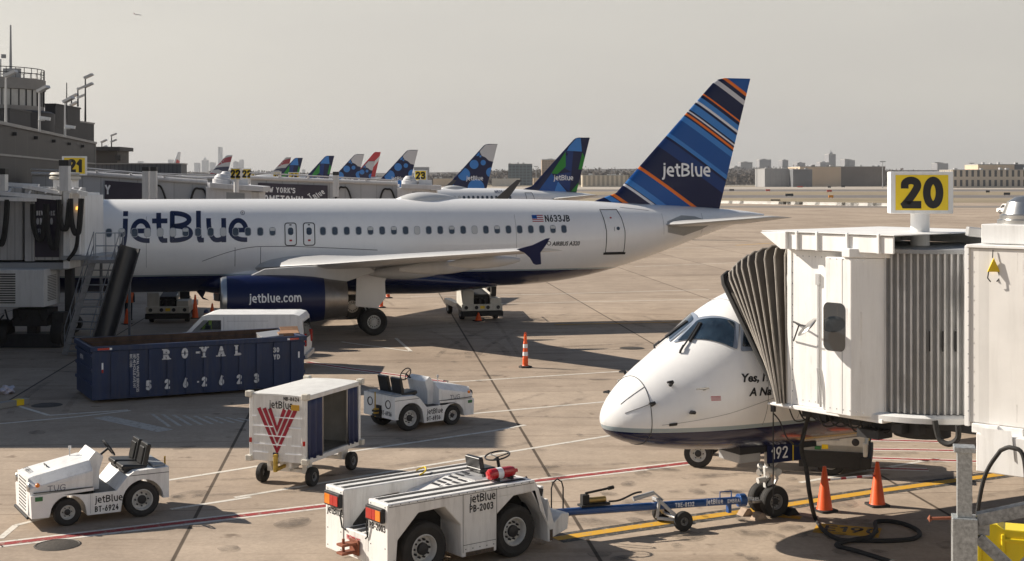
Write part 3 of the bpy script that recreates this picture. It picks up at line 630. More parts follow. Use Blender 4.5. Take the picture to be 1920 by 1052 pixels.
def decals_fin(mb, polys, side_off=.03):
    """polys: (outline in (station, z), material index); clipped to the fin and laid on both sides"""
    k = 0
    for outline, mi in polys:
        p = clip_poly(outline, FIN_CLIP)
        if len(p) < 3: continue
        k += 1
        for sd in (1, -1):
            vs = [(A_X0 - s, sd * fin_y(s, z, .012 + .004 * k), z) for s, z in p]
            # fine enough to follow the thickness
            b = bmesh.new(); bv = [b.verts.new((s, z, 0)) for s, z in p]; b.faces.new(bv)
            for ax, st in ((0, .5), (1, .6)):
                lo = min(q[ax] for q in p); hi = max(q[ax] for q in p)
                for c in np.arange(lo + st, hi, st):
                    co = Vector((0, 0, 0)); co[ax] = c; no = Vector((0, 0, 0)); no[ax] = 1
                    bmesh.ops.bisect_plane(b, geom=b.verts[:] + b.edges[:] + b.faces[:], plane_co=co, plane_no=no)
            b.verts.index_update()
            mb.add([(A_X0 - v.co.x, sd * fin_y(v.co.x, v.co.y, .012 + .004 * k), v.co.y) for v in b.verts], [[v.index for v in f.verts] for f in b.faces], mi); b.free()
def fin_y(s, z, off):
    t = min(max((z - 6.06) / 5.36, -.1), 1); le = 30.0 + 4.95 * t; te = 35.5 + 1.36 * t; x = min(max((s - le) / (te - le), 0), 1); tc = .075 + .015 * t
    return 5 * tc * (.2969 * math.sqrt(x) - .126 * x - .3516 * x * x + .2843 * x ** 3 - .1036 * x ** 4) * (te - le) + off
def circ(cx, cz, r, n=24): return [(cx + r * math.cos(2 * math.pi * k / n), cz + r * math.sin(2 * math.pi * k / n)) for k in range(n)]
def fz(x, y): return (36.93 - (1600 - x) / 400 * 6.25, 11.65 - (y - 75) / 400 * 6.25)          # prism fin drawing grid
def fb(x, y): return (36.93 - (842 - x) / 336 * 6.3, 11.65 - (y - 130) / 336 * 6.3)             # bubble fin drawing grid
def fw(x, y): return (36.93 - (365 - x) / 175 * 6.2, 11.65 - (y - 250) / 175 * 6.2)             # wave fin drawing grid
LIVERY = {
 'prism': ([M_NAVY, M_LTBLUE, M_GREEN, M_MIDBLUE, mat('indigo_paint', (.010, .04, .18), .4, var=.05, coat=.1, spec=.3)], [
    ([fz(*p) for p in ((1405, 170), (1470, 175), (1455, 330), (1400, 300))], 4), ([fz(*p) for p in ((1470, 175), (1537, 178), (1510, 310), (1455, 330))], 0), ([fz(*p) for p in ((1340, 345), (1455, 330), (1440, 480), (1350, 400))], 4),
    ([fz(*p) for p in ((1420, 172), (1480, 60), (1525, 60), (1537, 178))], 1), ([fz(*p) for p in ((1300, 340), (1410, 180), (1410, 290), (1345, 345))], 2), ([fz(*p) for p in ((1510, 310), (1540, 185), (1570, 240), (1545, 312))], 2),
    ([fz(*p) for p in ((1200, 470), (1300, 340), (1350, 400), (1320, 480))], 3), ([fz(*p) for p in ((1318, 485), (1350, 400), (1428, 485))], 1), ([fz(*p) for p in ((1440, 490), (1510, 408), (1530, 490))], 2)]),
 'bubbles': ([M_NAVY, M_LTBLUE, M_SILVER, M_MIDBLUE], [
    ([fb(*p) for p in ((690, 182), (735, 120), (850, 120), (830, 250), (808, 258), (775, 250), (752, 228), (722, 215), (705, 180))], 2),
    (circ(*fb(665, 278), .62), 1), (circ(*fb(733, 265), .37), 1), (circ(*fb(712, 219), .15), 1), (circ(*fb(690, 200), .32), 1), (circ(*fb(590, 350), .85), 1), (circ(*fb(790, 335), .66), 1), (circ(*fb(680, 448), 1.18), 1), (circ(*fb(480, 450), .8), 1)]),
 'waves': ([mat('pale_grey_fin', (.50, .50, .51), .35, var=.03), M_CRIMSON, M_NAVY], [
    ([fw(*p) for p in ((200, 345), (235, 312), (270, 285), (320, 268), (366, 258), (350, 305), (300, 312), (255, 330), (215, 352))], 1), ([fw(*p) for p in ((205, 372), (235, 352), (280, 346), (340, 343), (325, 395), (285, 382), (250, 368))], 2),
    ([fw(*p) for p in ((140, 378), (180, 392), (235, 404), (310, 420), (310, 440), (130, 440))], 1)]),
 'red': ([mat('bright_red_fin', (.62, .02, .03), .35, var=.03), M_WHITE], [([(35.1, 9.3), (36.9, 10.9), (36.7, 9.9), (34.6, 7.6), (33.6, 6.2), (33.0, 6.6)], 1)]),
 'redwhite': ([M_WHITE, mat('bright_red_fin', (.62, .02, .03), .35, var=.03)], [([(31.5, 5.2), (35.6, 5.2), (36.4, 9.3), (34.0, 9.8)], 1)]),
}
def wing_rings(side, spans):
    out_ = []
    for (t, le, te, z, tc) in spans:
        out_.append([(A_X0 - s, side * t, z + y + .02 * (te - le) * math.sin(math.pi * (s - le) / (te - le))) for s, y in foil(le, te, 10, tc)])
    return out_
WING = [(0.8, 12.1, 19.35, 2.72, .13), (2.0, 13.0, 19.35, 2.85, .13), (6.4, 15.35, 19.6, 3.22, .115), (11.5, 18.1, 21.1, 3.72, .11), (16.6, 20.8, 22.55, 4.18, .11), (17.0, 21.05, 22.6, 4.22, .10)]
TAILP = [(.6, 31.6, 35.5, 4.52, .09), (2.2, 32.4, 35.75, 4.62, .09), (6.0, 34.5, 36.25, 4.98, .09), (6.22, 34.85, 36.28, 5.0, .05)]
WTIP = [(20.92, 4.28), (21.5, 4.42), (21.98, 4.64), (22.12, 4.66), (21.98, 4.42), (21.78, 4.16), (21.80, 3.75), (21.62, 3.73), (21.52, 3.78), (21.40, 3.98), (21.20, 4.16)]
M_WING = mat('wing_grey_paint', (.46, .46, .455), .35, var=.04, scale=1, dirt=.12)
M_WINGLET = mat('winglet_navy', (.006, .009, .05), .5, var=.05, spec=.2)
def tail_text(parent, txt, h, s, z, m=None):
    mb = MB(); V, F = text2d(txt, h, wt=.15, gap=.08, squash=1.12)
    for sd in (1,): mb.add([(A_X0 - (s + p[0]), fin_y(s + p[0], z + p[1], .05) , z + p[1]) for p in V], F)
    return mb.build('lettering', m or M_TXTW, parent, smooth=False, fix=False)
def build_fin(parent, livery):
    mb = fin_mesh()
    if livery == 'stripes': return mb.build('vertical_stabilizer', stripes_mat(), parent)
    mats, polys = LIVERY[livery]; decals_fin(mb, polys); return mb.build('vertical_stabilizer', mats, parent)
def build_engine(parent, side, hero):
    t = 5.75; zc = 1.74; ax = (-1, 0, 0); o = (A_X0, side * t, zc)
    m = MB().lathe([(.80, 11.9), (.82, 11.5), (.88, 11.27), (.93, 11.22), (.975, 11.3), (1.0, 11.45)], o, ax, 40, mi=1)
    m.lathe([(1.0, 11.45), (1.04, 12.2), (1.05, 13.2), (1.02, 14.2), (.95, 15.0), (.89, 15.4)], o, ax, 40)
    m.lathe([(.885, 15.4), (.84, 15.65), (.80, 15.95), (.80, 16.0), (.79, 16.0), (.74, 16.36), (.70, 16.36), (.66, 15.4)], o, ax, 40, mi=2)
    m.lathe([(.80, 11.9), (.80, 12.4), (.25, 12.4), (.16, 12.05), (0, 11.95)], o, ax, 40, mi=3)
    m.lathe([(.66, 15.4), (.4, 15.6), (.15, 16.2), (0, 16.3)], o, ax, 24, mi=3)
    e = m.build('engine', [M_NAVY, M_CHROME, mat('nozzle_metal', (.27, .25, .23), .38, .8, var=.15, scale=3), M_DARK], parent)
    p = MB(); p.prism([(11.9 + .4, 2.70), (13.0, 3.02), (14.4, 3.10), (17.3, 3.05), (17.6, 2.85), (16.2, 2.40), (15.0, 2.40), (12.6, 2.6)], -.16, .16)
    vs = [(A_X0 - x, y + side * t, z) for x, y, z in p.v]; p.v = vs; p.build('pylon', M_WING, parent, bevel=.03)
    if hero:
        V, F = text2d('jetblue.com', .36, wt=.15, gap=.09); mb = MB(); o_ = []
        for q in V:
            s = 12.32 + q[0]; z = 1.72 + q[1]; r = (1.05 if s < 13.6 else 1.05 - (s - 13.6) * .045) + .012
            o_.append((A_X0 - s, side * t + math.sqrt(max(.01, r * r - (z - zc) ** 2)), z))
        mb.add(o_, F).build('lettering', M_TXTW, e, smooth=False, fix=False)
    return e
def landing_gear(parent, x, y, r, wd, gap, ztop, door=None):
    m = MB(); m.cyl((x, y, r), (x, y, ztop), .11, .15, 14).cyl((x, y - gap, r), (x, y + gap, r), .09, n=10).cyl((x, y, r + .25), (x, y, r + .9), .17, n=14).bar((x, y, 1.3), (x - .9, y - .5 * (1 if y > 0 else -1) if y else 0, ztop), .12, .12)
    m.bar((x + .12, y, .75), (x + .35, y, 1.25), .08, .05).bar((x + .35, y, 1.25), (x + .1, y, 1.65), .08, .05)
    g = m.build('landing_gear', M_LGREY, parent, bevel=.01)
    for sd in (1, -1):
        c = (x, y + sd * gap, r); h = wd / 2; rr_ = r * .5
        w_ = MB().lathe([(rr_, -h * .7), (r * .8, -h), (r * .95, -h * .85), (r, -h * .5), (r, h * .5), (r * .95, h * .85), (r * .8, h), (rr_, h * .7)], c, (0, 1, 0), 32)
        w_.lathe([(rr_, h * .7 * sd), (rr_ * .9, h * .78 * sd), (rr_ * .82, h * .35 * sd), (rr_ * .5, h * .3 * sd), (rr_ * .42, h * .75 * sd), (0, h * .8 * sd)], c, (0, 1, 0), 32, mi=1)
        w_.lathe([(rr_, 0), (0, 0)], c, (0, 1, 0), 24, mi=1)
        for k in range(14):
            a = 2 * math.pi * k / 14; q = Vector((x + rr_ * .72 * math.cos(a), c[1] + sd * h * .3, r + rr_ * .72 * math.sin(a))); w_.cyl(q, q + Vector((0, sd * h * .1, 0)), rr_ * .1, n=6, mi=2)
        w_.build('wheel', [M_TYRE, M_RIM, M_DARK], g)
    if door:
        d = MB().prism(door, -.025, .025); d.v = [(A_X0 - p[0], p[1] + y + .32 * (1 if y > 0 else -1), p[2]) for p in d.v]; d.build('gear_door', M_WHITE, parent, bevel=.01)
    return g
def airliner(name, label, loc, rz, livery, hero=False, group=None, side_windows=0, reg=None, scale=1.0, tail='jetBlue', skin=None):
    t = thing(name, label, 'airliner', loc, rz, group); t.scale = (scale,) * 3
    A_BODY.mesh(70 if hero else 36, 64 if hero else 28).build('fuselage', skin or M_A320, t, ang=60)
    f = build_fin(t, livery)
    if tail: tail_text(f, tail, .66 if livery == 'stripes' else .62, 32.25 if livery == 'stripes' else 32.5, 6.85 if livery == 'stripes' else 6.7)
    for sd in (1, -1):
        MB().loft(wing_rings(sd, WING)).build('wing', M_WING, t, ang=50)
        MB().loft(wing_rings(sd, TAILP)).build('tailplane', M_WING, t, ang=50)
        wl = MB().prism(WTIP, -.03, .03); wl.v = [(A_X0 - p[0], p[1] + sd * 17.05, p[2]) for p in wl.v]; wl.build('winglet', M_WINGLET, t, bevel=.01)
        if hero or side_windows: build_engine(t, sd, hero and sd == 1)
    if hero or side_windows:
        rad = MB(); rings = []
        for k in range(13):
            q = k / 12; s = 19.35 + 2.95 * q; w_ = max(.02, math.sin(math.pi * min(1, q * 1.25 if q < .4 else .5 + (q - .4) / 1.2)) ** .8)
            rings.append([(A_X0 - s, .62 * w_ * math.cos(a), 5.66 + (.16 + .30 * w_) * math.sin(a)) for a in [2 * math.pi * j / 20 for j in range(20)]])
        rad.loft(rings).build('antenna_fairing', mat('pale_fairing', (.62, .62, .61), .4, var=.05), t, ang=60)
    return t
HA = R(180 + 13.5); A_LOC = (-6.95, 63.8, 0)
a320 = airliner('airliner', 'white airliner with a striped blue and orange tail fin and N633JB on its side', A_LOC, HA, 'stripes', hero=True)
def winrow(t, body, stations, z, wd, hh, blinds=(), half=()):
    for i, s in enumerate(stations):
        m = MB(); body.poly(m, rr(s, z, wd + .045, hh + .045, wd * .44), off=.010, mi=1, cuts=(.12, .3)); body.poly(m, rr(s, z, wd, hh, wd * .42), off=.016, mi=2 if i in blinds else 0, cuts=(.12, .3))
        if i in half: body.poly(m, rr(s, z + hh * .27, wd * .92, hh * .40, .03), off=.020, mi=2, cuts=(.12, .3))
        m.build('window', [M_WIN, mat('window_surround', (.42, .43, .45), .35, var=0), M_SHADE], t, smooth=True, fix=False, ang=70)
sts = [12.51 - .533 * k for k in range(13, -1, -1)]; sts = [s for s in sts if s > 5.3]
sts += [13.04, 13.57] + [15.78 + .533 * k * .992 for k in range(22)]
winrow(a320, A_BODY, sts, 4.42, .235, .34, blinds=(5, 6, 7, 11, 24, 29), half=(3, 8, 15, 20, 22, 27, 31, 36, 38))
def door(t, body, outline, inner, extra=(), off=.008, sill=None, win=None, label=None):
    m = MB(); body.poly(m, outline, holes=[inner], off=off + .004, mi=1); body.poly(m, inner, off=off)
    if win: body.poly(m, win, off=off + .012, mi=2, cuts=(.1, .2))
    for e, k in extra: body.poly(m, e, off=off + .008, mi=k)
    if sill: body.poly(m, sill, off=off + .02, mi=3)
    d = m.build('door', [M_WHITE, M_TXT, M_WIN, M_DARK, M_RED], t, fix=False, ang=70)
    return d
for s in (14.36, 15.17):
    door(a320, A_BODY, rr(s, 4.29, .53, 1.02, .12), rr(s, 4.29, .45, .94, .09), win=rr(s, 4.42, .235, .33, .1), extra=[(rr(s, 4.02, .12, .08, .01), 4), (rr(s, 4.70, .10, .05, .01), 1)])
bd = [(28.80, 5.30), (29.68, 5.30), (29.80, 4.9), (29.90, 4.3), (29.90, 3.28), (28.92, 3.28), (28.94, 4.3), (28.87, 4.9)]
def inset(p, d):
    cx = sum(q[0] for q in p) / len(p); cz = sum(q[1] for q in p) / len(p); return [(q[0] + (d if q[0] < cx else -d), q[1] + (d if q[1] < cz else -d)) if i in (0, 1, 4, 5) else (q[0] + (d if q[0] < cx else -d), q[1]) for i, q in enumerate(p)]
door(a320, A_BODY, bd, inset(bd, .035), win=circ(29.55, 4.42, .085, 14), sill=[(28.84, 3.30), (29.98, 3.30), (29.98, 3.19), (28.84, 3.19)], extra=[(rr(29.25, 4.92, .09, .07, .01), 4), (rr(29.36, 4.40, .02, .2, .005), 3)])
door(a320, A_BODY, rr(5.2, 4.22, .9, 1.9, .1), rr(5.2, 4.22, .83, 1.83, .08))
m = MB(); A_BODY.text(m, 'jetBlue', 1.36, 7.02, 3.97, wt=.15, gap=.075, squash=1.20, off=.005); m.build('lettering', M_TXTNAVY, a320, smooth=True, fix=False, ang=70)
m = MB(); A_BODY.text(m, 'R', .09, 12.27, 5.19, wt=.16); o = circ(12.30, 5.235, .095, 20); A_BODY.poly(m, o, holes=[circ(12.30, 5.235, .075, 20)[::-1]]); m.build('registered_mark', M_TXTNAVY, a320, fix=False)
m = MB(); A_BODY.text(m, 'N633JB', .31, 26.03, 4.75, wt=.17, gap=.12, squash=.96); m.build('registration', M_TXT, a320, fix=False)
m = MB(); A_BODY.text(m, 'AIRBUS A320', .20, 26.28, 3.66, bold=.03, shear=.25, font='b', squash=.86); A_BODY.poly(m, circ(26.14, 3.77, .1, 16), holes=[circ(26.14, 3.77, .07, 16)[::-1]]); m.build('type_lettering', M_TXT, a320, fix=False)
m = MB()
for k in range(7): A_BODY.poly(m, [(25.42, 4.76 + k * .043), (25.95, 4.76 + k * .043), (25.95, 4.76 + (k + 1) * .043), (25.42, 4.76 + (k + 1) * .043)], mi=k % 2, off=.006)
A_BODY.poly(m, [(25.42, 4.90), (25.66, 4.90), (25.66, 5.061), (25.42, 5.061)], mi=2, off=.010)
m.build('flag', [M_RED, M_TXTW, M_MIDBLUE], a320, fix=False)
# wing root fairing, flap fairings, seam lines, tail trim panel, gear
fr = [(10.3, 2.3, 2.0, 1.78, .9), (11.2, 2.75, 2.1, 1.6, 1.75), (12.5, 3.05, 2.2, 1.47, 2.06), (14.5, 3.2, 2.25, 1.42, 2.12), (18.5, 3.1, 2.25, 1.42, 2.12), (20.5, 2.75, 2.15, 1.42, 2.05), (22.4, 2.35, 2.0, 1.52, 1.72), (24.0, 2.0, 1.85, 1.68, .7)]
Body(A_X0, fr).mesh(40, 48).build('belly_fairing', M_A320, a320, ang=60)
for sd in (1, -1):
    for (t_, s0, s1, zc, rw) in ((5.0, 17.4, 20.9, 2.72, .22), (8.2, 18.2, 21.6, 3.08, .2), (12.0, 19.5, 22.3, 3.50, .17)):
        rg = []
        for k in range(11):
            q = k / 10; ww = math.sin(math.pi * (.04 + .92 * q)) ** .7; s = s0 + (s1 - s0) * q
            rg.append([(A_X0 - s, sd * t_ + rw * ww * math.cos(a), zc + .12 * q + rw * 1.5 * ww * math.sin(a)) for a in [2 * math.pi * j / 14 for j in range(14)]])
        MB().loft(rg).build('flap_fairing', M_WING, a320, ang=60)
m = MB()
arcp = [(10.55 + .0, 3.15)] + [(10.55 + 2.6 * (k / 8), 3.15 + .62 * math.sin(math.pi / 2 * k / 8)) for k in range(1, 9)] + [(14.5, 3.76), (17.0, 3.62), (18.2, 3.55)]
for a, b in zip(arcp, arcp[1:]):
    A_BODY.poly(m, [(a[0], a[1] - .014), (b[0], b[1] - .014), (b[0], b[1] + .014), (a[0], a[1] + .014)], off=.005)
for s in (11.95, 13.05): A_BODY.poly(m, [(s - .012, 2.9), (s + .012, 2.9), (s + .012, 3.74), (s - .012, 3.74)], off=.005)
for s in (8.2, 24.6, 31.9, 34.0): A_BODY.poly(m, [(s - .006, 2.9 if s < 28 else 4.1), (s + .006, 2.9 if s < 28 else 4.1), (s + .006, 5.1), (s - .006, 5.1)], off=.004)
A_BODY.poly(m, [(29.9, 5.40), (31.3, 5.25), (31.3, 5.235), (29.9, 5.385)], off=.005)
m.build('panel_seam', mat('seam_grey', (.12, .12, .13), .6, var=0), a320, fix=False)
m = MB(); A_BODY.poly(m, [(32.1, 4.72), (32.9, 5.0), (33.6, 4.95), (34.6, 4.62), (33.9, 4.3), (33.0, 4.02), (32.1, 4.2)], off=.007); m.build('trim_panel', mat('trim_grey', (.36, .36, .35), .5, var=.1, scale=2), a320, fix=False, ang=70)
landing_gear(a320, 0.0, 3.795, .585, .40, .46, 3.0, door=[(16.95, 1.25), (17.9, 1.15), (18.25, 1.6), (18.2, 2.75), (17.0, 2.75)])
landing_gear(a320, 0.0, -3.795, .585, .40, .46, 3.0, door=[(16.95, 1.25), (17.9, 1.15), (18.25, 1.6), (18.2, 2.75), (17.0, 2.75)])
landing_gear(a320, 12.64, 0, .38, .22, .25, 2.0)
m = MB().prism([(10.3, 1.75), (10.75, 1.75), (10.62, 1.45), (10.9, 1.30), (10.6, 1.36)], -.01, .01); m.v = [(A_X0 - p[0], p[1] + .2, p[2]) for p in m.v]; m.build('blade_antenna', M_NAVY, a320)
# ---- far airliners parked behind
def at_tip(px, py, scale=1.0, s=36.93, ang=13.5):
    """place an airliner so that its fin tip stands at the depth its height gives"""
    Z = FPX * (11.68 * scale - CAM_H) / (HZ - py); X = (px - 960) * Z / FPX; a = R(ang); k = (s - A_X0) * scale
    return (X - k * math.cos(a), Z - k * math.sin(a), 0)
b1 = airliner('airliner', 'white airliner behind the striped one, with a blue and green faceted tail fin', at_tip(1106, 258), HA, 'prism', side_windows=1)
winrow(b1, A_BODY, [15.78 + .533 * k for k in range(22)], 4.74, .26, .40, blinds=(4, 9, 10))
for sd in (1, -1):
    m = MB().prism([(21.0, 4.2), (22.7, 4.28), (24.5, 6.75), (24.0, 6.75)], -.04, .04); m.v = [(A_X0 - p[0], p[1] + sd * 17.1, p[2]) for p in m.v]; m.build('sharklet', mat('dark_grey_sharklet', (.05, .05, .055), .5, var=.05), b1, bevel=.01)
door(b1, A_BODY, bd, inset(bd, .05), win=circ(29.55, 4.42, .085, 10)); door(b1, A_BODY, rr(14.4, 4.29, .7, 1.1, .12), rr(14.4, 4.29, .55, .95, .09))
m = MB(); A_BODY.text(m, 'N529JB', .34, 25.3, 5.22, wt=.17); m.build('registration', M_TXTNAVY, b1, fix=False)
GRP = 'airliners parked at the far gates'
airliner('airliner', 'far airliner with the tallest blue bubble and silver fin, right of the gate 23 sign', at_tip(933, 270), HA, 'bubbles', group=GRP)
airliner('airliner', 'far airliner whose blue bubble tail fin stands just left of the gate 23 sign', at_tip(784, 281), HA, 'bubbles', group=GRP)
airliner('airliner', 'far airliner with bubble tail fin left of the red fin, taller of two overlapping', at_tip(683, 289), HA, 'bubbles', group=GRP)
airliner('airliner', 'far airliner with the small bubble tail fin half in front of the red fin', at_tip(703, 302), HA, 'bubbles', group=GRP)
airliner('airliner', 'far airliner with a blue and green faceted fin right of the gate 24 sign', at_tip(627, 292), HA, 'prism', group=GRP)
airliner('airliner', 'far airliner with a blue and green faceted fin behind the gate 25 and 24 signs', at_tip(568, 296), HA, 'prism', group=GRP)
def skin2(): return mat('plain_white_skin', (.72, .72, .71), .3, var=.03)
airliner('airliner', 'large far airliner with a bright red tail fin with a white sweep', at_tip(714, 285, 1.55, ang=30), R(210), 'red', scale=1.55, tail=None, skin=skin2())
airliner('airliner', 'large far airliner with a crimson and navy wave tail fin behind the gate 25 sign', at_tip(546, 295, 1.6), HA, 'waves', scale=1.6, tail=None, skin=skin2())
airliner('airliner', 'large far airliner with crimson and navy wave fin left of the gate 22 sign', at_tip(436, 291, 1.6), HA, 'waves', scale=1.6, tail=None, skin=skin2())
airliner('airliner', 'far airliner seen end on, a thin red and white fin over the ribbed shed', at_tip(339, 285, 1.55, ang=80), R(260), 'redwhite', scale=1.55, tail=None, skin=skin2())
fl = airliner('airliner', 'tiny airliner climbing high in the sky above the terminal', (0, 0, 0), R(180 + 8), 'redwhite', tail=None, skin=skin2())
fl.location = PZ(258, 29, 6500); fl.rotation_euler = (0, R(6), R(8))

# ---- regional jet in the foreground
E_LOC = G(1440, 965); EA = R(180 + 28.4); E_X0 = 3.87
E_SECS = [(0, 2.21, 2.19, 2.17, .015), (.04, 2.36, 2.18, 2.06, .16), (.12, 2.46, 2.18, 1.94, .32), (.36, 2.73, 2.18, 1.80, .58), (.83, 3.10, 2.24, 1.665, .87), (1.31, 3.40, 2.32, 1.58, 1.07), (1.95, 3.83, 2.45, 1.50, 1.26), (2.45, 4.18, 2.6, 1.46, 1.36), (2.95, 4.43, 2.75, 1.43, 1.43), (3.7, 4.65, 2.9, 1.40, 1.475), (5.2, 4.76, 3.05, 1.38, 1.505),
          (12, 4.76, 3.07, 1.38, 1.505), (22.5, 4.76, 3.07, 1.40, 1.505), (27, 4.74, 3.3, 1.85, 1.40), (31, 4.66, 3.6, 2.55, 1.0), (34.5, 4.45, 3.9, 3.4, .5), (36, 4.2, 4.0, 3.85, .15)]
E_BODY = Body(E_X0, E_SECS)
M_E190 = belly_paint('regional_jet_skin', 2.02, .085)
ej = thing('airliner', 'white regional jet with 192 on its nose gear door, docked at the gate 20 bridge', 'airliner', E_LOC, EA)
E_BODY.mesh(110, 72).build('fuselage', M_E190, ej, ang=60)
def patch(body, quad, off, mb, mi=0, n=10, rnd=.12):
    """skin patch over a (station, angle) quad with rounded corners"""
    c = [Vector(q) for q in quad]; out_ = []; rows = []
    for j in range(n + 1):
        row = []
        for i in range(n + 1):
            u = i / n; v = j / n
            # pull the corners in
            uu = u; vv = v
            for (cu, cv) in ((0, 0), (1, 0), (1, 1), (0, 1)):
                du = abs(u - cu); dv = abs(v - cv)
                if du < rnd and dv < rnd:
                    a = (rnd - du) / rnd; b_ = (rnd - dv) / rnd; m_ = max(a, b_); l = math.hypot(a, b_)
                    k = m_ / l if l > 0 else 1; a *= k; b_ *= k
                    uu = (rnd - a * rnd) if cu == 0 else 1 - (rnd - a * rnd); vv = (rnd - b_ * rnd) if cv == 0 else 1 - (rnd - b_ * rnd)
            p = (c[0] * (1 - uu) + c[1] * uu) * (1 - vv) + (c[3] * (1 - uu) + c[2] * uu) * vv
            row.append(body.pt(p.x, p.y, off))
        rows.append(row)
    mb.loft(rows, mi=mi, cap=False, closed=False); return mb
M_WS = mat('cockpit_glass', (.02, .034, .05), .05, var=.8, scale=2.2, coat=1, spec=.9)  # strong colour noise paints reflections into the panes
M_WSF = mat('windscreen_frame', (.26, .30, .37), .4, .3, var=.05)
def scr(q, fr_, e=.0):
    m = MB(); c = [Vector(p) for p in q]; g = sum(c, Vector((0, 0))) / 4
    big = [(p[0] + (fr_ * .45 if p[0] > g.x else -fr_ * .45), p[1] + (fr_ * .42 if p[1] > g.y else -fr_ * .42)) for p in q]
    patch(E_BODY, big, .022, m, mi=1, n=26, rnd=.07); patch(E_BODY, q, .030, m, mi=0, n=26, rnd=.07)
    return m.build('windscreen', [M_WS, M_WSF], ej, fix=False, ang=70)
D = lambda s, a: (s, R(a))
scr([D(1.57, 6), D(2.10, 2.5), D(2.47, 32), D(2.22, 49.5)], .13)
scr([D(1.57, -6), D(2.10, -2.5), D(2.47, -32), D(2.22, -49.5)], .13)
scr([D(2.38, 52.5), D(2.60, 37.5), D(3.05, 48), D(2.98, 65)], .11)
scr([D(2.38, -52.5), D(2.60, -37.5), D(3.05, -48), D(2.98, -65)], .11)
for sd in (1, -1):
    m = MB(); a = [E_BODY.pt(1.50 + .55 * k / 6, R(sd * (20 - 12 * k / 6)), .045) for k in range(7)]; m.tube(a, .018, 6)
    b = [E_BODY.pt(1.68 + .38 * k / 5, R(sd * (19 - 9 * k / 5)), .04) for k in range(6)]; m.tube(b, .03, 6)
    m.tube([E_BODY.pt(1.44, R(sd * 22), .01), E_BODY.pt(1.44, R(sd * 22), .06), E_BODY.pt(1.54, R(sd * 19), .06)], .025, 6); m.build('wiper', M_TXT, ej)
m = MB()
rdm = [E_BODY.pt(.62 + .03 * math.cos(2 * a), a, .004) for a in [2 * math.pi * k / 60 for k in range(60)]]
m.tube(rdm, .008, 5, closed=True)
for a0 in (34, 62): m.tube([E_BODY.pt(.22 + .4 * k / 6, R(a0), .004) for k in range(7)], .006, 5)
m.build('radome_seam', mat('seam_dark', (.08, .08, .08), .6, var=0), ej)
for st, a in ((1.0, 50), (1.25, 85), (.62, 64)):
    for sd in (1, -1):
        p = Vector(E_BODY.pt(st, R(a * sd), 0)); q = Vector(E_BODY.pt(st, R(a * sd), .11)); m = MB(); m.cyl(p, q, .035, .03, 10).cyl(q, q + Vector((.12, 0, 0)), .035, .02, 10); m.build('sensor_vane', M_DARK, ej)
for sd in (1, -1):
    p = Vector(E_BODY.pt(1.52, R(68 * sd), 0)); q = Vector(E_BODY.pt(1.52, R(68 * sd), .09)); MB().cyl(p, q, .025).cyl(q - Vector((.05, 0, 0)), q + Vector((.22, 0, 0)), .02, .014).build('pitot_probe', M_CHROME, ej)
    m = MB(); patch(E_BODY, [D(.86, 99 * sd), D(.86, 94 * sd), D(1.0, 94 * sd), D(1.0, 99 * sd)], .02, m, n=4); m.build('static_port', M_DARK, ej, fix=False)
m = MB()
for st_ in (2.75, 3.55, 4.35, 6.0, 8.0): m.tube([E_BODY.pt(st_, R(a), .0015) for a in range(-120, 121, 6)], .004, 4)
for a in (28, 96): m.tube([E_BODY.pt(.75 + .15 * k, R(a * (1 if k else 1)), .0015) for k in range(24) if not (a == 28 and k < 13)], .0035, 4)
m.build('skin_joint', mat('seam_grey', (.12, .12, .13), .6, var=0), ej)
def etxt(t, st, z, h, **kw):
    m = MB(); E_BODY.text(m, t, h, st, z, **kw); return m.build('lettering', M_TXT, ej, fix=False, ang=70)
etxt("Yes, I'm", 2.24, 2.92, .155, font='b', bold=.034, shear=.26); etxt('A Na', 2.34, 2.66, .155, font='b', bold=.034, shear=.26)
m = MB(); [E_BODY.poly(m, [(1.62, 2.60 + k * .022), (1.80, 2.60 + k * .022), (1.80, 2.612 + k * .022), (1.62, 2.612 + k * .022)], off=.004) for k in range(4)]; m.build('notice', M_RED, ej, fix=False)
door(ej, E_BODY, rr(5.0, 3.5, .85, 1.9, .12), rr(5.0, 3.5, .79, 1.84, .09))
winrow(ej, E_BODY, [6.4 + .8 * k for k in range(24)], 3.65, .28, .40)
EW = [(1.0, 12.6, 18.4, 1.95, .13), (4.5, 14.7, 18.7, 2.25, .12), (14.0, 20.0, 21.6, 3.1, .10)]
for sd in (1, -1):
    MB().loft([[(E_X0 - s, sd * t, z + y) for s, y in foil(a, b, 10, tc)] for t, a, b, z, tc in EW]).build('wing', M_WING, ej, ang=50)
    MB().loft([[(E_X0 - s, sd * t, z + y) for s, y in foil(a, b, 8, tc)] for t, a, b, z, tc in [(.4, 31.5, 34.8, 4.1, .09), (6.0, 34, 35.7, 4.5, .09)]]).build('tailplane', M_WING, ej, ang=50)
    o = (E_X0, sd * 4.4, 1.35); MB().lathe([(.55, 12.4), (.70, 11.7), (.76, 11.8), (.84, 12.5), (.82, 13.8), (.66, 14.9), (.55, 15.0), (.4, 15.0), (.1, 15.8)], o, (-1, 0, 0), 32).lathe([(.55, 12.4), (0, 12.3)], o, (-1, 0, 0), 32, mi=1).build('engine', [M_NAVY, M_DARK], ej)
    landing_gear(ej, -13.83 + 0.0, sd * 2.97, .5, .33, .4, 2.0)
MB().loft([[(E_X0 - s, y, z) for s, y in foil(a, b, 10, .1)] for a, b, z in [(28.5, 35.0, 4.5), (30.5, 35.2, 5.2), (34.2, 36.4, 10.4)]]).build('vertical_stabilizer', M_NAVY, ej, ang=50)
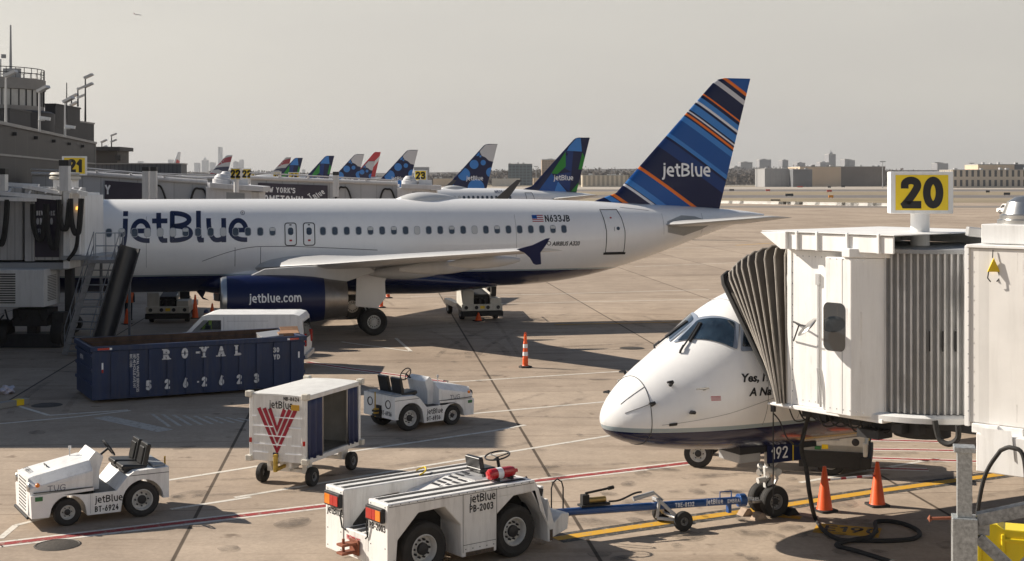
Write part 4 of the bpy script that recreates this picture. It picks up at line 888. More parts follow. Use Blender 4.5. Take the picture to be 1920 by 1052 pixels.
# nose gear: strut, wheels, lights, numbered doors, chocks
gear = MB(); gear.cyl((0, 0, .33), (0, 0, 1.6), .055, .085).cyl((0, 0, .55), (0, 0, .95), .095).cyl((-.0, -.22, .33), (0, .22, .33), .05).bar((-.02, .05, .95), (-.85, .05, 1.5), .07, .07).bar((-.02, -.05, .95), (-.85, -.05, 1.5), .07, .07)
gear.cyl((.02, -.26, .93), (.02, .40, .93), .05).cyl((.08, .16, .93), (.08, .42, .93), .075, n=12).bar((-.1, .0, .5), (-.24, 0, .72), .05, .04).bar((-.24, 0, .72), (-.06, 0, .9), .05, .04).cyl((.10, .02, .72), (.26, .0, .70), .06).cyl((.0, .05, .36), (.0, .05, .8), .03)
gg = gear.build('landing_gear', M_RIM, ej, bevel=.006)
for sd in (1, -1):
    wheel(gg, (0, sd * .19, .31), .31, .20, .155, M_RIMG, M_TYRE, sd, n=32)
    MB().lathe([(.0, .03), (.07, .03), (.085, 0), (.05, -.06), (0, -.06)], (.10, sd * .14, .83), (1, 0, 0), 14).build('taxi_light', M_CHROME, gg)
MB().tube([(.0, .13, .45), (.12, .10, .62), (.02, .12, .8), (.05, .08, 1.05)], .018, 6, smooth=5).build('hydraulic_hose', M_BLACK, gg)
for sd in (1, -1):
    d_ = MB().bb((-.55, sd * .40, 1.12), (.36, sd * .43, 1.55)); dd = d_.build('gear_door', M_NAVY, ej, bevel=.012)
    m = MB(); u = (-1, 0, 0) if sd > 0 else (1, 0, 0); letters(m, '192', .235, (.27 if sd > 0 else -.25, sd * .432, 1.20), u, wt=.15, gap=.12); m.build('lettering', M_TXTW, dd, smooth=False, fix=False)
    m = MB(); plate2(m, [(0, 0), (.03, 0), (.03, .40), (0, .40)], (-.26, sd * .432, 1.135), u); m.build('stripe', M_YELLOW, dd, smooth=False, fix=False)
MB().bb((.42, -.36, 1.16), (.95, .30, 1.40)).build('gear_bay_panel', M_LGREY, ej, bevel=.02)
MB().bb((-.9, -.40, 1.35), (1.0, .40, 1.56)).build('gear_bay', M_DARK, ej)
left_E = lambda a: Vector((-math.sin(a), math.cos(a), 0))
for k, (dx, dy) in enumerate(((.40, .22), (-.40, .22), (.40, -.2), (-.40, -.2))):
    a = EA; f_ = Vector((math.cos(a), math.sin(a), 0)); p = E_LOC + f_ * dx + left_E(a) * dy
    c = MB().prism([(-.16, 0), (.16, 0), (.04, .14), (-.04, .14)], -.10, .10).build('wheel_chock', M_BLACK if dx < 0 else mat('worn_wood_chock', (.34, .25, .18), .8, var=.3, scale=8), bevel=.01)
    c.location = p; c.rotation_euler = (0, 0, EA); tag(c, ['pale chock against the near nose wheel, tow bar side', 'black chock against the near nose wheel, on the cone side', 'pale chock against the far nose wheel, on the tow bar side', 'black chock against the far nose wheel, on the cone side'][k], 'wheel chock', 'chocks round the nose wheels')

# ------------------------------------------------------------------ tow bar, pushback tractor
M_TOW = mat('blue_tow_bar_paint', (.014, .075, .25), .35, var=.12, scale=5, coat=.2, dirt=.15)
PBH = R(38); PBF = Vector((math.cos(PBH), math.sin(PBH), 0)); PBL = Vector((-math.sin(PBH), math.cos(PBH), 0)); PB_LOC = Vector((-.645, 23.83, 0)) + PBL * .98
ta = PB_LOC + PBF * 2.12 - PBL * .35; tb = E_LOC + Vector((math.cos(EA), math.sin(EA), 0)) * .42
tl = (tb - ta).length; tang = math.atan2(tb.y - ta.y, tb.x - ta.x)
tow = thing('tow_bar', 'blue aircraft tow bar on two small wheels between pushback tractor and nose wheels', 'tow bar', ta, tang)
m = MB(); m.cyl((0, 0, .50), (tl - .28, 0, .36), .075, n=18).cyl((tl - .30, 0, .36), (tl - .16, 0, .355), .13, n=18).cyl((-.02, 0, .50), (.12, 0, .5), .085, n=16).bar((tl - .52, 0, .35), (tl - .52, 0, .14), .07, .1).bar((.1, 0, .5), (.1, 0, .22), .06, .09)
m.build('tube', M_TOW, tow, bevel=.006)
hd = MB(); hd.cyl((tl - .16, 0, .355), (tl + .05, 0, .34), .05).bar((tl - .05, -.16, .34), (tl - .05, .16, .34), .06, .06).bar((tl - .05, .16, .34), (tl + .2, .13, .33), .05, .05).bar((tl - .05, -.16, .34), (tl + .2, -.13, .33), .05, .05); hd.build('tow_head', M_CHROME, tow, bevel=.005)
MB().tube([(.1, 0, .54), (.1, 0, .95), (.13, 0, 1.06), (.22, 0, 1.12), (.31, 0, 1.06), (.34, 0, .95), (.34, 0, .54)], .014, 8).build('handle', M_BLACK, tow)
MB().tube([(tl - .72, 0, .42), (tl - .72, 0, .56), (tl - .46, 0, .555), (tl - .46, 0, .42)], .014, 8).build('handle', M_TOW, tow)
pm = MB(); pm.bb((.68, -.10, .56), (1.28, .10, .60)).cyl((.82, 0, .66), (1.22, 0, .66), .055, mi=2).bb((.72, -.06, .60), (.86, .06, .78)).cyl((.80, 0, .80), (1.36, 0, .86), .022).cyl((1.28, 0, .85), (1.40, 0, .865), .035); pm.build('hand_pump', [M_BLACK, M_CHROME, mat('brass', (.4, .28, .1), .4, .6)], tow, bevel=.006)
MB().tube([(1.3, 0, .60), (1.55, .03, .60), (1.85, .02, .70), (2.0, 0, .72)], .02, 6, smooth=5).build('hydraulic_hose', M_BLACK, tow)
wx = tl * .575
fr_ = MB(); fr_.bar((wx - .25, .12, .55), (wx + .08, .30, .2), .05, .06).bar((wx - .25, -.12, .55), (wx + .08, -.34, .2), .05, .06).bar((wx - .25, .12, .55), (wx - .25, -.12, .55), .06, .06).cyl((wx + .1, -.40, .19), (wx + .1, .40, .19), .03).cyl((wx - .75, 0, .60), (wx - .3, 0, .68), .045).cyl((wx - .3, 0, .68), (wx - .1, 0, .52), .02).bar((wx - .25, -.12, .55), (wx - .3, -.12, .22), .05, .05).bar((wx - .3, -.12, .22), (wx + .05, -.3, .19), .05, .05)
fr_.build('axle_frame', M_LGREY, tow, bevel=.006)
for sd in (1, -1): wheel(tow, (wx + .1, sd * .42, .19), .19, .12, .08, M_RIMG, M_TYRE, sd, n=24, lugs=5)
m = MB(); A_ = (1, 0, -.14 / tl)
letters(m, 'TBE-8132', .085, (wx + .12, -.077, .375), A_, off=.004, wt=.17); letters(m, 'jetBlue', .10, (wx + .82, -.077, .365), A_, off=.004, wt=.17); m.build('lettering', M_TXTW, tow, smooth=False, fix=False)
m = MB(); letters(m, 'EMBRAER 170-195', .075, (wx + 1.30, -.078, .35), A_, off=.006, wt=.16); lb = m.build('type_lettering', M_TXTW, tow, smooth=False, fix=False)

M_PB = mat('white_tractor_paint', (.80, .785, .755), .42, var=.05, scale=2.5, dirt=.40)
pb = thing('pushback_tractor', 'low white aircraft pushback tractor marked PB-2003, hitched to the blue tow bar', 'tractor', PB_LOC, PBH)
W2 = 1.0; TOPZ = 1.34
side = [(-1.78, .22), (-1.62, .22), (-1.58, .72), (-1.16, 1.12), (-.64, 1.14), (-.30, .78), (-.28, .22), (.47, .22), (.48, .86), (.84, 1.12), (1.24, 1.13), (1.60, .62), (1.63, .18), (1.74, .18), (1.42, 1.16), (1.32, TOPZ), (-1.78, TOPZ)]
b_ = MB(); b_.prism(side, -W2, -.40); b_.prism(side, .40, W2)
pbb = b_.build('body', M_PB, pb, bevel=.025)
c_ = MB(); c_.prism([(-.62, .40), (-.62, .95), (-.45, 1.16), (.35, 1.31), (1.10, 1.26), (1.15, .4)], -.40, .40).build('engine_cover', M_PB, pb, bevel=.015)
c_ = MB(); c_.bb((-1.77, -.40, .24), (-.62, .40, .70)).build('well_floor', M_PB, pb, bevel=.012)
for y0 in (-.24, .02, .2): pass
c_ = MB(); [c_.bb((-1.72, y0, .702), (-.70, y0 + .12, .712)) for y0 in (-.30, -.06, .18)]; c_.build('floor_grip_strip', M_DARK, pb)
c_ = MB()
for y0 in (-.88, -.60, .50, .78): c_.bb((-1.70, y0, TOPZ), (1.20, y0 + .11, TOPZ + .008))
c_.build('deck_grip_strip', mat('grip_tape', (.035, .034, .033), .9, var=.3, scale=14), pb)
c_ = MB()
for k in range(6):
    for j in range(2): c_.box((-.30 + .13 * k + .28 * j, -.14 + .30 * j, 1.192 + .024 * k + .053 * j), (.055, .24, .012), ry=R(-10.6))
c_.build('vent_slot', M_DARK, pb)
c_ = MB(); c_.box((.78, 0, 1.305), (.62, .72, .03), ry=R(3.4)).build('vent_mesh', M_LGREY, pb)
nose = MB(); nose.prism([(1.64, .20), (2.12, .34), (2.16, .62), (1.98, .64), (1.80, .50), (1.66, .95)], -W2 + .04, W2 - .04); nose.build('front_bumper', M_PB, pb, bevel=.02)
c_ = MB(); c_.bb((1.20, -.36, .45), (1.62, .36, .62)).bb((1.86, -.5, .60), (1.93, .5, 1.06)).build('driver_floor', M_PB, pb, bevel=.012)
c_ = MB(); c_.box((1.62, -.42, 1.02), (.46, .34, .14), ry=R(14)).bb((1.45, -.55, .55), (1.75, -.30, 1.0)).box((1.60, .30, .92), (.4, .5, .12), ry=R(14)); c_.build('console', M_DARK, pb, bevel=.015)
c_ = MB(); [c_.tube([(1.50 + .1 * k, -.42, 1.06), (1.48 + .1 * k, -.42, 1.24)], .012, 6).lathe([(0, .03), (.03, 0), (0, -.03)], (1.48 + .1 * k, -.42, 1.25), (0, 0, 1), 10) for k in range(2)]; c_.build('control_lever', M_TXT, pb)
sw = MB(); sw.tube([(1.38 + .22 * math.cos(a), .18 + .24 * math.sin(a), 1.58 + .05 * math.cos(a)) for a in [2 * math.pi * k / 24 for k in range(24)]], .016, 8, closed=True)
for a in (90, 210, 330): sw.tube([(1.38, .18, 1.55), (1.38 + .22 * math.cos(R(a)), .18 + .24 * math.sin(R(a)), 1.58 + .05 * math.cos(R(a)))], .012, 6)
sw.cyl((1.38, .18, 1.55), (1.50, .18, 1.0), .03); sw.build('steering_wheel', M_TXT, pb)
MB().box((.95, .30, 1.50), (.10, .46, .22), ry=R(-12)).box((1.1, .30, 1.36), (.36, .46, .09)).build('seat', M_SEAT, pb, bevel=.03)
fe = MB(); fe.lathe([(0, 0), (.07, .01), (.098, .05), (.10, .10), (.10, .50), (.085, .57), (.04, .60), (.035, .66), (0, .66)], (.55, -.62, 1.46), (1, .0, 0), 20).cyl((.50, -.62, 1.46), (.45, -.62, 1.46), .03, mi=1).bb((.70, -.73, 1.34), (.75, -.51, 1.40), mi=1).bb((1.0, -.73, 1.34), (1.05, -.51, 1.40), mi=1)
fe.lathe([(.103, .18), (.103, .30)], (.55, -.62, 1.46), (1, 0, 0), 20, mi=2); fe.build('fire_extinguisher', [mat('extinguisher_red', (.50, .015, .02), .25, var=.03, coat=.5), M_DARK, M_TXTW], pb)
for sd, y0 in ((-1, -.93), (1, .42)):
    tlb = MB().bb((-1.86, y0, 1.02), (-1.785, y0 + .50, 1.26)).build('tail_light', M_DARK, pb, bevel=.01)
    [MB().bb((-1.874, y0 + u0, 1.05), (-1.861, y0 + u1, 1.22)).build('lens', lm, tlb) for u0, u1, lm in ((.03, .17, M_LAMPO if sd < 0 else M_LAMPR), (.18, .28, M_LAMPR), (.29, .46, M_LAMPR if sd < 0 else M_LAMPO))]
c_ = MB(); c_.bb((-2.10, -.10, .50), (-1.79, .10, .54)).bb((-2.10, -.10, .36), (-1.79, .10, .40)).bb((-1.82, -.14, .32), (-1.785, .14, .58)).cyl((-2.02, 0, .34), (-2.02, 0, .62), .025).build('hitch', M_RUST, pb, bevel=.008)
MB().tube([(-1.80, .42, 1.0), (-1.83, .42, .9), (-1.80, .41, .70), (-1.80, .3, .68)], .015, 6).tube([(-1.80, -.42, 1.0), (-1.83, -.42, .9), (-1.80, -.41, .70), (-1.80, -.35, .66)], .015, 6).build('wiring', M_BLACK, pb)
for x in (-.965, .965):
    for sd in (1, -1): wheel(pb, (x, sd * .74, .45), .46, .34, .255, M_RIM, M_TYRE, sd, lugs=10, n=40)
[MB().bb((x - .62, y0, .2), (x + .62, y0 + .04, 1.12)).build('wheel_well', M_BLACK, pb) for x in (-.965, 1.0) for y0 in (-.46, .42)]
letter_part(pb, 'lettering', [('jetBlue', .145, (-.12, -W2 - .001, 1.125), (1, 0, 0), dict(wt=.15, gap=.09, squash=1.1)), ('PB-2003', .125, (-.12, -W2 - .001, .965), (1, 0, 0), dict(wt=.17, gap=.11, squash=.9)), ('PB-2003', .115, (-1.781, -.44, .86), (0, -1, 0), dict(wt=.17, gap=.11, squash=.95)), ('jetBlue', .14, (-1.781, .94, .86), (0, -1, 0), dict(wt=.15, gap=.09, squash=1.1))], M_TXT)
letter_part(pb, 'red_lettering', [('VICTORY GSE', .085, (-1.776, .30, .52), (0, -1, 0), dict(wt=.17, gap=.11, squash=.7))], M_RED)
c_ = MB()
for sd in (-1, 1):
    y0 = sd * (W2 + .0005); yy_ = sd * (W2 + .003)
    for x in (-.26, .46): c_.bb((x, y0, .3), (x + .008, yy_, 1.3))
    c_.bb((-1.76, y0, 1.285), (1.30, yy_, 1.293)); c_.bb((-.26, y0, .42), (.45, yy_, .428))
    for k in range(18): c_.box((-1.70 + .17 * k, sd * (W2 + .002), 1.315), (.014, .006, .014))
    for k in range(5): c_.box((-.20 + .15 * k, sd * (W2 + .002), .35), (.016, .006, .016))
c_.build('panel_gap', mat('grimy_gap', (.05, .045, .04), .8, var=0), pb)
c_ = MB(); [c_.bb((-1.781, y0, .45), (-1.7805, y0 + .01, 1.3)) for y0 in (-.405, .395)]; [c_.box((-1.782, y, z), (.006, .018, .018)) for y in (-.92, -.48, .48, .92) for z in (.3, .6, 1.28)]; c_.build('bolt_head', M_DARK, pb)
for k, (x, z, w2_, h2_) in enumerate(((-.2, .23, .6, .07), (-1.72, .24, .08, .16), (1.66, .20, .07, .2))): MB().bb((x, -W2 - .0025, z), (x + w2_, -W2 - .0005, z + h2_)).build('scuff_patch', mat('scuffed_metal', (.10, .075, .055), .7, .3, var=.6, scale=14), pb)
MB().tube([(-.1, .55, 1.35), (.05, .58, 1.40), (.18, .80, 1.42), (.05, .88, 1.36)], .014, 6, smooth=5).build('strap', M_YELLOW, pb)

# ------------------------------------------------------------------ baggage tractors
def tractor(label, loc, rz, num):
    t = thing('baggage_tractor', label, 'tractor', loc, rz, 'white baggage tractors')
    h = .73
    prof = [(1.40, .22), (1.42, .66), (.24, .70), (.24, .585), (-.20, .585), (-.42, .84), (-.56, .93), (-1.24, .95), (-1.24, .34), (-1.12, .34)] + arc(-.72, .34, .41, 175, 5, 12) + [(-.28, .17), (.36, .17)] + arc(.72, .26, .34, 178, 2, 10) + [(1.08, .22)]
    MB().prism(prof, -h, h).build('body', M_TRUCK, t, bevel=.02)
    rings = []
    for x, hw, z0, z1 in ((1.42, .66, .64, .95), (1.28, .68, .64, .99), (.30, .68, .66, 1.18), (.24, .68, .66, 1.18)):
        rings.append([(x, -hw, z0), (x, -hw, z1 - .17), (x, -hw + .22, z1), (x, hw - .22, z1), (x, hw, z1 - .17), (x, hw, z0)])
    hood = MB().loft(rings).build('hood', M_TRUCK, t, bevel=.018)
    g = MB()
    for j in range(10):
        for k in range(7): g.bb((1.421, -.34 + .10 * k, .30 + .062 * j), (1.427, -.275 + .10 * k, .328 + .062 * j))
    gp = MB().bb((1.405, -.50, .26), (1.424, .50, .95)).build('grille', M_TRUCK, t); g.build('grille_opening', M_TXT, gp)
    [MB().prism([(.32, .87), (.95, .83), (.32, .99)], y0, y1).build('side_panel', M_TRUCK, t, bevel=.006) for y0, y1 in ((.678, .690), (-.690, -.678))]
    d = MB(); d.prism([(.06, .5), (.25, .5), (.27, 1.18), (.13, 1.34), (-.03, 1.22), (.05, .95)], -.42, .42); d.build('dashboard', M_TRUCK, t, bevel=.02)
    s_ = MB(); cy = .30; s_.tube([(-.16 + .10 * math.cos(a), cy + .20 * math.sin(a), 1.36 + .15 * math.cos(a)) for a in [2 * math.pi * k / 22 for k in range(22)]], .016, 7, closed=True); s_.cyl((-.14, cy, 1.35), (.06, cy, 1.2), .025)
    for a in (90, 210, 330): s_.tube([(-.155, cy, 1.36), (-.16 + .10 * math.cos(R(a)), cy + .20 * math.sin(R(a)), 1.36 + .15 * math.cos(R(a)))], .012, 6)
    s_.build('steering_wheel', M_TXT, t)
    for cy in (.30, -.30):
        se = MB(); se.box((-.60, cy, .96), (.50, .48, .11), ry=R(-5)); so = se.build('seat', M_SEAT, t, bevel=.045)
        MB().box((-.86, cy, 1.17), (.10, .44, .46), ry=R(-12)).box((-.80, cy, 1.17), (.05, .30, .34), ry=R(-12)).build('backrest', M_SEAT, so, bevel=.045)
        MB().bb((-.82, cy - .2, .86), (-.40, cy + .2, .92)).build('seat_base', M_DARK, so)
    MB().bb((-1.20, -.62, .951), (-.95, .62, .99)).build('rear_deck', M_GREY, t, bevel=.01)
    MB().bb((-.19, -.70, .586), (.23, .70, .595)).build('floor_mat', M_DARK, t)
    [MB().bb((-1.24, y0, .84), (-.45, y1, .852)).build('body_seam', M_TXT, t) for y0, y1 in ((h, h + .003), (-h - .003, -h))]; [MB().bb((.25, y0, .70), (1.36, y1, .708)).build('body_seam', M_TXT, t) for y0, y1 in ((.66, .735), (-.735, -.66))]
    [MB().bb((.30, y0, .62), (.306, y1, .20)).build('body_seam', M_GREY, t) for y0, y1 in ((h, h + .002), (-h - .002, -h))]; [MB().lathe([(0, .03), (.07, .028), (.085, .01), (.09, 0)], (1.425, y, .80), (1, 0, 0), 16).build('headlight', M_CHROME, t) for y in (.56, -.56)]
    MB().bb((1.425, -.62, .20), (1.47, .62, .25)).build('front_bumper', M_DARK, t, bevel=.01); MB().tube([(.98, -.1, 1.06), (1.0, -.1, 1.10), (1.0, .1, 1.10), (.98, .1, 1.06)], .012, 6).build('hood_handle', M_DARK, t)
    for sd in (1, -1):
        wheel(t, (.72, sd * .60, .26), .265, .2, .14, M_RIM, M_TYRE, sd, lugs=6); wheel(t, (-.72, sd * .60, .34), .345, .24, .21, M_RIM, M_TYRE, sd, lugs=8)
        MB().bb((1.20, sd * .735, .55), (1.34, sd * .742, .63)).build('green_marker', mat('green_reflector', (.03, .16, .05), .3, var=0), t)
        MB().lathe([(0, .04), (.035, .03), (.045, 0)], (1.28, sd * .665, .84), (0, sd, 0), 12).build('indicator_lamp', M_LAMPO, t)
        MB().lathe([(.0, -.02), (.08, -.015), (.10, 0.01), (.115, .02), (.12, 0)], (-1.24, sd * .42, .72), (-1, 0, 0), 18).build('rear_lamp', [M_DARK], t)
    hi = MB(); hi.bar((-1.24, 0, .42), (-1.42, 0, .42), .16, .05).bar((-1.24, 0, .52), (-1.42, 0, .52), .16, .05).cyl((-1.37, 0, .36), (-1.37, 0, 1.02), .018, mi=1).bb((-1.40, -.05, .40), (-1.28, .05, .58), mi=1).bb((-1.262, -.12, .32), (-1.242, .12, .66)); hi.build('hitch', [M_DARK, mat('hitch_yellow', (.45, .28, .03), .5, var=.3, scale=8)], t)
    MB().cyl((.45, -.35, 1.14), (.45, -.35, 1.28), .012).lathe([(0, 0), (.03, .01), (.03, .08), (0, .09)], (.45, -.35, 1.27), (0, 0, 1), 10).build('beacon', M_LGREY, t)
    a = dict(wt=.15, gap=.09, squash=1.1); n_ = dict(wt=.17, gap=.12, squash=.86)
    letter_part(t, 'lettering', [('jetBlue', .14, (.22, h + .001, .385), (-1, 0, 0), a), (num, .115, (.22, h + .001, .215), (-1, 0, 0), n_), ('jetBlue', .14, (-.20, -h - .001, .385), (1, 0, 0), a), (num, .115, (-.20, -h - .001, .215), (1, 0, 0), n_), (num, .12, (-1.2405, -.10, .42), (0, -1, 0), n_),
        (num, .10, (1.36, -.30, .985), (0, 1, 0), dict(wt=.17, gap=.12, squash=.86, v=(-1, 0, .32), off=.02))], M_TXT)
    letter_part(t, 'grey_lettering', [('TUG', .12, (1.10, .683, .695), (-1, 0, 0), dict(wt=.13, gap=.15, squash=1.4)), ('TUG', .12, (.62, -.683, .695), (1, 0, 0), dict(wt=.13, gap=.15, squash=1.4))], mat('grey_lettering', (.20, .20, .23), .5, var=0))
    return t
tractor('white baggage tractor marked BT-6924 with two black seats beside the red ground line', (-8.28, 27.66, 0), R(180 + 30.5), 'BT-6924')
tractor('white baggage tractor marked BT-6936, seen from the rear beyond the baggage cart', (-2.60, 37.85, 0), R(40), 'BT-6936')
# ------------------------------------------------------------------ baggage cart
CA = math.atan2(-.930, -.367)
ct = thing('baggage_cart', 'white covered baggage cart with a red chevron on its end and navy side curtains', 'cart', (-4.62, 31.2, 0), CA)
L2, W_, Z0, Z1 = 1.27, .70, .60, 2.0
f_ = MB(); M_CART = mat('cart_white_panel', (.79, .77, .73), .5, var=.06, scale=3, dirt=.3)
for x in (-L2 + .05, L2 - .05):
    for y in (-W_ + .05, W_ - .05): f_.bb((x - .05, y - .05, Z0), (x + .05, y + .05, Z1))
f_.bb((-L2, -W_, Z0 - .06), (L2, -W_ + .09, Z0 + .05)).bb((-L2, W_ - .09, Z0 - .06), (L2, W_, Z0 + .05)).bb((-L2, W_ - .08, Z1 - .09), (L2, W_, Z1 + .0)).bb((-L2, -W_, Z1 - .09), (L2, -W_ + .08, Z1))
cf = f_.build('frame', M_CART, ct, bevel=.012)
MB().bb((L2 - .045, -W_ + .1, Z0 - .03), (L2 - .005, W_ - .1, Z1 - .02)).build('front_panel', M_CART, ct, bevel=.006)
MB().bb((-L2 + .005, -W_ + .1, Z0 - .03), (-L2 + .045, W_ - .1, Z1 - .02)).build('rear_panel', M_WOOD, ct)
MB().bb((-L2 + .1, -W_ + .01, Z0 + .05), (L2 - .1, -W_ + .05, Z1 - .09)).build('side_panel', M_WOOD, ct)
MB().bb((-L2 + .05, -W_ + .09, Z0 - .04), (L2 - .05, W_ - .09, Z0)).build('floor', mat('scuffed_steel_floor', (.30, .29, .27), .45, .5, var=.3, scale=5), ct)
rf = MB(); rings = [[(x, y, Z1 + .005 + .03 * math.cos(y / W_ * 1.3)) for y in np.linspace(-W_, W_, 9)] + [(x, W_, Z1 - .02), (x, -W_, Z1 - .02)] for x in (-L2, 0, L2)]
rf.loft(rings).build('roof', mat('dusty_white_roof', (.70, .69, .66), .6, var=.08, scale=2.5, dirt=.15), ct, bevel=.008)
[MB().bb((x - .09 if x > 0 else x - .05, y - .08, z - .06), (x + .05 if x > 0 else x + .09, y + .08, z + .07)).build('corner_block', mat('cream_plastic', (.66, .62, .53), .5, var=.08, scale=6, dirt=.2), ct, bevel=.02) for x in (-L2, L2) for y in (-W_, W_) for z in (Z0, Z1)]
def curtain(x0, x1, folds):
    m = MB(); n = 26; rows = []
    for j in range(9):
        v = j / 8; z = Z1 - .10 - v * (Z1 - Z0 - .13); sq = 1 + .22 * math.sin(v * 2.2)
        rows.append([(x0 + (x1 - x0) * (i / n) * (1 if x1 < 0 else 1), W_ - .02 + .035 * math.sin(i / n * folds * 6.28 + v * .8) * (.3 + .7 * v) + .02 * v, z) for i in range(n + 1)])
    m.loft(rows, cap=False, closed=False); o = m.build('curtain', mat('navy_curtain', (.014, .022, .075), .6, var=.15, scale=4), ct, ang=80)
    sd = o.modifiers.new('thickness', 'SOLIDIFY'); sd.thickness = .01
curtain(L2 - .10, L2 - .78, 2.5); curtain(-L2 + .62, -L2 + .12, 2.5)
rl = MB(); rl.cyl((L2 - .80, W_ - .03, Z0 + .05), (L2 - .80, W_ - .03, Z1 - .09), .018, n=8).bb((-L2 + .1, W_ - .16, Z0 + .001), (L2 - .1, W_ - .13, Z0 + .03)).bb((-L2 + .63, W_ - .04, Z0 + .05), (-L2 + .66, W_ - .01, Z1 - .09)); rl.build('curtain_rail', M_CHROME, ct)
ch = MB(); xf = L2 - .004
for k in range(3):       # three nested red chevrons on the end panel
    d = k * .135; wd = .085; zt = 1.63 - .04 * (2 - k) * 0
    for sg in (-1, 1):
        top = .50 - d; zb = .72 + d * 1.75
        plate2(ch, [(sg * top, zt + .06 * (1 if k < 2 else 1)), (sg * (top - wd), zt + .10), (0, zb + wd * 1.75), (0, zb)] , (xf, 0, 0), (0, 1, 0), off=.006 + .0005 * (sg + 1))
ch.build('red_chevron', M_CRIMSON, ct, smooth=False, fix=False)
rb = MB(); rows_ = [(1.52, ((-.62, -.52), (-.05, .62))), (1.31, ((-.6, -.1), (.3, .6))), (1.11, ((-.58, .36),)), (.92, ((-.58, .22), (.36, .6))), (.74, ((-.6, -.22), (.2, .6)))]
[rb.bb((xf, a_, z), (xf + .012, b_2, z + .022)) for z, ss in rows_ for a_, b_2 in ss]; rb.build('reflective_rib', M_TXTW, ct)
letter_part(ct, 'lettering', [('jetBlue', .165, (xf, -.20, 1.72), (0, 1, 0), dict(wt=.14, gap=.10, off=.008)), ('NB-8424', .085, (xf, .16, 1.90), (0, 1, 0), dict(wt=.17, gap=.12, off=.008))], M_TXT)
MB().bb((xf, .35, 1.70), (xf + .01, .55, 1.82)).build('warning_plate', mat('amber_plate', (.55, .30, .02), .5, var=.1), ct)
MB().bb((L2 + .001, -.69, .95), (L2 + .012, -.63, 1.05)).build('red_reflector', M_LAMPR, ct); MB().bb((L2 + .001, .64, .95), (L2 + .012, .70, 1.05)).build('red_reflector', M_LAMPR, ct)
un = MB(); un.bb((-L2 + .2, -.3, .42), (L2 - .1, -.22, .55)).bb((-L2 + .2, .22, .42), (L2 - .1, .3, .55)).bb((.66, -.50, .26), (.80, .50, .34)).bb((.55, -.12, .3), (.95, .12, .56)).bb((-1.0, -.55, .24), (-.90, .55, .32)).bb((.62, .38, .26), (.86, .50, .58)).bb((.62, -.50, .26), (.86, -.38, .58)).bb((-1.1, .36, .26), (-.8, .46, .56)).bb((-1.1, -.46, .26), (-.8, -.36, .56)); un.build('chassis', M_CART, ct, bevel=.01)
tb_ = MB(); tb_.bar((.95, 0, .42), (1.33, 0, .40), .07, .07).bar((1.33, 0, .36), (1.33, 0, .74), .09, .07).build('draw_bar', mat('yellow_drawbar', (.55, .36, .05), .5, var=.3, scale=8), ct, bevel=.01)
for x, ys in ((.84, .62), (-1.0, .60)):
    for sd in (1, -1): wheel(ct, (x, sd * ys, .21), .21, .15, .10, M_RIMG, M_TYRE, sd, lugs=5, n=26)
MB().bb((xf, -.10, .66), (xf + .01, .03, .76)).build('notice', M_NAVY, ct)
# ------------------------------------------------------------------ roll-off dumpster
M_DUMP = mat('navy_dumpster_paint', (.007, .024, .080), .5, var=.18, scale=2, dirt=.22)
dp = thing('dumpster', 'long navy roll-off dumpster lettered ROYAL 526-2623 with an open rusty top', 'dumpster', (-10.17, 43.98, 0), R(27.2))
dl, dw, dz0, dz1 = 3.30, 1.28, .16, 1.70
w_ = MB(); w_.bb((-dl, -dw, dz0), (dl, -dw + .06, dz1)).bb((-dl, dw - .06, dz0), (dl, dw, dz1)).bb((-dl, -dw + .06, dz0), (-dl + .06, dw - .06, dz1)).bb((dl - .06, -dw + .06, dz0), (dl, dw - .06, dz1)).bb((-dl, -dw, dz0 - .06), (dl, dw, dz0)); w_.build('body', M_DUMP, dp)
r_ = MB()
for k in range(11):
    x = -dl + .62 + .56 * k
    r_.prism([(x - .075, dz0), (x + .075, dz0), (x + .075, dz1 - .16), (x - .075, dz1 - .16)], -dw - .055, -dw + .001); r_.bb((x - .075, dw, dz0), (x + .075, dw + .05, dz1 - .15))
for z in (.5, .95, 1.38): r_.bb((-dl - .05, -dw, z), (-dl, dw, z + .10)); r_.bb((dl, -dw, z), (dl + .05, dw, z + .1))
r_.build('rib', M_DUMP, dp, bevel=.012)
MB().bb((-dl - .07, -dw - .08, dz1 - .15), (dl + .07, -dw + .07, dz1)).bb((-dl - .07, dw - .07, dz1 - .15), (dl + .07, dw + .08, dz1)).bb((-dl - .07, -dw + .07, dz1 - .15), (-dl + .07, dw - .07, dz1)).bb((dl - .07, -dw + .07, dz1 - .15), (dl + .07, dw - .07, dz1)).build('top_rail', M_DUMP, dp, bevel=.015)
li = MB(); li.bb((-dl + .061, dw - .075, dz0 + .01), (dl - .061, dw - .061, dz1 - .16)).bb((-dl + .062, dw - .085, dz1 - .15), (dl - .062, dw - .072, dz1 - .004)).bb((-dl + .061, -dw + .061, dz0 + .01), (-dl + .07, dw - .08, dz1 - .01)).bb((-dl + .06, -dw + .06, dz0 + .002), (dl - .06, dw - .06, dz0 + .3)); li.build('lining', mat('rusty_lining', (.085, .05, .032), .85, var=.4, scale=4), dp)
for x in (-dl + .3, dl - .35):
    for y in (-.75, .75): MB().lathe([(0, -.09), (.12, -.09), (.13, -.06), (.13, .06), (.12, .09), (0, .09)], (x, y, .13), (0, 1, 0), 18).build('roller', M_DARK, dp)
lt = MB(); yy = -dw - .056
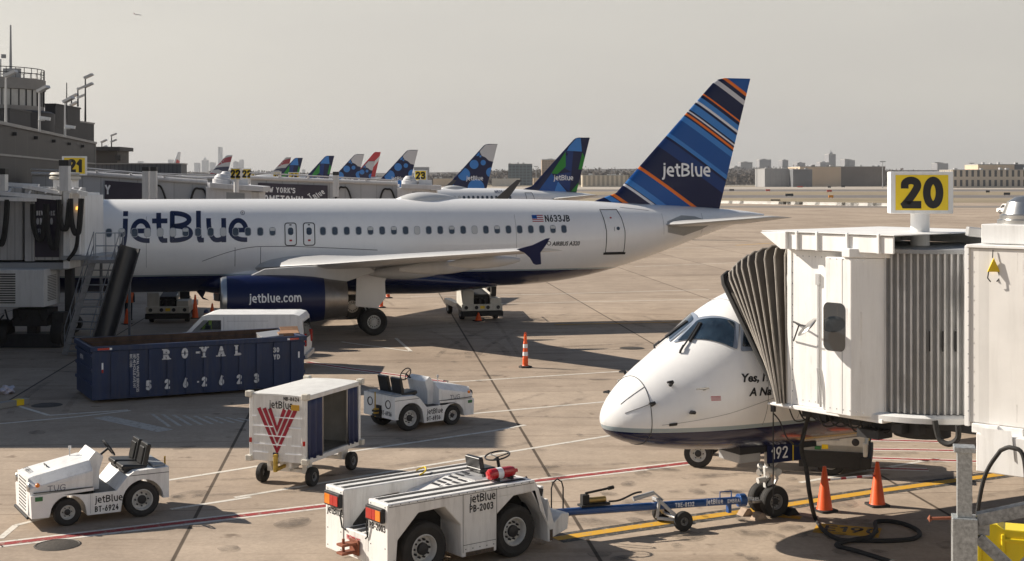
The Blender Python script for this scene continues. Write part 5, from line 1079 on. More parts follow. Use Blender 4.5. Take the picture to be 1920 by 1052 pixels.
def slab(mb, ch, h, x, z):
    """slab-serif stencil capital: strokes, feet and a cut"""
    V, F = din2d(ch, h, wt=.24, squash=1.02); mb.add([(x + p[0], yy - .004, z + p[1]) for p in V], F)
    wd = V[:, 0].max(); f = lambda a, b: mb.add([(x + a - .11 * h, yy - .006, b), (x + a + .33 * h, yy - .006, b), (x + a + .33 * h, yy - .006, b + .10 * h), (x + a - .11 * h, yy - .006, b + .10 * h)], [(0, 1, 2, 3)])
    if ch == 'R': f(0, z); f(0, z + .9 * h); f(wd - .24 * h, z)
    if ch == 'A': f(-.05 * h, z); f(wd - .25 * h, z)
    if ch == 'Y': f(wd / 2 - .12 * h, z); f(0, z + .9 * h); f(wd - .2 * h, z + .9 * h)
    if ch == 'L': f(0, z); f(0, z + .9 * h); f(wd - .25 * h, z + .06 * h)
    if ch != '-': mb.add([(x - .12 * h, yy - .009, z + h * .48), (x + wd + .12 * h, yy - .009, z + h * .48), (x + wd + .12 * h, yy - .009, z + h * .54), (x - .12 * h, yy - .009, z + h * .54)], [(0, 1, 2, 3)], 1)
cx = [-dl + .62 + .56 * (k + .5) for k in range(10)]
for chh, x in zip('ROYAL', (cx[2] + .22, cx[3] + .22, cx[4] + .24, cx[5] + .22, cx[6] + .22)): slab(lt, chh, .32, x - .14, 1.20)
lt.add([(cx[3] + .52, yy - .004, 1.33), (cx[3] + .66, yy - .004, 1.33), (cx[3] + .66, yy - .004, 1.39), (cx[3] + .52, yy - .004, 1.39)], [(0, 1, 2, 3)])
for chh, x in zip('5262623', (cx[1] + .22, cx[2] + .22, cx[3] + .22, cx[4] + .24, cx[5] + .22, cx[6] + .22, cx[7] + .22)):
    V, F = din2d(chh, .30, wt=.24, squash=.95); lt.add([(x - .10 + p[0], yy - .004, .30 + p[1]) for p in V], F)
    lt.add([(x - .05 + .06 + dx, yy - .008, .28) for dx in (0, .02)] + [(x - .05 + .06 + dx, yy - .008, .62) for dx in (.02, 0)], [(0, 1, 2, 3)], 1)
lt.add([(cx[3] + .56, yy - .004, .43), (cx[3] + .62, yy - .004, .43), (cx[3] + .62, yy - .004, .48), (cx[3] + .56, yy - .004, .48)], [(0, 1, 2, 3)])
letters(lt, '30', .16, (cx[8] + .18, yy, 1.22), (1, 0, 0), wt=.2); letters(lt, 'YD', .16, (cx[8] + .18, yy, 1.0), (1, 0, 0), wt=.2)
lt.build('lettering', [mat('stencil_paint', (.66, .67, .69), .7, var=.15, scale=9, dirt=.3), M_DUMP], dp, smooth=False, fix=False)
s_ = MB()
for k, tx in enumerate(('ROYAL WASTE SERVICES', '187-40 HOLLIS AVE NY', 'BIC 1330')): letters(s_, tx, .075, (cx[0] + .40 - .10 * k, -dw - .056, 1.42), (0, 0, -1), (1, 0, 0), font='b', bold=.02)
letters(s_, 'ROYAL', .14, (-dl - .056, .3, 1.2), (0, -1, 0), wt=.18); s_.build('small_lettering', mat('stencil_paint', ()), dp, smooth=False, fix=False)
rf_ = MB(); rf_.bb((-dl + .15, -dw - .084, dz1 - .11), (-dl + .5, -dw - .080, dz1 - .05)).bb((-dl + .5, -dw - .084, dz1 - .11), (-dl + .57, -dw - .080, dz1 - .05), mi=1).bb((dl - .5, -dw - .084, dz1 - .11), (dl - .2, -dw - .080, dz1 - .05)).bb((dl - .58, -dw - .084, dz1 - .11), (dl - .5, -dw - .08, dz1 - .05), mi=1).bb((-dl + .28, -dw - .005, 1.0), (-dl + .33, -dw, 1.2), mi=1).bb((-dl + .28, -dw - .005, .9), (-dl + .33, -dw, .995)).bb((dl - .2, -dw - .005, 1.0), (dl - .15, -dw, 1.2), mi=1); rf_.build('reflector', [M_LAMPR, M_TXTW], dp)
# rubbish on top
jk = MB().box((0, 0, .16), (.75, .5, .03), rx=R(8)).box((0, .22, .02), (.72, .03, .28)).box((-.34, 0, .02), (.03, .46, .28)).build('discarded_panel', M_LGREY); jk.location = Vector((-9.94, 43.9, 1.52)) + Vector((math.cos(R(27.2)), math.sin(R(27.2)), 0)) * 2.35; jk.rotation_euler = (R(6), R(-4), R(30)); tag(jk, 'bent pale metal panel sticking out of the navy dumpster', 'scrap panel')
bx = MB().box((0, 0, 0), (.7, .5, .3)).box((.1, .3, .17), (.6, .3, .02), rx=R(25)).build('cardboard_box', mat('cardboard', (.36, .20, .11), .8, var=.15, scale=5), bevel=.01); bx.location = Vector((-9.94, 43.9, 1.58)) + Vector((math.cos(R(27.2)), math.sin(R(27.2)), 0)) * 2.95; bx.rotation_euler = (R(5), 0, R(20)); tag(bx, 'brown cardboard box heaped at the right end of the navy dumpster', 'box')
# ------------------------------------------------------------------ vans
def van(label, loc, rz, driver=True):
    t = thing('van', label, 'van', loc, rz)
    vw = 1.0
    top = [(-2.70, .55), (-2.72, .75), (-2.62, 1.85), (-2.52, 2.0), (-2.3, 2.05), (.75, 2.05), (1.0, 1.98), (1.72, 1.22), (2.55, 1.10), (2.66, .95), (2.68, .45)]
    bot = [(2.5, .35)] + [(1.72 + .42 * math.cos(R(a)), .36 + .42 * math.sin(R(a))) for a in range(10, 171, 20)] + [(-1.2, .35)] + [(-1.72 + .42 * math.cos(R(a)), .36 + .42 * math.sin(R(a))) for a in range(10, 171, 20)] + [(-2.6, .4)]
    sidep = top + bot; hole = [(.30, 1.28), (.30, 1.84), (.95, 1.84), (1.50, 1.27)]
    b = MB()
    for sd in (1, -1):
        y0, y1 = (vw - .05, vw) if sd > 0 else (-vw, -vw + .05); b.prism(sidep, y0, y1, holes=[hole])
    tp = top
    for p, q in zip(tp, tp[1:]):
        if (p, q) == ((1.0, 1.98), (1.72, 1.22)): continue
        b.add([(p[0], -vw + .05, p[1]), (q[0], -vw + .05, q[1]), (q[0], vw - .05, q[1]), (p[0], vw - .05, p[1])], [(0, 1, 2, 3)])
    b.bb((-2.6, -.94, .36), (2.5, .94, .50)).bb((-.35, -.94, .5), (-.30, .94, 2.02))
    b.build('body', M_TRUCK, t, ang=28, fix=True)
    wsx = MB().add([(1.02, -.93, 1.96), (1.70, -.95, 1.24), (1.70, .95, 1.24), (1.02, .93, 1.96)], [(0, 1, 2, 3)]).build('windscreen', mat('tinted_glass', (.03, .04, .05), .05, var=0, alpha=.45), t, smooth=False)
    [MB().add([(p[0], y, p[1]) for p in hole], [(0, 1, 2, 3)]).build('side_window', mat('tinted_glass', ()), t, smooth=False) for y in (.975, -.975)]
    MB().add([(-2.725, -.8, 1.12), (-2.655, -.8, 1.75), (-2.655, .8, 1.75), (-2.725, .8, 1.12)], [(0, 1, 2, 3)]).build('rear_window', M_GLASS, t, smooth=False)
    se = MB(); [se.bb((.05, y - .25, .7), (.55, y + .25, .9)).box((.02, y, 1.2), (.12, .5, .7), ry=R(-8)) for y in (.45, -.45)]; se.build('seat', M_SEAT, t, bevel=.03)
    for y in (.82, -.82): MB().bb((-2.765, y - .10, .85), (-2.70, y + .10, 1.32)).build('tail_light', M_LAMPR, t, bevel=.01)
    for y in (.72, -.72): MB().bb((2.67, y - .18, .68), (2.70, y + .18, .88)).build('headlight', M_CHROME, t)
    MB().bb((-2.82, -.95, .40), (-2.70, .95, .58)).bb((2.66, -.95, .40), (2.80, .95, .58)).build('bumper', M_LGREY, t, bevel=.02)
    for sd in (1, -1):
        MB().bb((1.12, sd * 1.0, 1.22), (1.30, sd * 1.22, 1.42)).build('mirror', M_DARK, t, bevel=.02)
        sm = MB(); sm.bb((.20, sd * 1.001, .55), (.212, sd * 1.003, 1.95)).bb((-2.6, sd * 1.001, 1.22), (.2, sd * 1.004, 1.235)).bb((-2.6, sd * 1.001, .72), (1.2, sd * 1.004, .735)).bb((-1.4, sd * 1.001, 1.80), (.1, sd * 1.003, 1.81)); sm.build('panel_seam', M_GREY, t)
        for x in (1.72, -1.72): wheel(t, (x, sd * .86, .36), .36, .24, .2, M_RIMG, M_TYRE, sd, lugs=6)
    MB().box((.85, .2, 1.1), (.5, 1.2, .18)).build('dashboard', M_DARK, t)
    return t
v1 = van('white panel van parked behind the navy dumpster', (-9.95, 49.75, 0), R(181)); v1.scale = (.97, 1, .95)
# ------------------------------------------------------------------ belt loaders
def loader(label, loc, rz, grp='belt loaders by the airliners'):
    t = thing('belt_loader', label, 'belt loader', loc, rz, grp)
    M_CR = mat('cream_loader_paint', (.62, .60, .54), .5, var=.08, scale=3, dirt=.35)
    b = MB(); b.bb((-2.3, -.95, .50), (-.9, -.40, 1.05)).bb((-2.3, .40, .50), (-.9, .95, 1.45)).bb((-2.3, -.95, .45), (2.2, -.62, .72)).bb((-2.3, .62, .45), (2.2, .95, .72)).bb((-2.36, -1.0, .46), (-2.26, 1.0, .78)); b.build('body', M_CR, t, bevel=.03)
    MB().bb((-2.44, -1.02, .20), (-2.20, 1.02, .455)).build('bumper', M_BLACK, t, bevel=.03)
    bm_ = MB(); bm_.bar((-2.2, 0, 1.15), (3.4, 0, 1.75), .75, .16).build('belt', M_BLACK, t, bevel=.02)
    fr = MB(); [fr.bar((-2.25, y, 1.18), (3.45, y, 1.79), .07, .22) for y in (-.42, .42)]; [fr.bar((-.6, y, .6), (.9, y, 1.45), .08, .08) for y in (-.35, .35)]; fr.build('boom', M_CR, t, bevel=.01)
    en = MB(); en.bb((-2.0, -.38, .55), (-.9, .38, 1.02)).cyl((-2.28, -.15, .7), (-2.28, -.15, 1.0), .05).cyl((-2.25, .1, .6), (-2.25, .1, 1.1), .06).cyl((-2.2, .25, .8), (-1.5, .2, 1.1), .07).bb((-2.26, -.3, .85), (-2.1, -.1, 1.1)); en.build('engine', M_DARK, t, bevel=.01)
    rl = MB(); [rl.tube([(-2.1, y, 1.25), (-2.1, y, 1.75), (.6, y, 2.0), (.6, y, 1.5)], .022, 7) for y in (.48, -.48)]; rl.build('guard_rail', M_CHROME, t)
    st = MB().box((-1.2, -.68, 1.12), (.46, .46, .1)).box((-1.42, -.68, 1.36), (.1, .46, .44), ry=R(-8)).build('seat', M_SEAT, t, bevel=.03)
    sw = MB().tube([(-.75 + .06 * math.cos(a), -.68 + .18 * math.sin(a), 1.42 + .14 * math.cos(a)) for a in [2 * math.pi * k / 18 for k in range(18)]], .014, 6, closed=True).cyl((-.75, -.68, 1.42), (-.5, -.68, .8), .03).build('steering_wheel', M_TXT, t)
    for y in (-.78, -.28, .28, .78): MB().lathe([(0, .02), (.06, .02), (.085, .03), (.09, 0)], (-2.37, y, .62), (-1, 0, 0), 16).build('lamp', [M_DARK], t)
    MB().bb((-2.375, -.12, .56), (-2.365, .1, .70)).build('yellow_plate', M_YELLOW, t)
    for x in (-1.55, 1.45):
        for sd in (1, -1): wheel(t, (x, sd * .82, .32), .33, .22, .19, M_RIM, M_TYRE, sd, lugs=6)
    MB().tube([(-1.4, .7, 1.45), (-1.4, .7, 1.75), (-1.38, .95, 1.78)], .014, 6).lathe([(0, .0), (.09, .005), (.09, .02), (0, .03)], (-1.38, .98, 1.72), (-1, 0, 0), 14).build('mirror', M_DARK, t)
    return t
pL = G(291, 606); pR_ = G(862, 601)
loader('cream belt loader under the front of the striped airliner, behind the dumpster', pL + Vector((.3, 2.3, 0)), R(97))
loader('cream belt loader under the rear belly of the striped airliner', pR_ + Vector((.5, 2.3, 0)), R(104))
lo = loader('cream belt loader half hidden behind the nose wheels, TOW plate on its end', (5.95, 32.6, 0), R(164))
MB().bb((-2.34, .955, .18), (-.85, .985, .56)).build('skirt', M_BLACK, lo, bevel=.01); MB().bb((-1.75, .952, .80), (-1.15, .958, 1.25)).build('hatch', M_GREY, lo, bevel=.005); MB().lathe([(0, .01), (.06, .012), (.085, 0)], (-2.1, .952, .78), (0, 1, 0), 16).build('lamp', M_DARK, lo); MB().bb((-1.5, .953, .60), (-1.36, .958, .70)).build('yellow_plate', M_YELLOW, lo); MB().bb((-1.34, .953, .58), (-1.2, .958, .66)).build('green_plate', mat('green_reflector', ()), lo)
m = MB(); letters(m, 'TOW', .09, (-2.375, -.36, .645), (0, -1, 0), wt=.18); m.build('lettering', M_TXT, lo, smooth=False, fix=False)
# ------------------------------------------------------------------ cones
def cone_mesh(h, rb, collars=()):
    m = MB(); m.lathe([(rb, .035), (.03, h), (.022, h + .004), (0, h + .004)], (0, 0, 0), (0, 0, 1), 22)
    body = m.build('cone_body', [M_ORANGE]); return body
def cone(label, loc, h=.90, rb=.15, tall=False, grp='orange cones on the apron'):
    t = thing('traffic_cone', label, 'cone', loc, random.uniform(0, 1.5), grp)
    if tall:
        m = MB(); m.lathe([(.13, .06), (.10, .10), (.10, .34), (.092, .35), (.088, .62), (.08, .63), (.075, .90), (.06, .92), (.05, h - .06), (.02, h - .05), (0, h - .05)], (0, 0, 0), (0, 0, 1), 20)
        for z0, z1, r_ in ((.42, .56, .096), (.70, .84, .085)): m.lathe([(r_, z0), (r_ - .004, z1)], (0, 0, 0), (0, 0, 1), 20, mi=1)
        m.tube([(0, -.03, h - .06), (0, -.035, h), (0, 0, h + .04), (0, .035, h), (0, .03, h - .06)], .014, 6); m.build('cone_body', [M_ORANGE, M_TXTW], t)
        MB().lathe([(.24, 0), (.25, .02), (.24, .05), (.14, .07), (0, .07)], (0, 0, 0), (0, 0, 1), 8).build('cone_base', M_BLACK, t)
    else:
        MB().lathe([(rb + .012, .04), (rb, .06), (.035, h - .01), (.03, h), (0, h)], (0, 0, 0), (0, 0, 1), 24).build('cone_body', M_ORANGE, t)
        MB().prism(rr(0, 0, rb * 2.6, rb * 2.6, .04), .0, .042, 'xy').build('cone_base', M_BLACK, t, bevel=.008)
    return t
cone('orange cone nearest the nose wheels, holding the left end of the striped bar', G(1546, 958), .90, .155)
cone('orange cone under the gate 20 bridge, at the right end of the striped bar', G(1645, 948), .90, .155)
cone('tall orange post with white bands standing alone in the middle of the apron', G(985, 689), 1.22, tall=True)
cone('tall orange cone just left of the navy engine', G(366, 597), 1.15, .16)
cone('small orange cone between the black chute and the belt loader', G(238, 608), .72, .15)
cone('orange post right of the near main wheels, the nearer of two', G(715, 577), .95, tall=True)
cone('orange post right of the main wheels, the farther of two', G(728, 559), .95, tall=True)
cone('small orange cone beside the belt loader wheels under the rear belly', G(897, 602), .40, .16)
cone('orange cone behind the white van roof, left of the engine', G(398, 598), .75, .15)
# striped bar between the cones
a = G(1546, 958) + Vector((0, 0, .62)); b = G(1645, 948) + Vector((0, 0, .62)); dv = (b - a)
m = MB()
for k in range(10): m.cyl(a + dv * (k / 10), a + dv * ((k + 1) / 10), .022, n=10, mi=0 if k % 3 else 1, cap=k in (0, 9))
m.lathe([(.04, -.02), (.055, 0), (.04, .02)], a, dv, 12).lathe([(.04, -.02), (.055, 0), (.04, .02)], b, dv, 12)
tag(m.build('barrier_bar', [M_TXTW, M_RED]), 'white and red striped bar joining the two orange cones by the nose wheels', 'barrier bar')
# ------------------------------------------------------------------ gate 20 jet bridge
M_BEL = mat('grey_brown_canopy_fabric', (.125, .112, .098), .8, var=.22, scale=3, bump=.2); M_RIB = mat('worn_rib_edge', (.36, .33, .29), .6, var=.2, scale=5)
M_SLAT = mat('grey_steel_slat', (.36, .365, .37), .42, .35, var=.12, scale=3, dirt=.2)
jb = thing('jet_bridge', 'white jet bridge with grey slatted rotunda and folded dark canopy at gate 20', 'jet bridge', (7.35, 24.85, 0), 0)
O = Vector((7.35, 24.85, 0)); P1 = Vector((6.21, 23.74, 0)); cf_ = Vector((-.628, .778, 0)); cr = Vector((.778, .628, 0))   # rear left corner of the cab, forward, right
def Lc(f, r, z): return P1 + cf_ * f + cr * r + Vector((0, 0, z + .14 - .026 * (z - 2.4))) - O
def obox(mb, f0, f1, r0, r1, z0, z1, mi=0):
    vs = [Lc(f, r, z) for z in (z0, z1) for f, r in ((f0, r0), (f1, r0), (f1, r1), (f0, r1))]
    return mb.add(vs, [(0, 1, 2, 3), (7, 6, 5, 4), (0, 4, 5, 1), (1, 5, 6, 2), (2, 6, 7, 3), (3, 7, 4, 0)], mi)
m = MB(); obox(m, 0, 1.85, 0, .08, 2.46, 5.34); obox(m, 0, 1.85, 3.1, 3.2, 2.46, 5.34); obox(m, 0, 1.85, 0, 3.2, 5.34, 5.42); cab = m.build('cab', M_BRIDGE, jb, bevel=.015)
m = MB(); obox(m, -.2, 2.25, -.06, 3.25, 2.38, 2.458); obox(m, 1.75, 2.3, -.10, 3.3, 2.40, 2.44); m.build('floor_edge', M_BRIDGE, jb, bevel=.012)
m = MB(); m.add([Lc(*p) for p in ((2.30, -.30, 5.66), (1.82, -.30, 5.36), (1.70, -.30, 5.36), (1.70, -.30, 5.68), (2.30, 3.26, 5.66), (1.82, 3.26, 5.36), (1.70, 3.26, 5.36), (1.70, 3.26, 5.68))], [(0, 1, 2, 3), (7, 6, 5, 4), (0, 4, 5, 1), (1, 5, 6, 2), (2, 6, 7, 3), (3, 7, 4, 0)])
obox(m, -.55, 1.698, -.24, -.20, 5.36, 5.66); obox(m, -.55, 1.698, 3.14, 3.18, 5.43, 5.66); obox(m, -.6, 2.28, -.28, 3.25, 5.67, 5.69); obox(m, 1.80, 1.90, -.02, 3.2, 2.46, 5.36)
for f in (-.3, .35, 1.0, 1.45): obox(m, f, f + .05, -.29, -.24, 5.355, 5.70)
m.build('hood', M_BRIDGE, jb, bevel=.01)
m = MB(); cp = [(.82, -.005), (.82, -.30), (.27, -.30), (-.20, .10), (-.16, .16), (.0, -.005)]; m.loft([[Lc(f, r, z) for f, r in cp] for z in (2.47, 5.26)]); m.build('equipment_cupboard', M_BRIDGE, jb, bevel=.02)
m = MB(); cp = [(.44, .1), (.44, -.34), (.27, -.34), (-.26, .10), (-.2, .3)]; m.loft([[Lc(f, r, z) for f, r in cp] for z in (5.265, 5.43)]); m.build('cupboard_cap', M_BRIDGE, jb, bevel=.02)
m = MB(); obox(m, .45, .456, -.303, -.300, 2.5, 5.24); m.build('panel_seam', M_TXT, jb)
m = MB(); n = rr(0, 0, .52, .86, .12, 7); m.add([Lc(.62 - p[0] * .9, -.306, 4.02 + p[1]) for p in n], [tuple(range(len(n)))]); m.build('window', M_GLASS, jb, smooth=False)
m = MB(); obox(m, 1.18, 1.215, -.03, -.002, 2.55, 4.9); obox(m, 1.16, 1.235, -.05, -.002, 4.72, 4.92); obox(m, .92, .96, -.04, -.002, 2.5, 2.75)
m.tube([Lc(1.2, -.03, 3.2), Lc(1.16, -.04, 2.95), Lc(1.12, -.04, 2.5)], .022, 7); m.build('conduit', M_LGREY, jb)
m = MB(); m.tube([Lc(1.75, -.02, 4.0), Lc(1.2, -.5, 4.02), Lc(.95, -.62, 4.02)], .018, 6).tube([Lc(1.75, -.02, 3.65), Lc(1.3, -.42, 4.0)], .014, 6); m.build('mirror_arm', M_DARK, jb)
mc = Lc(.92, -.66, 4.02); m = MB().lathe([(0, -.02), (.20, -.015), (.22, 0), (.20, .02), (.15, .035), (0, .05)], mc, (.70, -.06, -.70), 26); m.build('mirror', [M_CHROME], jb)
# canopy: folded fabric fanned forward over the fuselage
rings = []; ribs = []; nh = 10
def hoop(k, ins=0.0):
    q = k / (nh - 1); th = R(2 + 32 * q); ln = 2.98 - .20 * q; f0 = 1.86 + .13 * q; hw = 1.60 + .20 * math.sin(math.pi * min(1, q * 1.1)) - ins; zc = 2.47; pts = []
    top = lambda u, rr2: Lc(f0 + (ln - rr2) * math.sin(th), 1.6 + u, zc + (ln - rr2) * math.cos(th))
    pts = [Lc(f0 + .05, 1.6 - hw, zc), top(-hw, .24 + ins), top(-hw + .07, .08 + ins), top(-hw + .24, ins), top(0, ins * 1.0), top(hw - .24, ins), top(hw - .07, .08 + ins), top(hw, .24 + ins), Lc(f0 + .05, 1.6 + hw, zc)]
    return pts
for k in range(nh):
    rings.append(hoop(k)); ribs.append(hoop(k, -.012))
    if k < nh - 1: rings.append(hoop(k + .5, .13))
cn = MB().loft(rings, cap=False, closed=False).build('canopy', M_BEL, jb, ang=20, fix=False); sd = cn.modifiers.new('thickness', 'SOLIDIFY'); sd.thickness = .02
for rb_ in ribs: MB().tube(rb_, .018, 6).build('canopy_rib', M_RIB, cn)
pad = MB(); last = hoop(nh - 1, -.03); pad.tube(last, .05, 8).build('canopy_bumper', M_BLACK, cn)
# slatted rotunda
m = MB(); r0 = 1.57; ns = 40
for k in range(ns):
    a0 = R(200) + R(160) * k / ns; a1 = a0 + R(160) / ns
    for (u0, u1, rd0, rd1) in ((0, .50, r0 - .06, r0 - .06), (.50, .62, r0 - .06, r0 + .005), (.62, .88, r0 + .005, r0 + .005), (.88, 1, r0 + .005, r0 - .06)):
        b0 = a0 + (a1 - a0) * u0; b1 = a0 + (a1 - a0) * u1
        m.add([(rd0 * math.cos(b0), rd0 * math.sin(b0), 2.72), (rd1 * math.cos(b1), rd1 * math.sin(b1), 2.72), (rd1 * math.cos(b1), rd1 * math.sin(b1), 5.42), (rd0 * math.cos(b0), rd0 * math.sin(b0), 5.42)], [(0, 1, 2, 3)], 0 if u0 == 0 else 1)
m.build('slat_curtain', [mat('slat_flat', (.24, .245, .25), .45, .3, var=.12, scale=3, dirt=.25), mat('slat_edge', (.50, .50, .50), .4, .3, var=.1, scale=3, dirt=.2)], jb, smooth=False, fix=False)  # ridge highlight and recess shade are put into the two slat colours
m = MB(); m.lathe([(0, 5.42), (r0 + .07, 5.42), (r0 + .07, 5.49), (0, 5.51)], (0, 0, 0), (0, 0, 1), 56); m.build('rotunda_roof', M_GREY, jb)
m = MB(); m.lathe([(0, 2.50), (1.2, 2.50), (r0 + .10, 2.57), (r0 + .10, 2.66), (r0 + .02, 2.70), (0, 2.70)], (0, 0, 0), (0, 0, 1), 56); m.build('rotunda_base', M_BRIDGE2, jb)
m = MB()
for k in range(14, 34, 2):
    a = R(200) + R(160) * (k + .65) / ns; m.box(((r0 - .02) * math.cos(a), (r0 - .02) * math.sin(a), 3.95), (.03, .055, .34), rz=a)
m.build('slat_vent', M_TXT, jb)
# tunnel
T0 = Vector((7.43, 22.65, 0)); tf = Vector((.74, -.67, 0)).normalized(); tr = Vector((.67, .74, 0)).normalized()
def Tn(f, r, z): return T0 + tf * f + tr * r + Vector((0, 0, z + .20 - .034 * (z - 2.4) if z > 1.3 else z)) - O
def tbox(mb, f0, f1, r0_, r1_, z0, z1, mi=0):
    vs = [Tn(f, r, z) for z in (z0, z1) for f, r in ((f0, r0_), (f1, r0_), (f1, r1_), (f0, r1_))]
    return mb.add(vs, [(0, 1, 2, 3), (7, 6, 5, 4), (0, 4, 5, 1), (1, 5, 6, 2), (2, 6, 7, 3), (3, 7, 4, 0)], mi)
m = MB(); tbox(m, 0, 9.0, 0, 3.0, 2.52, 5.46); m.build('tunnel', mat_panel('bridge_cladding', (.76, .74, .71), (.86, .86, .86), .42, 30, .006, .5, dirt=.12), jb, bevel=.02)
m = MB(); tbox(m, -.03, .05, -.03, 3.0, 2.45, 5.50); tbox(m, 0, 9.0, -.04, 3.04, 5.465, 5.52); tbox(m, .1, .95, -.05, 3.0, 2.36, 2.515); tbox(m, 1.15, 9.0, .1, 3.0, 2.40, 2.51); m.build('tunnel_frame', M_BRIDGE, jb, bevel=.012)
m = MB(); tbox(m, .15, 1.9, .2, .9, 5.53, 5.86); m.build('roof_cabinet', M_BRIDGE2, jb, bevel=.02)
m = MB(); c0 = Tn(.62, .8, 5.80); m.lathe([(.42, 0), (.42, .12), (.38, .14), (.38, .2), (.34, .22), (.26, .42), (.14, .50), (0, .52)], c0, (0, 0, 1), 32); m.build('roof_vent', M_CHROME, jb)
c0 = Tn(-.15, 1.0, 5.50); m = MB().cyl(c0, c0 + Vector((0, 0, .08)), .04).box(c0 + Vector((0, 0, .17)), (.55, .3, .16), rz=R(-10), ry=R(6)); m.build('floodlight', M_LGREY, jb, bevel=.02)
m = MB(); p = Tn(.45, -.03, 5.44); m.tube([p, p + Vector((-.01, -.01, -.13))], .008, 6); q = p + Vector((0, -.015, -.13)); m.add([q, q + Vector((.10, 0, -.22)), q + Vector((-.10, 0, -.22)), q + Vector((0, -.03, 0)), q + Vector((.10, -.03, -.22)), q + Vector((-.10, -.03, -.22))], [(0, 1, 2), (5, 4, 3), (0, 3, 4, 1), (1, 4, 5, 2), (2, 5, 3, 0)], 1)
for sx in (-.08, .08): m.tube([q + Vector((sx, -.015, -.22)), q + Vector((sx * 1.2, -.015, -.32)), q + Vector((sx * .6, -.015, -.38))], .01, 6)
m.build('hanging_tag', [M_DARK, M_YELLOW], jb)
m = MB()
for f in [k * .14 for k in range(13)]:
    for z in (2.56, 5.22): m.add([Lc(f + a, -.003 if f > .83 else -.304, z + b) for a, b in ((0, 0), (.02, 0), (.02, .02), (0, .02))], [(0, 1, 2, 3)])
for z in [2.7 + .2 * k for k in range(13)]: m.add([Lc(1.78 + a, -.003, z + b) for a, b in ((0, 0), (.022, 0), (.022, .022), (0, .022))], [(0, 1, 2, 3)])
for z in [2.7 + .24 * k for k in range(12)]: m.add([Tn(.03 + a, -.034, z + b) for a, b in ((0, 0), (.022, 0), (.022, .022), (0, .022))], [(0, 1, 2, 3)])
m.build('rivet_row', M_GREY, jb, smooth=False)
rq = random.Random(4); m = MB()
for k in range(26):
    f = rq.uniform(.0, 1.75); r_ = -.0035 if f > .83 else -.3045; z1 = rq.choice((5.2, 5.2, 4.4, 3.5)) - rq.uniform(0, .1); ln = rq.uniform(.25, 1.4); wd_ = rq.uniform(.006, .022)
    m.add([Lc(f, r_ - .0002 * k, z1), Lc(f + wd_, r_ - .0002 * k, z1), Lc(f + wd_ * .6, r_ - .0002 * k, z1 - ln), Lc(f + wd_ * .3, r_ - .0002 * k, z1 - ln)], [(0, 1, 2, 3)])
for k in range(16):
    f = rq.uniform(.1, 3.5); z1 = rq.choice((5.4, 5.4, 2.9)); ln = rq.uniform(.3, 1.6) if z1 > 4 else .3; wd_ = rq.uniform(.01, .03)
    m.add([Tn(f, -.002 - .0002 * k, z1), Tn(f + wd_, -.002 - .0002 * k, z1), Tn(f + wd_ * .6, -.002 - .0002 * k, z1 - ln), Tn(f + wd_ * .3, -.002 - .0002 * k, z1 - ln)], [(0, 1, 2, 3)])
m.build('rain_streak', mark_mat('rain_streak_stain', .42, (.20, .15, .10)), jb, smooth=False)
# underside works and drive box
m = MB()
for k in range(9):
    f = .2 + .22 * k; m.tube([Lc(f, .1, 2.38), Lc(f - .06, .2, 2.22 - .05 * (k % 3)), Lc(f - .25, .3, 2.16), Lc(f - .45, .25, 2.36)], .012 + .004 * (k % 2), 6, smooth=5)
m.build('underside_cable', M_BLACK, jb)
m = MB(); obox(m, -.6, 1.9, .4, .6, 2.18, 2.37); obox(m, -.4, -.2, .2, 2.9, 2.20, 2.37); obox(m, 1.2, 1.4, .2, 2.9, 2.2, 2.37); m.cyl((0, 0, 2.1), (0, 0, 2.5), .5, n=20); tbox(m, -1.0, 3.0, .5, .62, 2.22, 2.36); obox(m, .0, .45, .1, .5, 2.05, 2.2); m.build('underside_beam', M_DARK, jb)
eb = Tn(.0, .3, 0); m = MB(); tbox(m, .26, 1.5, -.25, .45, 1.76, 2.40); bxo = m.build('drive_cabinet', M_BRIDGE, jb, bevel=.02)
for f_ in (.4, 1.2): m = MB(); tbox(m, f_, f_ + .15, -.1, .1, 2.38, 2.52); m.build('hanger', M_BRIDGE, jb)
m = MB(); m.add([Tn(*p) for p in ((.20, -.27, 2.50), (.85, -.27, 2.50), (.9, -.27, 2.0), (.7, -.27, 2.15))], [(0, 1, 2, 3)]); m.build('cabinet_bracket', M_BRIDGE, jb)
m = MB(); [m.tube([Tn(a_, -.45, 2.2), Tn(a_ - .25, -.5, 1.7), Tn(a_ - .42, -.5, .9), Tn(a_ - .5, -.5, .25)], .035, 8, smooth=6) for a_ in (.75,)]; m.tube([Tn(.75, -.45, 2.2), Tn(.95, -.5, 2.28), Tn(1.15, -.5, 2.1), Tn(1.2, -.5, 1.2), Tn(1.15, -.5, .5)], .035, 8, smooth=6); m.tube([Tn(1.55, -.45, 2.4), Tn(1.45, -.5, 1.9), Tn(1.4, -.5, 1.3), Tn(1.25, -.5, 1.15)], .03, 8, smooth=6)
m.tube([Tn(-.6, .1, 2.45), Tn(-.52, .1, 2.15), Tn(-.35, .1, 2.08), Tn(-.2, .1, 2.2), Tn(-.2, .1, 2.42)], .05, 8, smooth=6); m.build('drop_hose', M_BLACK, jb)
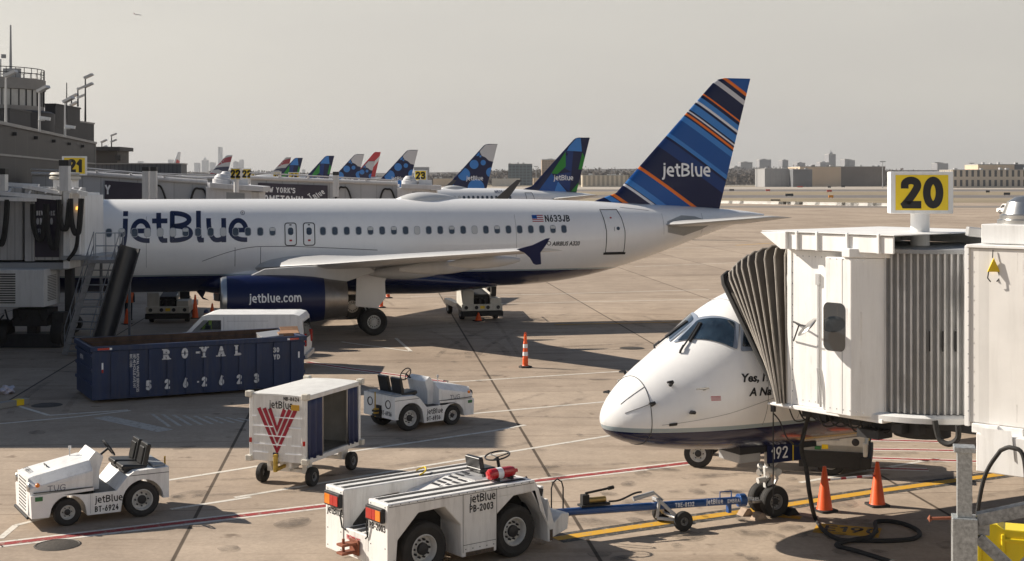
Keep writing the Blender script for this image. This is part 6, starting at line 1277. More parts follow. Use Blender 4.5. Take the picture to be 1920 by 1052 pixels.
# drive column far right (off picture) that carries the tunnel
m = MB(); tbox(m, 6.6, 7.0, .3, .7, .5, 2.5); tbox(m, 6.6, 7.0, 2.3, 2.7, .5, 2.5); tbox(m, 6.3, 7.3, .1, 2.9, .35, .75); m.build('drive_column', M_BRIDGE2, jb, bevel=.02)
for r_ in (.2, 2.8):
    c = Tn(6.8, r_, .5); m = MB().lathe([(.2, -.18), (.45, -.2), (.5, -.1), (.5, .1), (.45, .2), (.2, .18)], c, tr, 26); m.build('wheel', M_TYRE, jb)
# gate number signs
def gate_sign(num, label, p, h, w_, hh, rz, pole_to, dp_=.28, face_side=-1, pr=.16):
    """p: centre of the sign box; the number faces the stand"""
    t = thing('gate_sign', label, 'sign', (p.x, p.y, pole_to), rz, 'yellow gate number signs'); z = p.z - pole_to
    MB().cyl((0, 0, 0), (0, 0, z), pr, n=20).build('post', M_BRIDGE, t)
    MB().bb((-w_ / 2, -dp_ / 2, z - hh / 2), (w_ / 2, dp_ / 2, z + hh / 2)).build('housing', M_BRIDGE, t, bevel=.012)
    f = MB(); [f.add([(sx * w_ * .42, sy * (dp_ / 2 + .004), z + sz * hh * .42) for sx, sz in ((-1, -1), (1, -1), (1, 1), (-1, 1))], [(0, 1, 2, 3)]) for sy in (-1,)]; fo = f.build('face', mat('sign_yellow', (.86, .62, .02), .35, var=.03), t, smooth=False)
    m = MB(); letters(m, num, h, (0, -dp_ / 2 - .004, z - h / 2), (1, 0, 0), wt=.235, gap=.05, squash=1.12, align='C'); m.build('number', M_TXT, fo, smooth=False, fix=False)
    return t
sp_ = PZ(1725, 361, 24.6)
gate_sign('20', 'large yellow gate sign with black 20, nearest and biggest, on the right bridge roof', sp_, .56, 1.08, .74, R(-6), 5.44, pr=.165, dp_=.34)
# power cable from bridge to ground
cb = [Vector((5.5, 25.6, 2.4)), PZ(1503, 835, 25.9), PZ(1512, 880, 25.9), PZ(1518, 925, 25.9), G(1528, 970, .05), G(1545, 995, .04), G(1575, 1012, .04), G(1610, 1013, .04), G(1660, 1014, .04), G(1712, 1010, .04), G(1724, 998, .04), G(1700, 984, .04), G(1668, 977, .04), G(1642, 979, .04), G(1642, 992, .04), G(1632, 1006, .07), G(1600, 1012, .07), G(1568, 1022, .04), G(1610, 1034, .04), G(1700, 1062, .04)]
tag(MB().tube(cb, .042, 8, smooth=7).build('ground_power_cable', M_BLACK), 'thick black power cable hanging from the gate 20 bridge and coiled on the apron', 'cable')
hk = MB(); a = Lc(2.2, -.05, 2.40) + O; b = Vector((a.x, a.y, .55)); hk.tube([a, a + Vector((0, 0, -.12))], .05, 8).tube([a, Vector((a.x, a.y, 1.6)), b], .012, 6).tube([a + Vector((0, 0, -.15)), a + Vector((.12, 0, -.3)), a + Vector((.25, -.02, -.6)), a + Vector((.45, 0, -.75)), a + Vector((.6, 0, -.5))], .014, 6, smooth=6); tag(hk.build('hoist_cable', M_DARK), 'thin dark hoist line hanging from the bridge floor edge before the 192 gear door', 'cable')
# ------------------------------------------------------------------ foreground steel frame and yellow bin (bottom right)
FZ = 17.5
base = Vector(((1808 - 960) * FZ / FPX, FZ, 0)); sf = thing('steel_stand', 'galvanised steel post with bolted rails at the lower right corner', 'stand', base, R(-14))
hz_ = lambda y: CAM_H - (y - HZ) * FZ / FPX
M_GALV2 = mat('weathered_galvanised', (.30, .31, .31), .5, .55, var=.4, scale=16)
m = MB(); m.bb((-.09, -.09, hz_(968)), (.09, .09, hz_(846))).bb((-.13, -.13, hz_(846)), (.13, .13, hz_(836))); m.build('upper_post', M_GALV, sf, bevel=.006)
m = MB(); m.bb((-.15, -.15, 0), (.15, .15, hz_(968))).bb((-.35, -.35, 0), (.35, .35, .03)); m.build('lower_post', M_GALV, sf, bevel=.008)
m = MB(); [m.cyl((.092, -.02, z), (.096, -.02, z), .03, n=10) for z in (hz_(885), hz_(935))]; [m.cyl((.152, -.02, z), (.156, -.02, z), .035, n=10) for z in (hz_(990), hz_(1030))]; m.cyl((-.16, -.02, hz_(972)), (-.40, -.02, hz_(975)), .02).lathe([(0, -.03), (.05, 0), (0, .05)], (-.42, 0, hz_(976)), (1, 0, 0), 8); m.build('bolt', M_RUST, sf)
m = MB(); m.bar((.16, 0, hz_(972)), (1.7, -.1, hz_(905)), .16, .16).bar((.16, .0, .0 + hz_(1005)), (1.0, -.02, hz_(1120)), .14, .14).bar((.25, -.15, hz_(1130)), (1.3, -.15, hz_(940)), .13, .13).bar((1.55, .0, 0), (1.55, 0, hz_(910)), .16, .16).bar((-.1, .3, 0), (.0, .1, hz_(1000)), .1, .1); m.build('brace', M_GALV2, sf, bevel=.008)
m = MB(); m.bb((.15, -.05, hz_(1000)), (.30, .05, hz_(960))).build('bracket', M_GALV2, sf, bevel=.008)
yb = thing('yellow_barrier', 'bright yellow plastic barrier block behind the galvanised post', 'barrier', Vector(((1885 - 960) * 19.0 / FPX, 19.0, 0)), R(-20))
zt = CAM_H - (978 - HZ) * 19.0 / FPX
m = MB(); m.prism([(-.42, 0), (1.0, 0), (1.0, zt - .06), (-.02, zt - .06), (-.10, zt - .0), (-.42, zt)], -.22, .22); m.bb((-.36, -.25, .2), (-.30, -.22, zt - .1)).bb((-.05, -.25, .2), (.0, -.22, zt - .12)).bb((-.05, -.25, zt - .22), (.9, -.22, zt - .17)); m.build('barrier_body', mat('yellow_plastic', (.82, .62, .01), .45, var=.05, dirt=.1), yb, bevel=.02)
m = MB(); m.bb((-.42, -.25, 0), (1.0, .25, .1)); m.build('foot', M_BLACK, yb)
# ------------------------------------------------------------------ gate 21 jet bridge (left)
BZ = 55.5
def Lp(x, y, z=BZ): return PZ(x, y, z)
j1 = thing('jet_bridge', 'shaded jet bridge with black hanging hoses docked at the nose of the striped airliner', 'jet bridge', (-19.0, BZ, 0), 0)
J = Vector((-19.0, BZ, 0))
def X_(px, Z=BZ): return (px - 960) * Z / FPX - J.x
def Z_(py, Z=BZ): return CAM_H - (py - HZ) * Z / FPX
M_SH = mat_panel('ribbed_tunnel_panel', (.55, .54, .53), (.7, .7, .7), .30, 30, .03, .55, dirt=.3)
m = MB(); m.bb((X_(-420), .0, Z_(488)), (X_(42), 2.8, Z_(352))); m.bb((X_(48), -.12, Z_(490)), (X_(66), 2.9, Z_(350))).bb((X_(66), .0, Z_(488)), (X_(122), 2.7, Z_(352))); m.build('tunnel', M_SH, j1, bevel=.02)
m = MB(); m.bb((X_(122), -.25, Z_(503)), (X_(134), 1.2, Z_(360))); m.bb((X_(134), -.1, Z_(478)), (X_(151), 2.6, Z_(362))).bb((X_(151), .1, Z_(480)), (X_(158), 2.6, Z_(366))); m.build('cab', M_BRIDGE, j1, bevel=.02)
m = MB(); m.bb((X_(-420), -.2, Z_(505)), (X_(128), 3.0, Z_(492))).bb((X_(120), -.35, Z_(487)), (X_(190), 2.6, Z_(479))); m.build('floor_beam', M_GREY, j1, bevel=.015)
m = MB()
for (x0, y0, x1, y1, dy) in ((-40, 358, 120, 372, -.35), (-10, 345, 70, 349, .2), (46, 349, 118, 362, -.15), (110, 352, 168, 364, -.2), (-40, 372, 75, 374, -.45)): m.bar((X_(x0), dy, Z_(y0)), (X_(x1), dy, Z_(y1)), .14, .16)
for px in (0, 20, 60, 90, 115, 135, 150): m.bar((X_(px), -.35, Z_(362)), (X_(px), .2, Z_(352)), .06, .06)
m.bb((X_(95), .3, Z_(352)), (X_(122), 1.4, Z_(338))); m.build('roof_rail', M_BRIDGE, j1, bevel=.01)
m = MB(); c0 = Vector((X_(104), 1.2, Z_(340))); m.lathe([(.0, .38), (.55, .36), (.62, .28), (.5, .24), (.62, .18), (.62, .1), (.5, .05), (.5, 0)], c0, (0, 0, 1), 26); m.build('roof_vent', mat('cream_vent', (.55, .52, .46), .6, var=.1), j1)
bn = MB().bb((X_(66), -.04, Z_(482)), (X_(111), -.005, Z_(372))).build('banner', mat('dark_purple_banner', (.05, .042, .062), .5, var=.1), j1)
m = MB()
for k, tx in enumerate(('NEW YORK', 'OMETO', 'JFK')): letters(m, tx, .19 if k != 1 else .27, (X_(69), -.045, Z_(404 + 17 * k)), (1, 0, 0), wt=.2, squash=.62)
m.build('lettering', M_TXTW, bn, smooth=False, fix=False)
m = MB()
for (x0, x1, yt, yb) in ((-6, 20, 374, 455), (68, 92, 382, 448), (94, 118, 382, 462), (116, 136, 374, 428), (138, 158, 372, 436)):
    for o_ in (0, 3.4): m.tube([(X_(x0 + o_), -.5, Z_(yt)), (X_(x0 + 1.5 + o_), -.52, Z_(yt + (yb - yt) * .6)), (X_((x0 + x1) / 2 - 2 + o_), -.5, Z_(yb)), (X_((x0 + x1) / 2 + 5 + o_), -.5, Z_(yb - 2)), (X_(x1 - 2 + o_), -.5, Z_(yt + (yb - yt) * .5)), (X_(x1 + o_), -.48, Z_(yt))], .075, 8, smooth=6)
m.tube([(X_(158), -.5, Z_(372)), (X_(154), -.5, Z_(430)), (X_(148), -.4, Z_(465)), (X_(132), -.3, Z_(487))], .08, 8, smooth=6); m.build('hose_loop', M_BLACK, j1)
ac = MB().bb((X_(-90), -.9, Z_(572)), (X_(97), 1.0, Z_(503))).build('air_conditioner', M_BRIDGE2, j1, bevel=.02)
m = MB()
for k in range(13): m.bb((X_(-60), -.925, Z_(565 - 4.4 * k)), (X_(44), -.9, Z_(563 - 4.4 * k)))
m.build('louvre', M_DARK, ac); m = MB()
for k in range(16): m.bb((X_(97), -.5, Z_(562 - 3 * k)), (X_(97) + .02, .5, Z_(561 - 3 * k)))
m.build('louvre', M_DARK, ac)
m = MB(); m.bb((X_(30), -.4, Z_(610)), (X_(95), .9, Z_(578))).bb((X_(52), -.1, Z_(650)), (X_(70), .4, Z_(578))).bb((X_(5), -.3, Z_(650)), (X_(118), .7, Z_(625))).bb((X_(100), -.2, Z_(605)), (X_(122), .4, Z_(585))).bb((X_(112), .6, Z_(640)), (X_(126), 1.0, Z_(505))); m.build('drive_column', M_DARK, j1, bevel=.02)
for px in (8, 110):
    c = Vector((X_(px), .1, .55)); MB().lathe([(.25, -.2), (.5, -.22), (.55, -.12), (.55, .12), (.5, .22), (.25, .2), (0, .1)], c, (1, 0, 0), 26).build('wheel', M_TYRE, j1)
m = MB(); [m.tube([(X_(a), -.5, Z_(578)), (X_(a + 8), -.5, Z_(600)), (X_(a + 20), -.45, Z_(588))], .035, 6, smooth=5) for a in (-5, 18, 40, 80)]; m.build('cable', M_BLACK, j1)
bc = MB().lathe([(0, .12), (.05, .12), (.07, .08), (.07, 0), (0, 0)], (X_(148), -.17, Z_(393)), (0, 0, 1), 12); bc.build('amber_beacon', mat('lit_amber', (.9, .45, .08), .3, var=0, emit=1.5), j1)
# service stairs with platform, baggage chute
st = thing('service_stairs', 'grey steel service stairs with handrails under the gate 21 bridge', 'stairs', (-18.0, 53.0, 0), 0)
S0 = Vector((-18.0, 53.0, 0)); sX = lambda px: (px - 960) * 53.0 / FPX - S0.x; sZ = lambda py: CAM_H - (py - HZ) * 53.0 / FPX
M_ST = mat('dull_stair_steel', (.20, .21, .23), .5, .5, var=.2, scale=6)
m = MB(); a0, b0 = Vector((sX(176), 0, sZ(486))), Vector((sX(124), -.2, 0.02))
for dx in (0, 1.0): m.bar(a0 + Vector((dx, 0, 0)), b0 + Vector((dx, 0, 0)), .07, .22)
m.build('stringer', M_ST, st)
m = MB()
for k in range(13):
    q = a0.lerp(b0, (k + .5) / 13); m.box(q + Vector((.5, 0, 0)), (.95, .28, .03))
m.build('tread', M_ST, st)
m = MB(); m.bb((sX(172), -.5, sZ(492)), (sX(238), 1.4, sZ(486))); m.build('platform', M_ST, st)
m = MB()
for dx in (0, 1.0):
    for hh in (.55, 1.05): m.tube([a0 + Vector((dx, 0, hh)), b0 + Vector((dx, 0, hh))], .022, 6)
    for k in range(6): q = a0.lerp(b0, k / 5.0); m.tube([q + Vector((dx, 0, 0)), q + Vector((dx, 0, 1.05))], .02, 6)
for px in (186, 205, 222, 237): m.tube([(sX(px), -.45, sZ(486)), (sX(px), -.45, sZ(436))], .02, 6)
for py in (436, 460): m.tube([(sX(186), -.45, sZ(py)), (sX(237), -.45, sZ(py))], .02, 6)
m.build('handrail', mat('bluish_steel_rail', (.30, .33, .38), .4, .6, var=.1), st)
m = MB(); [m.bar((sX(px), .8, 0), (sX(px), .8, sZ(490)), .09, .09) for px in (178, 232)]; m.build('support_leg', M_ST, st)
chm = MB(); A0 = Vector(((244 - 960) * 52.2 / FPX, 52.2, CAM_H - (462 - HZ) * 52.2 / FPX)); B0 = Vector(((186 - 960) * 51.5 / FPX, 51.5, .25)); dd = (B0 - A0).normalized(); sidev = dd.cross(Vector((0, 1, 0))).normalized(); upv = sidev.cross(dd)
rings = []
for q in (A0, A0.lerp(B0, .18), A0.lerp(B0, .6), B0): rings.append([q + sidev * .40 * math.cos(a) + upv * .40 * math.sin(a) for a in [math.pi * k / 14 for k in range(15)]] + [q + sidev * .36 * math.cos(a) + upv * .36 * math.sin(a) for a in [math.pi * (14 - k) / 14 for k in range(15)]])
rings = [[p for p in r] for r in rings]
chm.loft(rings); tag(chm.build('baggage_chute', mat('black_chute_plastic', (.035, .036, .04), .3, var=.15, scale=2)), 'black half round baggage chute sloping down beside the steel stairs', 'chute')
# workers
def worker(label, loc, rz, vest, legs, bend=0.0):
    t = thing('person', label, 'person', loc, rz, None)
    V = [(0, 0, .92), (0, 0, 1.15), (0, 0, 1.38), (0, 0, 1.50), (.02, 0, 1.60), (.02, 0, 1.72), (0, .10, .88), (.03, .11, .48), (0, .12, .08), (.12, .13, .04), (0, -.10, .88), (-.05, -.11, .48), (-.08, -.12, .08), (.05, -.13, .04), (0, .19, 1.40), (.02, .25, 1.15), (.16, .22, .95), (.22, .21, .88), (0, -.19, 1.40), (.02, -.25, 1.15), (.18, -.2, 1.0), (.24, -.19, .93)]
    E_ = [(0, 1), (1, 2), (2, 3), (3, 4), (4, 5), (0, 6), (6, 7), (7, 8), (8, 9), (0, 10), (10, 11), (11, 12), (12, 13), (2, 14), (14, 15), (15, 16), (16, 17), (2, 18), (18, 19), (19, 20), (20, 21)]
    rad = [.15, .14, .16, .06, .085, .075, .10, .065, .05, .045, .10, .065, .05, .045, .065, .05, .04, .035, .065, .05, .04, .035]
    me = bpy.data.meshes.new('person_body'); me.from_pydata(V, E_, []); o = bpy.data.objects.new('body', me); COL.objects.link(o); o.parent = t
    sk = o.modifiers.new('skin', 'SKIN'); ss = o.modifiers.new('sub', 'SUBSURF'); ss.levels = ss.render_levels = 2
    for i, r_ in enumerate(rad): me.skin_vertices[0].data[i].radius = (r_, r_)
    me.skin_vertices[0].data[0].use_root = True
    me.materials.append(legs)
    vs = MB(); vs.loft([[(rx * math.cos(a), ry * math.sin(a), z) for a in [2 * math.pi * k / 18 for k in range(18)]] for z, rx, ry in ((.86, .19, .24), (1.1, .18, .22), (1.38, .18, .25), (1.48, .10, .13))]); vs.build('vest', vest, t, ang=80)
    MB().lathe([(0, -.12), (.06, -.11), (.088, -.03), (.09, .04), (.06, .11), (0, .13)], (.03, 0, 1.64), (0, 0, 1), 16).build('head', M_SKIN, t)
    MB().lathe([(.097, .0), (.095, .05), (.06, .12), (0, .14)], (.025, 0, 1.65), (0, 0, 1), 16).build('cap', M_NAVY, t)
    return t
worker('ramp worker in an orange vest and dark trousers left of the shaded belt loader', G(241, 601), R(-60), mat('orange_vest', (.75, .14, .03), .7, var=.1), mat('dark_trousers', (.02, .022, .03), .8, var=.2))
worker('worker in a lime yellow vest seen through the side windows of the white van', Vector((-11.55, 52.5, 0)), R(200), mat('lime_vest', (.45, .75, .06), .7, var=.1), mat('dark_trousers', ()))
gate_sign('21', 'yellow gate sign with black 21 at the left, above the shaded jet bridge', PZ(140, 311, 58.5), .56, 1.0, .80, R(16), 6.3, dp_=.5)
# ------------------------------------------------------------------ bridges beyond the airliner
M_FARB = mat('far_bridge_white', (.62, .62, .63), .5, var=.06, dirt=.2); M_POST = mat('black_cap', (.03, .03, .03), .6, var=0)
MB0 = MB
def far_bridge(label, Z, px0, px1, ytop, cab0, cab1, banner=None, ang=0.0, yend=None):
    x0 = (px0 - 960) * Z / FPX; x1 = (px1 - 960) * Z / FPX; t = thing('jet_bridge', label, 'jet bridge', (x0, Z, 0), ang); zt = CAM_H - (ytop - HZ) * Z / FPX; ln = (x1 - x0) / math.cos(ang); SH = Matrix(); SH[2][0] = -((yend or ytop) - ytop) * Z / FPX / ln
    class MB(MB0):
        def __init__(s): super().__init__(); s.M = SH
    m = MB(); m.bb((0, 0, zt - 3.0), (ln, 2.9, zt - .05)); m.build('tunnel', mat_panel('far_tunnel_panel', (.46, .47, .49), (.75, .75, .75), 1.2, 40, .04), t, bevel=.03)
    m = MB(); m.cyl((0, -.1, zt + .12), (ln, -.1, zt + .12), .16, n=10).bb((0, -.08, zt - .05), (ln, 3.0, zt + .06)).cyl((0, -.4, zt + .5), (ln, -.2, zt + .35), .05, n=8)
    for k in range(1, int(ln / 2.2)): m.lathe([(0, .0), (.09, .02), (.09, .14), (0, .16)], (2.2 * k, -.2, zt + .22), (0, 0, 1), 8)
    m.build('roof_pipe', M_FARB, t)
    c0 = (cab0 - 960) * Z / FPX - x0; c1 = (cab1 - 960) * Z / FPX - x0
    m = MB(); m.bb((c0, -.6, zt - 3.2), (c1, 3.4, zt - .2)).bb((c0 + .3, -.9, zt - .25), (c1 + .8, 3.6, zt + .1)).bb((c1 - .2, -.3, zt - 3.0), (c1 + .5, 3.2, zt - .3)); m.build('cab', M_FARB, t, bevel=.03)
    m = MB(); m.bb((c0 + (c1 - c0) * .45, -.63, zt - 3.0), (c0 + (c1 - c0) * .85, -.6, zt - .45)); m.build('rotunda_curtain', M_GREY, t)
    m = MB(); m.lathe([(0, .75), (.3, .72), (.5, .5), (.5, .4), (.62, .36), (.62, .1), (.55, 0)], (c0 + .9, .5, zt), (0, 0, 1), 20).bb((c0 + 1.6, .2, zt), (c0 + 2.6, 1.2, zt + .5)); m.build('roof_unit', M_FARB, t)
    for k in range(2):
        m = MB(); xx = ln * (.55 + .3 * k); m.tube([(xx, -.2, zt - 2.6), (xx + .5, -.2, zt - .6), (xx + .9, -.2, zt - .35), (xx + 1.3, -.2, zt - .6), (xx + 1.9, -.2, zt - 2.6)], .07, 8, smooth=6); m.build('hose_loop', M_BLACK, t)
    m = MB(); m.bb((ln * .8, .5, 0), (ln * .8 + .5, 1.0, zt - 3)).bb((ln * .8, 2.0, 0), (ln * .8 + .5, 2.5, zt - 3)).bb((.5, 1, 0), (1.3, 2, zt - 3)); m.build('support_column', M_GREY, t)
    if banner:
        for (bx0, bx1, items) in banner:
            a_ = (bx0 - 960) * Z / FPX - x0; b_2 = (bx1 - 960) * Z / FPX - x0
            bo = MB().bb((a_, -.14, zt - 2.6), (b_2, -.10, zt - .25)).build('banner', mat('dark_purple_banner', ()), t)
            m = MB()
            for (tx, h_, dx, dz, rot) in items: letters(m, tx, h_, (a_ + dx, -.142, zt - dz), (math.cos(rot), 0, math.sin(rot)), (-math.sin(rot), 0, math.cos(rot)), wt=.18, squash=.9)
            m.build('lettering', M_TXTW, bo, smooth=False, fix=False)
    return t
far_bridge('pale jet bridge beyond the striped airliner under the brighter gate 22 sign', 92.0, 120, 385, 326, 385, 470, yend=345, banner=[(196, 276, [('Y', .62, .0, 1.15, 0), ('T', .45, 1.75, 2.0, .6), ('Blue', .50, 2.35, 2.15, .75)])], ang=R(4))
far_bridge('pale jet bridge with the dark NEW YORK HOMETOWN banner and the gate 23 sign', 106.0, 470, 745, 336, 745, 806, yend=347, banner=[(484, 614, [("NEW YORK'S", .42, .28, .95, 0), ('HOMETOWN', .60, .05, 1.75, 0), ('T', .42, 4.0, 1.35, .65), ('Blue', .44, 4.4, 1.4, .65)])], ang=R(2))
far_bridge('long pale jet bridge low in front of the ribbed grey shed', 125.0, 60, 400, 328, 400, 445, yend=336, ang=R(3))
def fsign(num, label, x0, x1, y0, y1, Z, pole, rz=0):
    s = FPX / Z; gate_sign(num, label, PZ((x0 + x1) / 2, (y0 + y1) / 2, Z), (y1 - y0) / s * .70, (x1 - x0) / s, (y1 - y0) / s, rz, pole, dp_=.3)
fsign('22', 'yellow gate sign 22 on a white post, brighter of the two 22 signs', 433, 453, 315, 337, 90, 5.9, R(-12))
fsign('22', 'darker yellow gate sign 22 right beside the 26 sign', 455, 471, 316, 336, 112, 6, R(8))
fsign('26', 'small far yellow gate sign 26 between the 22 signs and the wave tail fin', 467, 478, 326, 336, 165, 5, 0)
fsign('25', 'small far yellow gate sign 25 in front of the wave tail fin', 512, 527, 323, 335, 150, 5, 0)
fsign('24', 'yellow gate sign 24 left of the faceted tail fin', 541, 562, 323, 337, 125, 5, 0)
fsign('23', 'yellow gate sign 23 between two bubble tail fins', 777, 801, 319, 339, 108, 6, R(-6))
for px, yt, lab in ((4, 316, 'white post with a black cap at the far left edge'), (122, 300, 'white post with a black cap in front of the gate 21 sign'), (274, 313, 'white post with a black cap before the ribbed shed, left one of a pair'), (288, 313, 'white post with a black cap before the ribbed shed, right one of a pair'), (630, 322, 'white post with a black cap among the blue tail fins')):
    Z = {4: 54, 122: 54, 274: 88, 288: 90, 630: 100}[px]; s = FPX / Z; p = PZ(px, yt, Z); hw = (8.5 if px < 200 else 6 if px < 300 else 5) / s; z0 = 6.85 if px < 200 else 6.1
    t = thing('bridge_post', lab, 'post', (p.x, p.y, z0 - .6), 0, 'black capped posts on the bridges')
    MB().bb((-hw, -hw, 0), (hw, hw, p.z - z0 + .6 - hw * 1.3)).build('shaft', M_BRIDGE2, t, bevel=.01); MB().bb((-hw * 1.08, -hw * 1.08, p.z - z0 + .6 - hw * 1.3), (hw * 1.08, hw * 1.08, p.z - z0 + .6)).build('cap', M_POST, t, bevel=.01)
# ------------------------------------------------------------------ terminal buildings
M_CLAD = mat_panel('dark_grey_cladding', (.055, .051, .048), (2.4, 2.4, 2.4), 6.2, 30, .035, .6); M_CLAD2 = mat_panel('slate_cladding', (.030, .030, .033), (1.25, 1.25, 1.25), 3.0, 30, .03, .6)
M_TRIM = mat('pale_coping', (.34, .33, .31), .6, var=.1); M_RIBC = mat_panel('ribbed_grey_cladding', (.13, .135, .145), (.55, .55, .55), .55, 50, .05, .6); M_CONC = mat('pale_precast', (.26, .25, .235), .7, var=.08)
P1_ = Vector((-36.6, 80, 0)); P2_ = Vector((-53.4, 177.6, 0)); tv = (P2_ - P1_); tlen = tv.length; ta_ = math.atan2(tv.y, tv.x)
tm_ = thing('terminal_building', 'long dark grey terminal with a pale roof edge under the round ramp tower', 'building', P1_, ta_)
MB().bb((0, 0, 0), (tlen, 26, 11.35)).build('wall', M_CLAD, tm_)
m = MB(); m.bb((-.3, -.22, 11.35), (tlen + .2, 26, 11.62)).bb((0, -.10, 8.75), (tlen, -.003, 8.92)).bb((tlen + .01, -.1, 0), (tlen + .2, .1, 11.35)); m.build('coping', M_TRIM, tm_)
m = MB(); m.bb((0, -2.0, 5.6), (tlen, 0, 6.1)).bb((0, -.06, 3.0), (tlen, -.003, 5.5)); m.build('canopy', M_CLAD2, tm_)
m = MB()
for k in range(7): m.bb((20 + 11 * k, -.35, 10.6), (20.4 + 11 * k, -.01, 10.9))
m.build('wall_lamp', M_DARK, tm_)
def at_local(px, py, Z): p = PZ(px, py, Z); return p
# ramp tower
tw = thing('ramp_tower', 'round grey ramp control tower with a window band and railed roof at the far left', 'tower', (-56.9, 150, 11.6), 0)
zt = CAM_H + (HZ - 150) * 150 / FPX - 11.6
m = MB(); m.lathe([(6.0, 0), (6.0, zt - 2.9)], (0, 0, 0), (0, 0, 1), 48).lathe([(6.0, zt - 1.2), (6.15, zt - 1.15), (6.15, zt), (0, zt)], (0, 0, 0), (0, 0, 1), 48); m.build('drum', M_CONC, tw)
m = MB(); m.lathe([(5.9, zt - 2.9), (5.9, zt - 1.2)], (0, 0, 0), (0, 0, 1), 48); wb = m.build('window_band', mat('tower_glass', (.42, .42, .40), .2, var=.1, spec=.8), tw)  # pane colour lightened to stand in for the sky reflected in it
m = MB()
for k in range(40): a = 2 * math.pi * k / 40; m.box((5.95 * math.cos(a), 5.95 * math.sin(a), zt - 2.05), (.14, .06, 1.7), rz=a)
m.build('mullion', M_DARK, wb)
m = MB()
for k in range(36): a = 2 * math.pi * k / 36; m.cyl((6.0 * math.cos(a), 6.0 * math.sin(a), zt), (6.0 * math.cos(a), 6.0 * math.sin(a), zt + 1.1), .04, n=5)
for z in (zt + .55, zt + 1.1): m.tube([(6.0 * math.cos(a), 6.0 * math.sin(a), z) for a in [2 * math.pi * k / 48 for k in range(48)]], .045, 5, closed=True)
m.build('roof_railing', M_DARK, tw)
m = MB(); m.bb((-9, -6.6, 0), (-2.2, 2, zt + .1)); m.build('stair_core', M_CLAD2, tw)
m = MB(); m.lathe([(6.4, 0), (6.4, zt - 3.6), (6.0, zt - 3.4)], (.6, .5, 0), (0, 0, 1), 40); m.build('drum_base', M_CLAD2, tw)
m = MB(); m.cyl((3.75, -3, zt), (3.75, -3, zt + 5.6), .17, .08, n=8).cyl((2.7, -3, zt), (2.7, -3, zt + 2.0), .07, n=6).box((3.0, -3, zt + 2.3), (.5, .3, .4), rz=.4).bb((3.0, -3.2, zt), (4.8, -2.8, zt + 1.0)); m.build('antenna_mast', M_GREY, tw)
def roofbox(lab, px0, px1, ytop, Z, depth, ybase, m_=None, trim=False):
    a = PZ(px0, ytop, Z); b = PZ(px1, ytop, Z); zb = 11.6 if ybase is None else ybase; t = thing('roof_plant_room', lab, 'building', (a.x, Z, zb), 0)
    MB().bb((0, 0, 0), (b.x - a.x, depth, a.z - zb)).build('wall', m_ or M_CLAD2, t); MB().bb((-.1, -.1, a.z - zb), (b.x - a.x + .1, depth + .1, a.z - zb + .18)).build('coping', M_TRIM if trim else M_DARK, t); return t
roofbox('dark taller block on the terminal roof right of the round tower', 84, 104, 197, 158, 9, None); roofbox('dark lower block at the right end of the terminal roof', 100, 139, 228, 168, 8, None, trim=True)
roofbox('low dark block on the terminal roof in front of the round tower', -60, 18, 206, 138, 6, None); roofbox('dark link block between tower and taller roof block', 60, 92, 236, 150, 6, None)
an = thing('terminal_annex', 'lower dark annex with flat roof right of the terminal', 'building', PZ(172, 339, 200), R(90)); an.location.z = 0
zz = CAM_H + (HZ - 280) * 200 / FPX; wx_ = 48 * 200 / FPX
MB().bb((0, -wx_, 0), (6, 0, zz)).build('wall', M_CLAD, an); MB().bb((-.8, -wx_ - .6, zz - .2), (6.3, .2, zz + .35)).bb((-.9, -wx_ - .7, zz - 1.6), (2, -wx_ + .1, zz - .9)).build('roof', M_CLAD2, an)
sh = thing('ribbed_shed', 'long low ribbed grey building behind the jet bridges', 'building', (PZ(176, 339, 185).x, 185, 0), R(2)); zz = CAM_H + (HZ - 308) * 185 / FPX; ww = (338 - 176) * 185 / FPX
MB().bb((0, 0, 0), (ww, 4, zz)).build('wall', M_RIBC, sh); MB().bb((-.1, -.15, zz), (ww + .12, 4, zz + .15)).build('coping', M_TRIM, sh)
m = MB(); [m.bb((3 + 2.6 * k, -1.2, zz - 5), (3.2 + 2.6 * k, -1.0, zz - 1.6)) for k in range(4)]; m.bb((2.8, -1.3, zz - 1.7), (11.4, -.05, zz - 1.4)); m.build('loading_frame', M_DARK, sh)
ds = thing('drum_tank', 'low dark ribbed round tank right of the ribbed shed', 'tank', (PZ(368, 339, 182).x, 184, 0), 0); MB().lathe([(2.5, 0), (2.5, 7.5), (2.6, 7.55), (0, 7.6)], (0, 0, 0), (0, 0, 1), 40).build('shell', M_RIBC, ds)
# near concourse wing, left of the picture: its roof throws the long shade over the stand
nc = thing('terminal_wing', 'tall dark grey concourse wing just off the left edge that shades the stand', 'building', (0, 0, 0), 0)
MB().bb((-62, 41.5, 0), (-19.4, 44.9, 12.0)).bb((-62, 44.9, 0), (-30.5, 78, 14.0)).build('wall', M_CLAD, nc); MB().bb((-62, 41.4, 12.0), (-19.3, 44.95, 12.15)).build('coping', M_TRIM, nc)
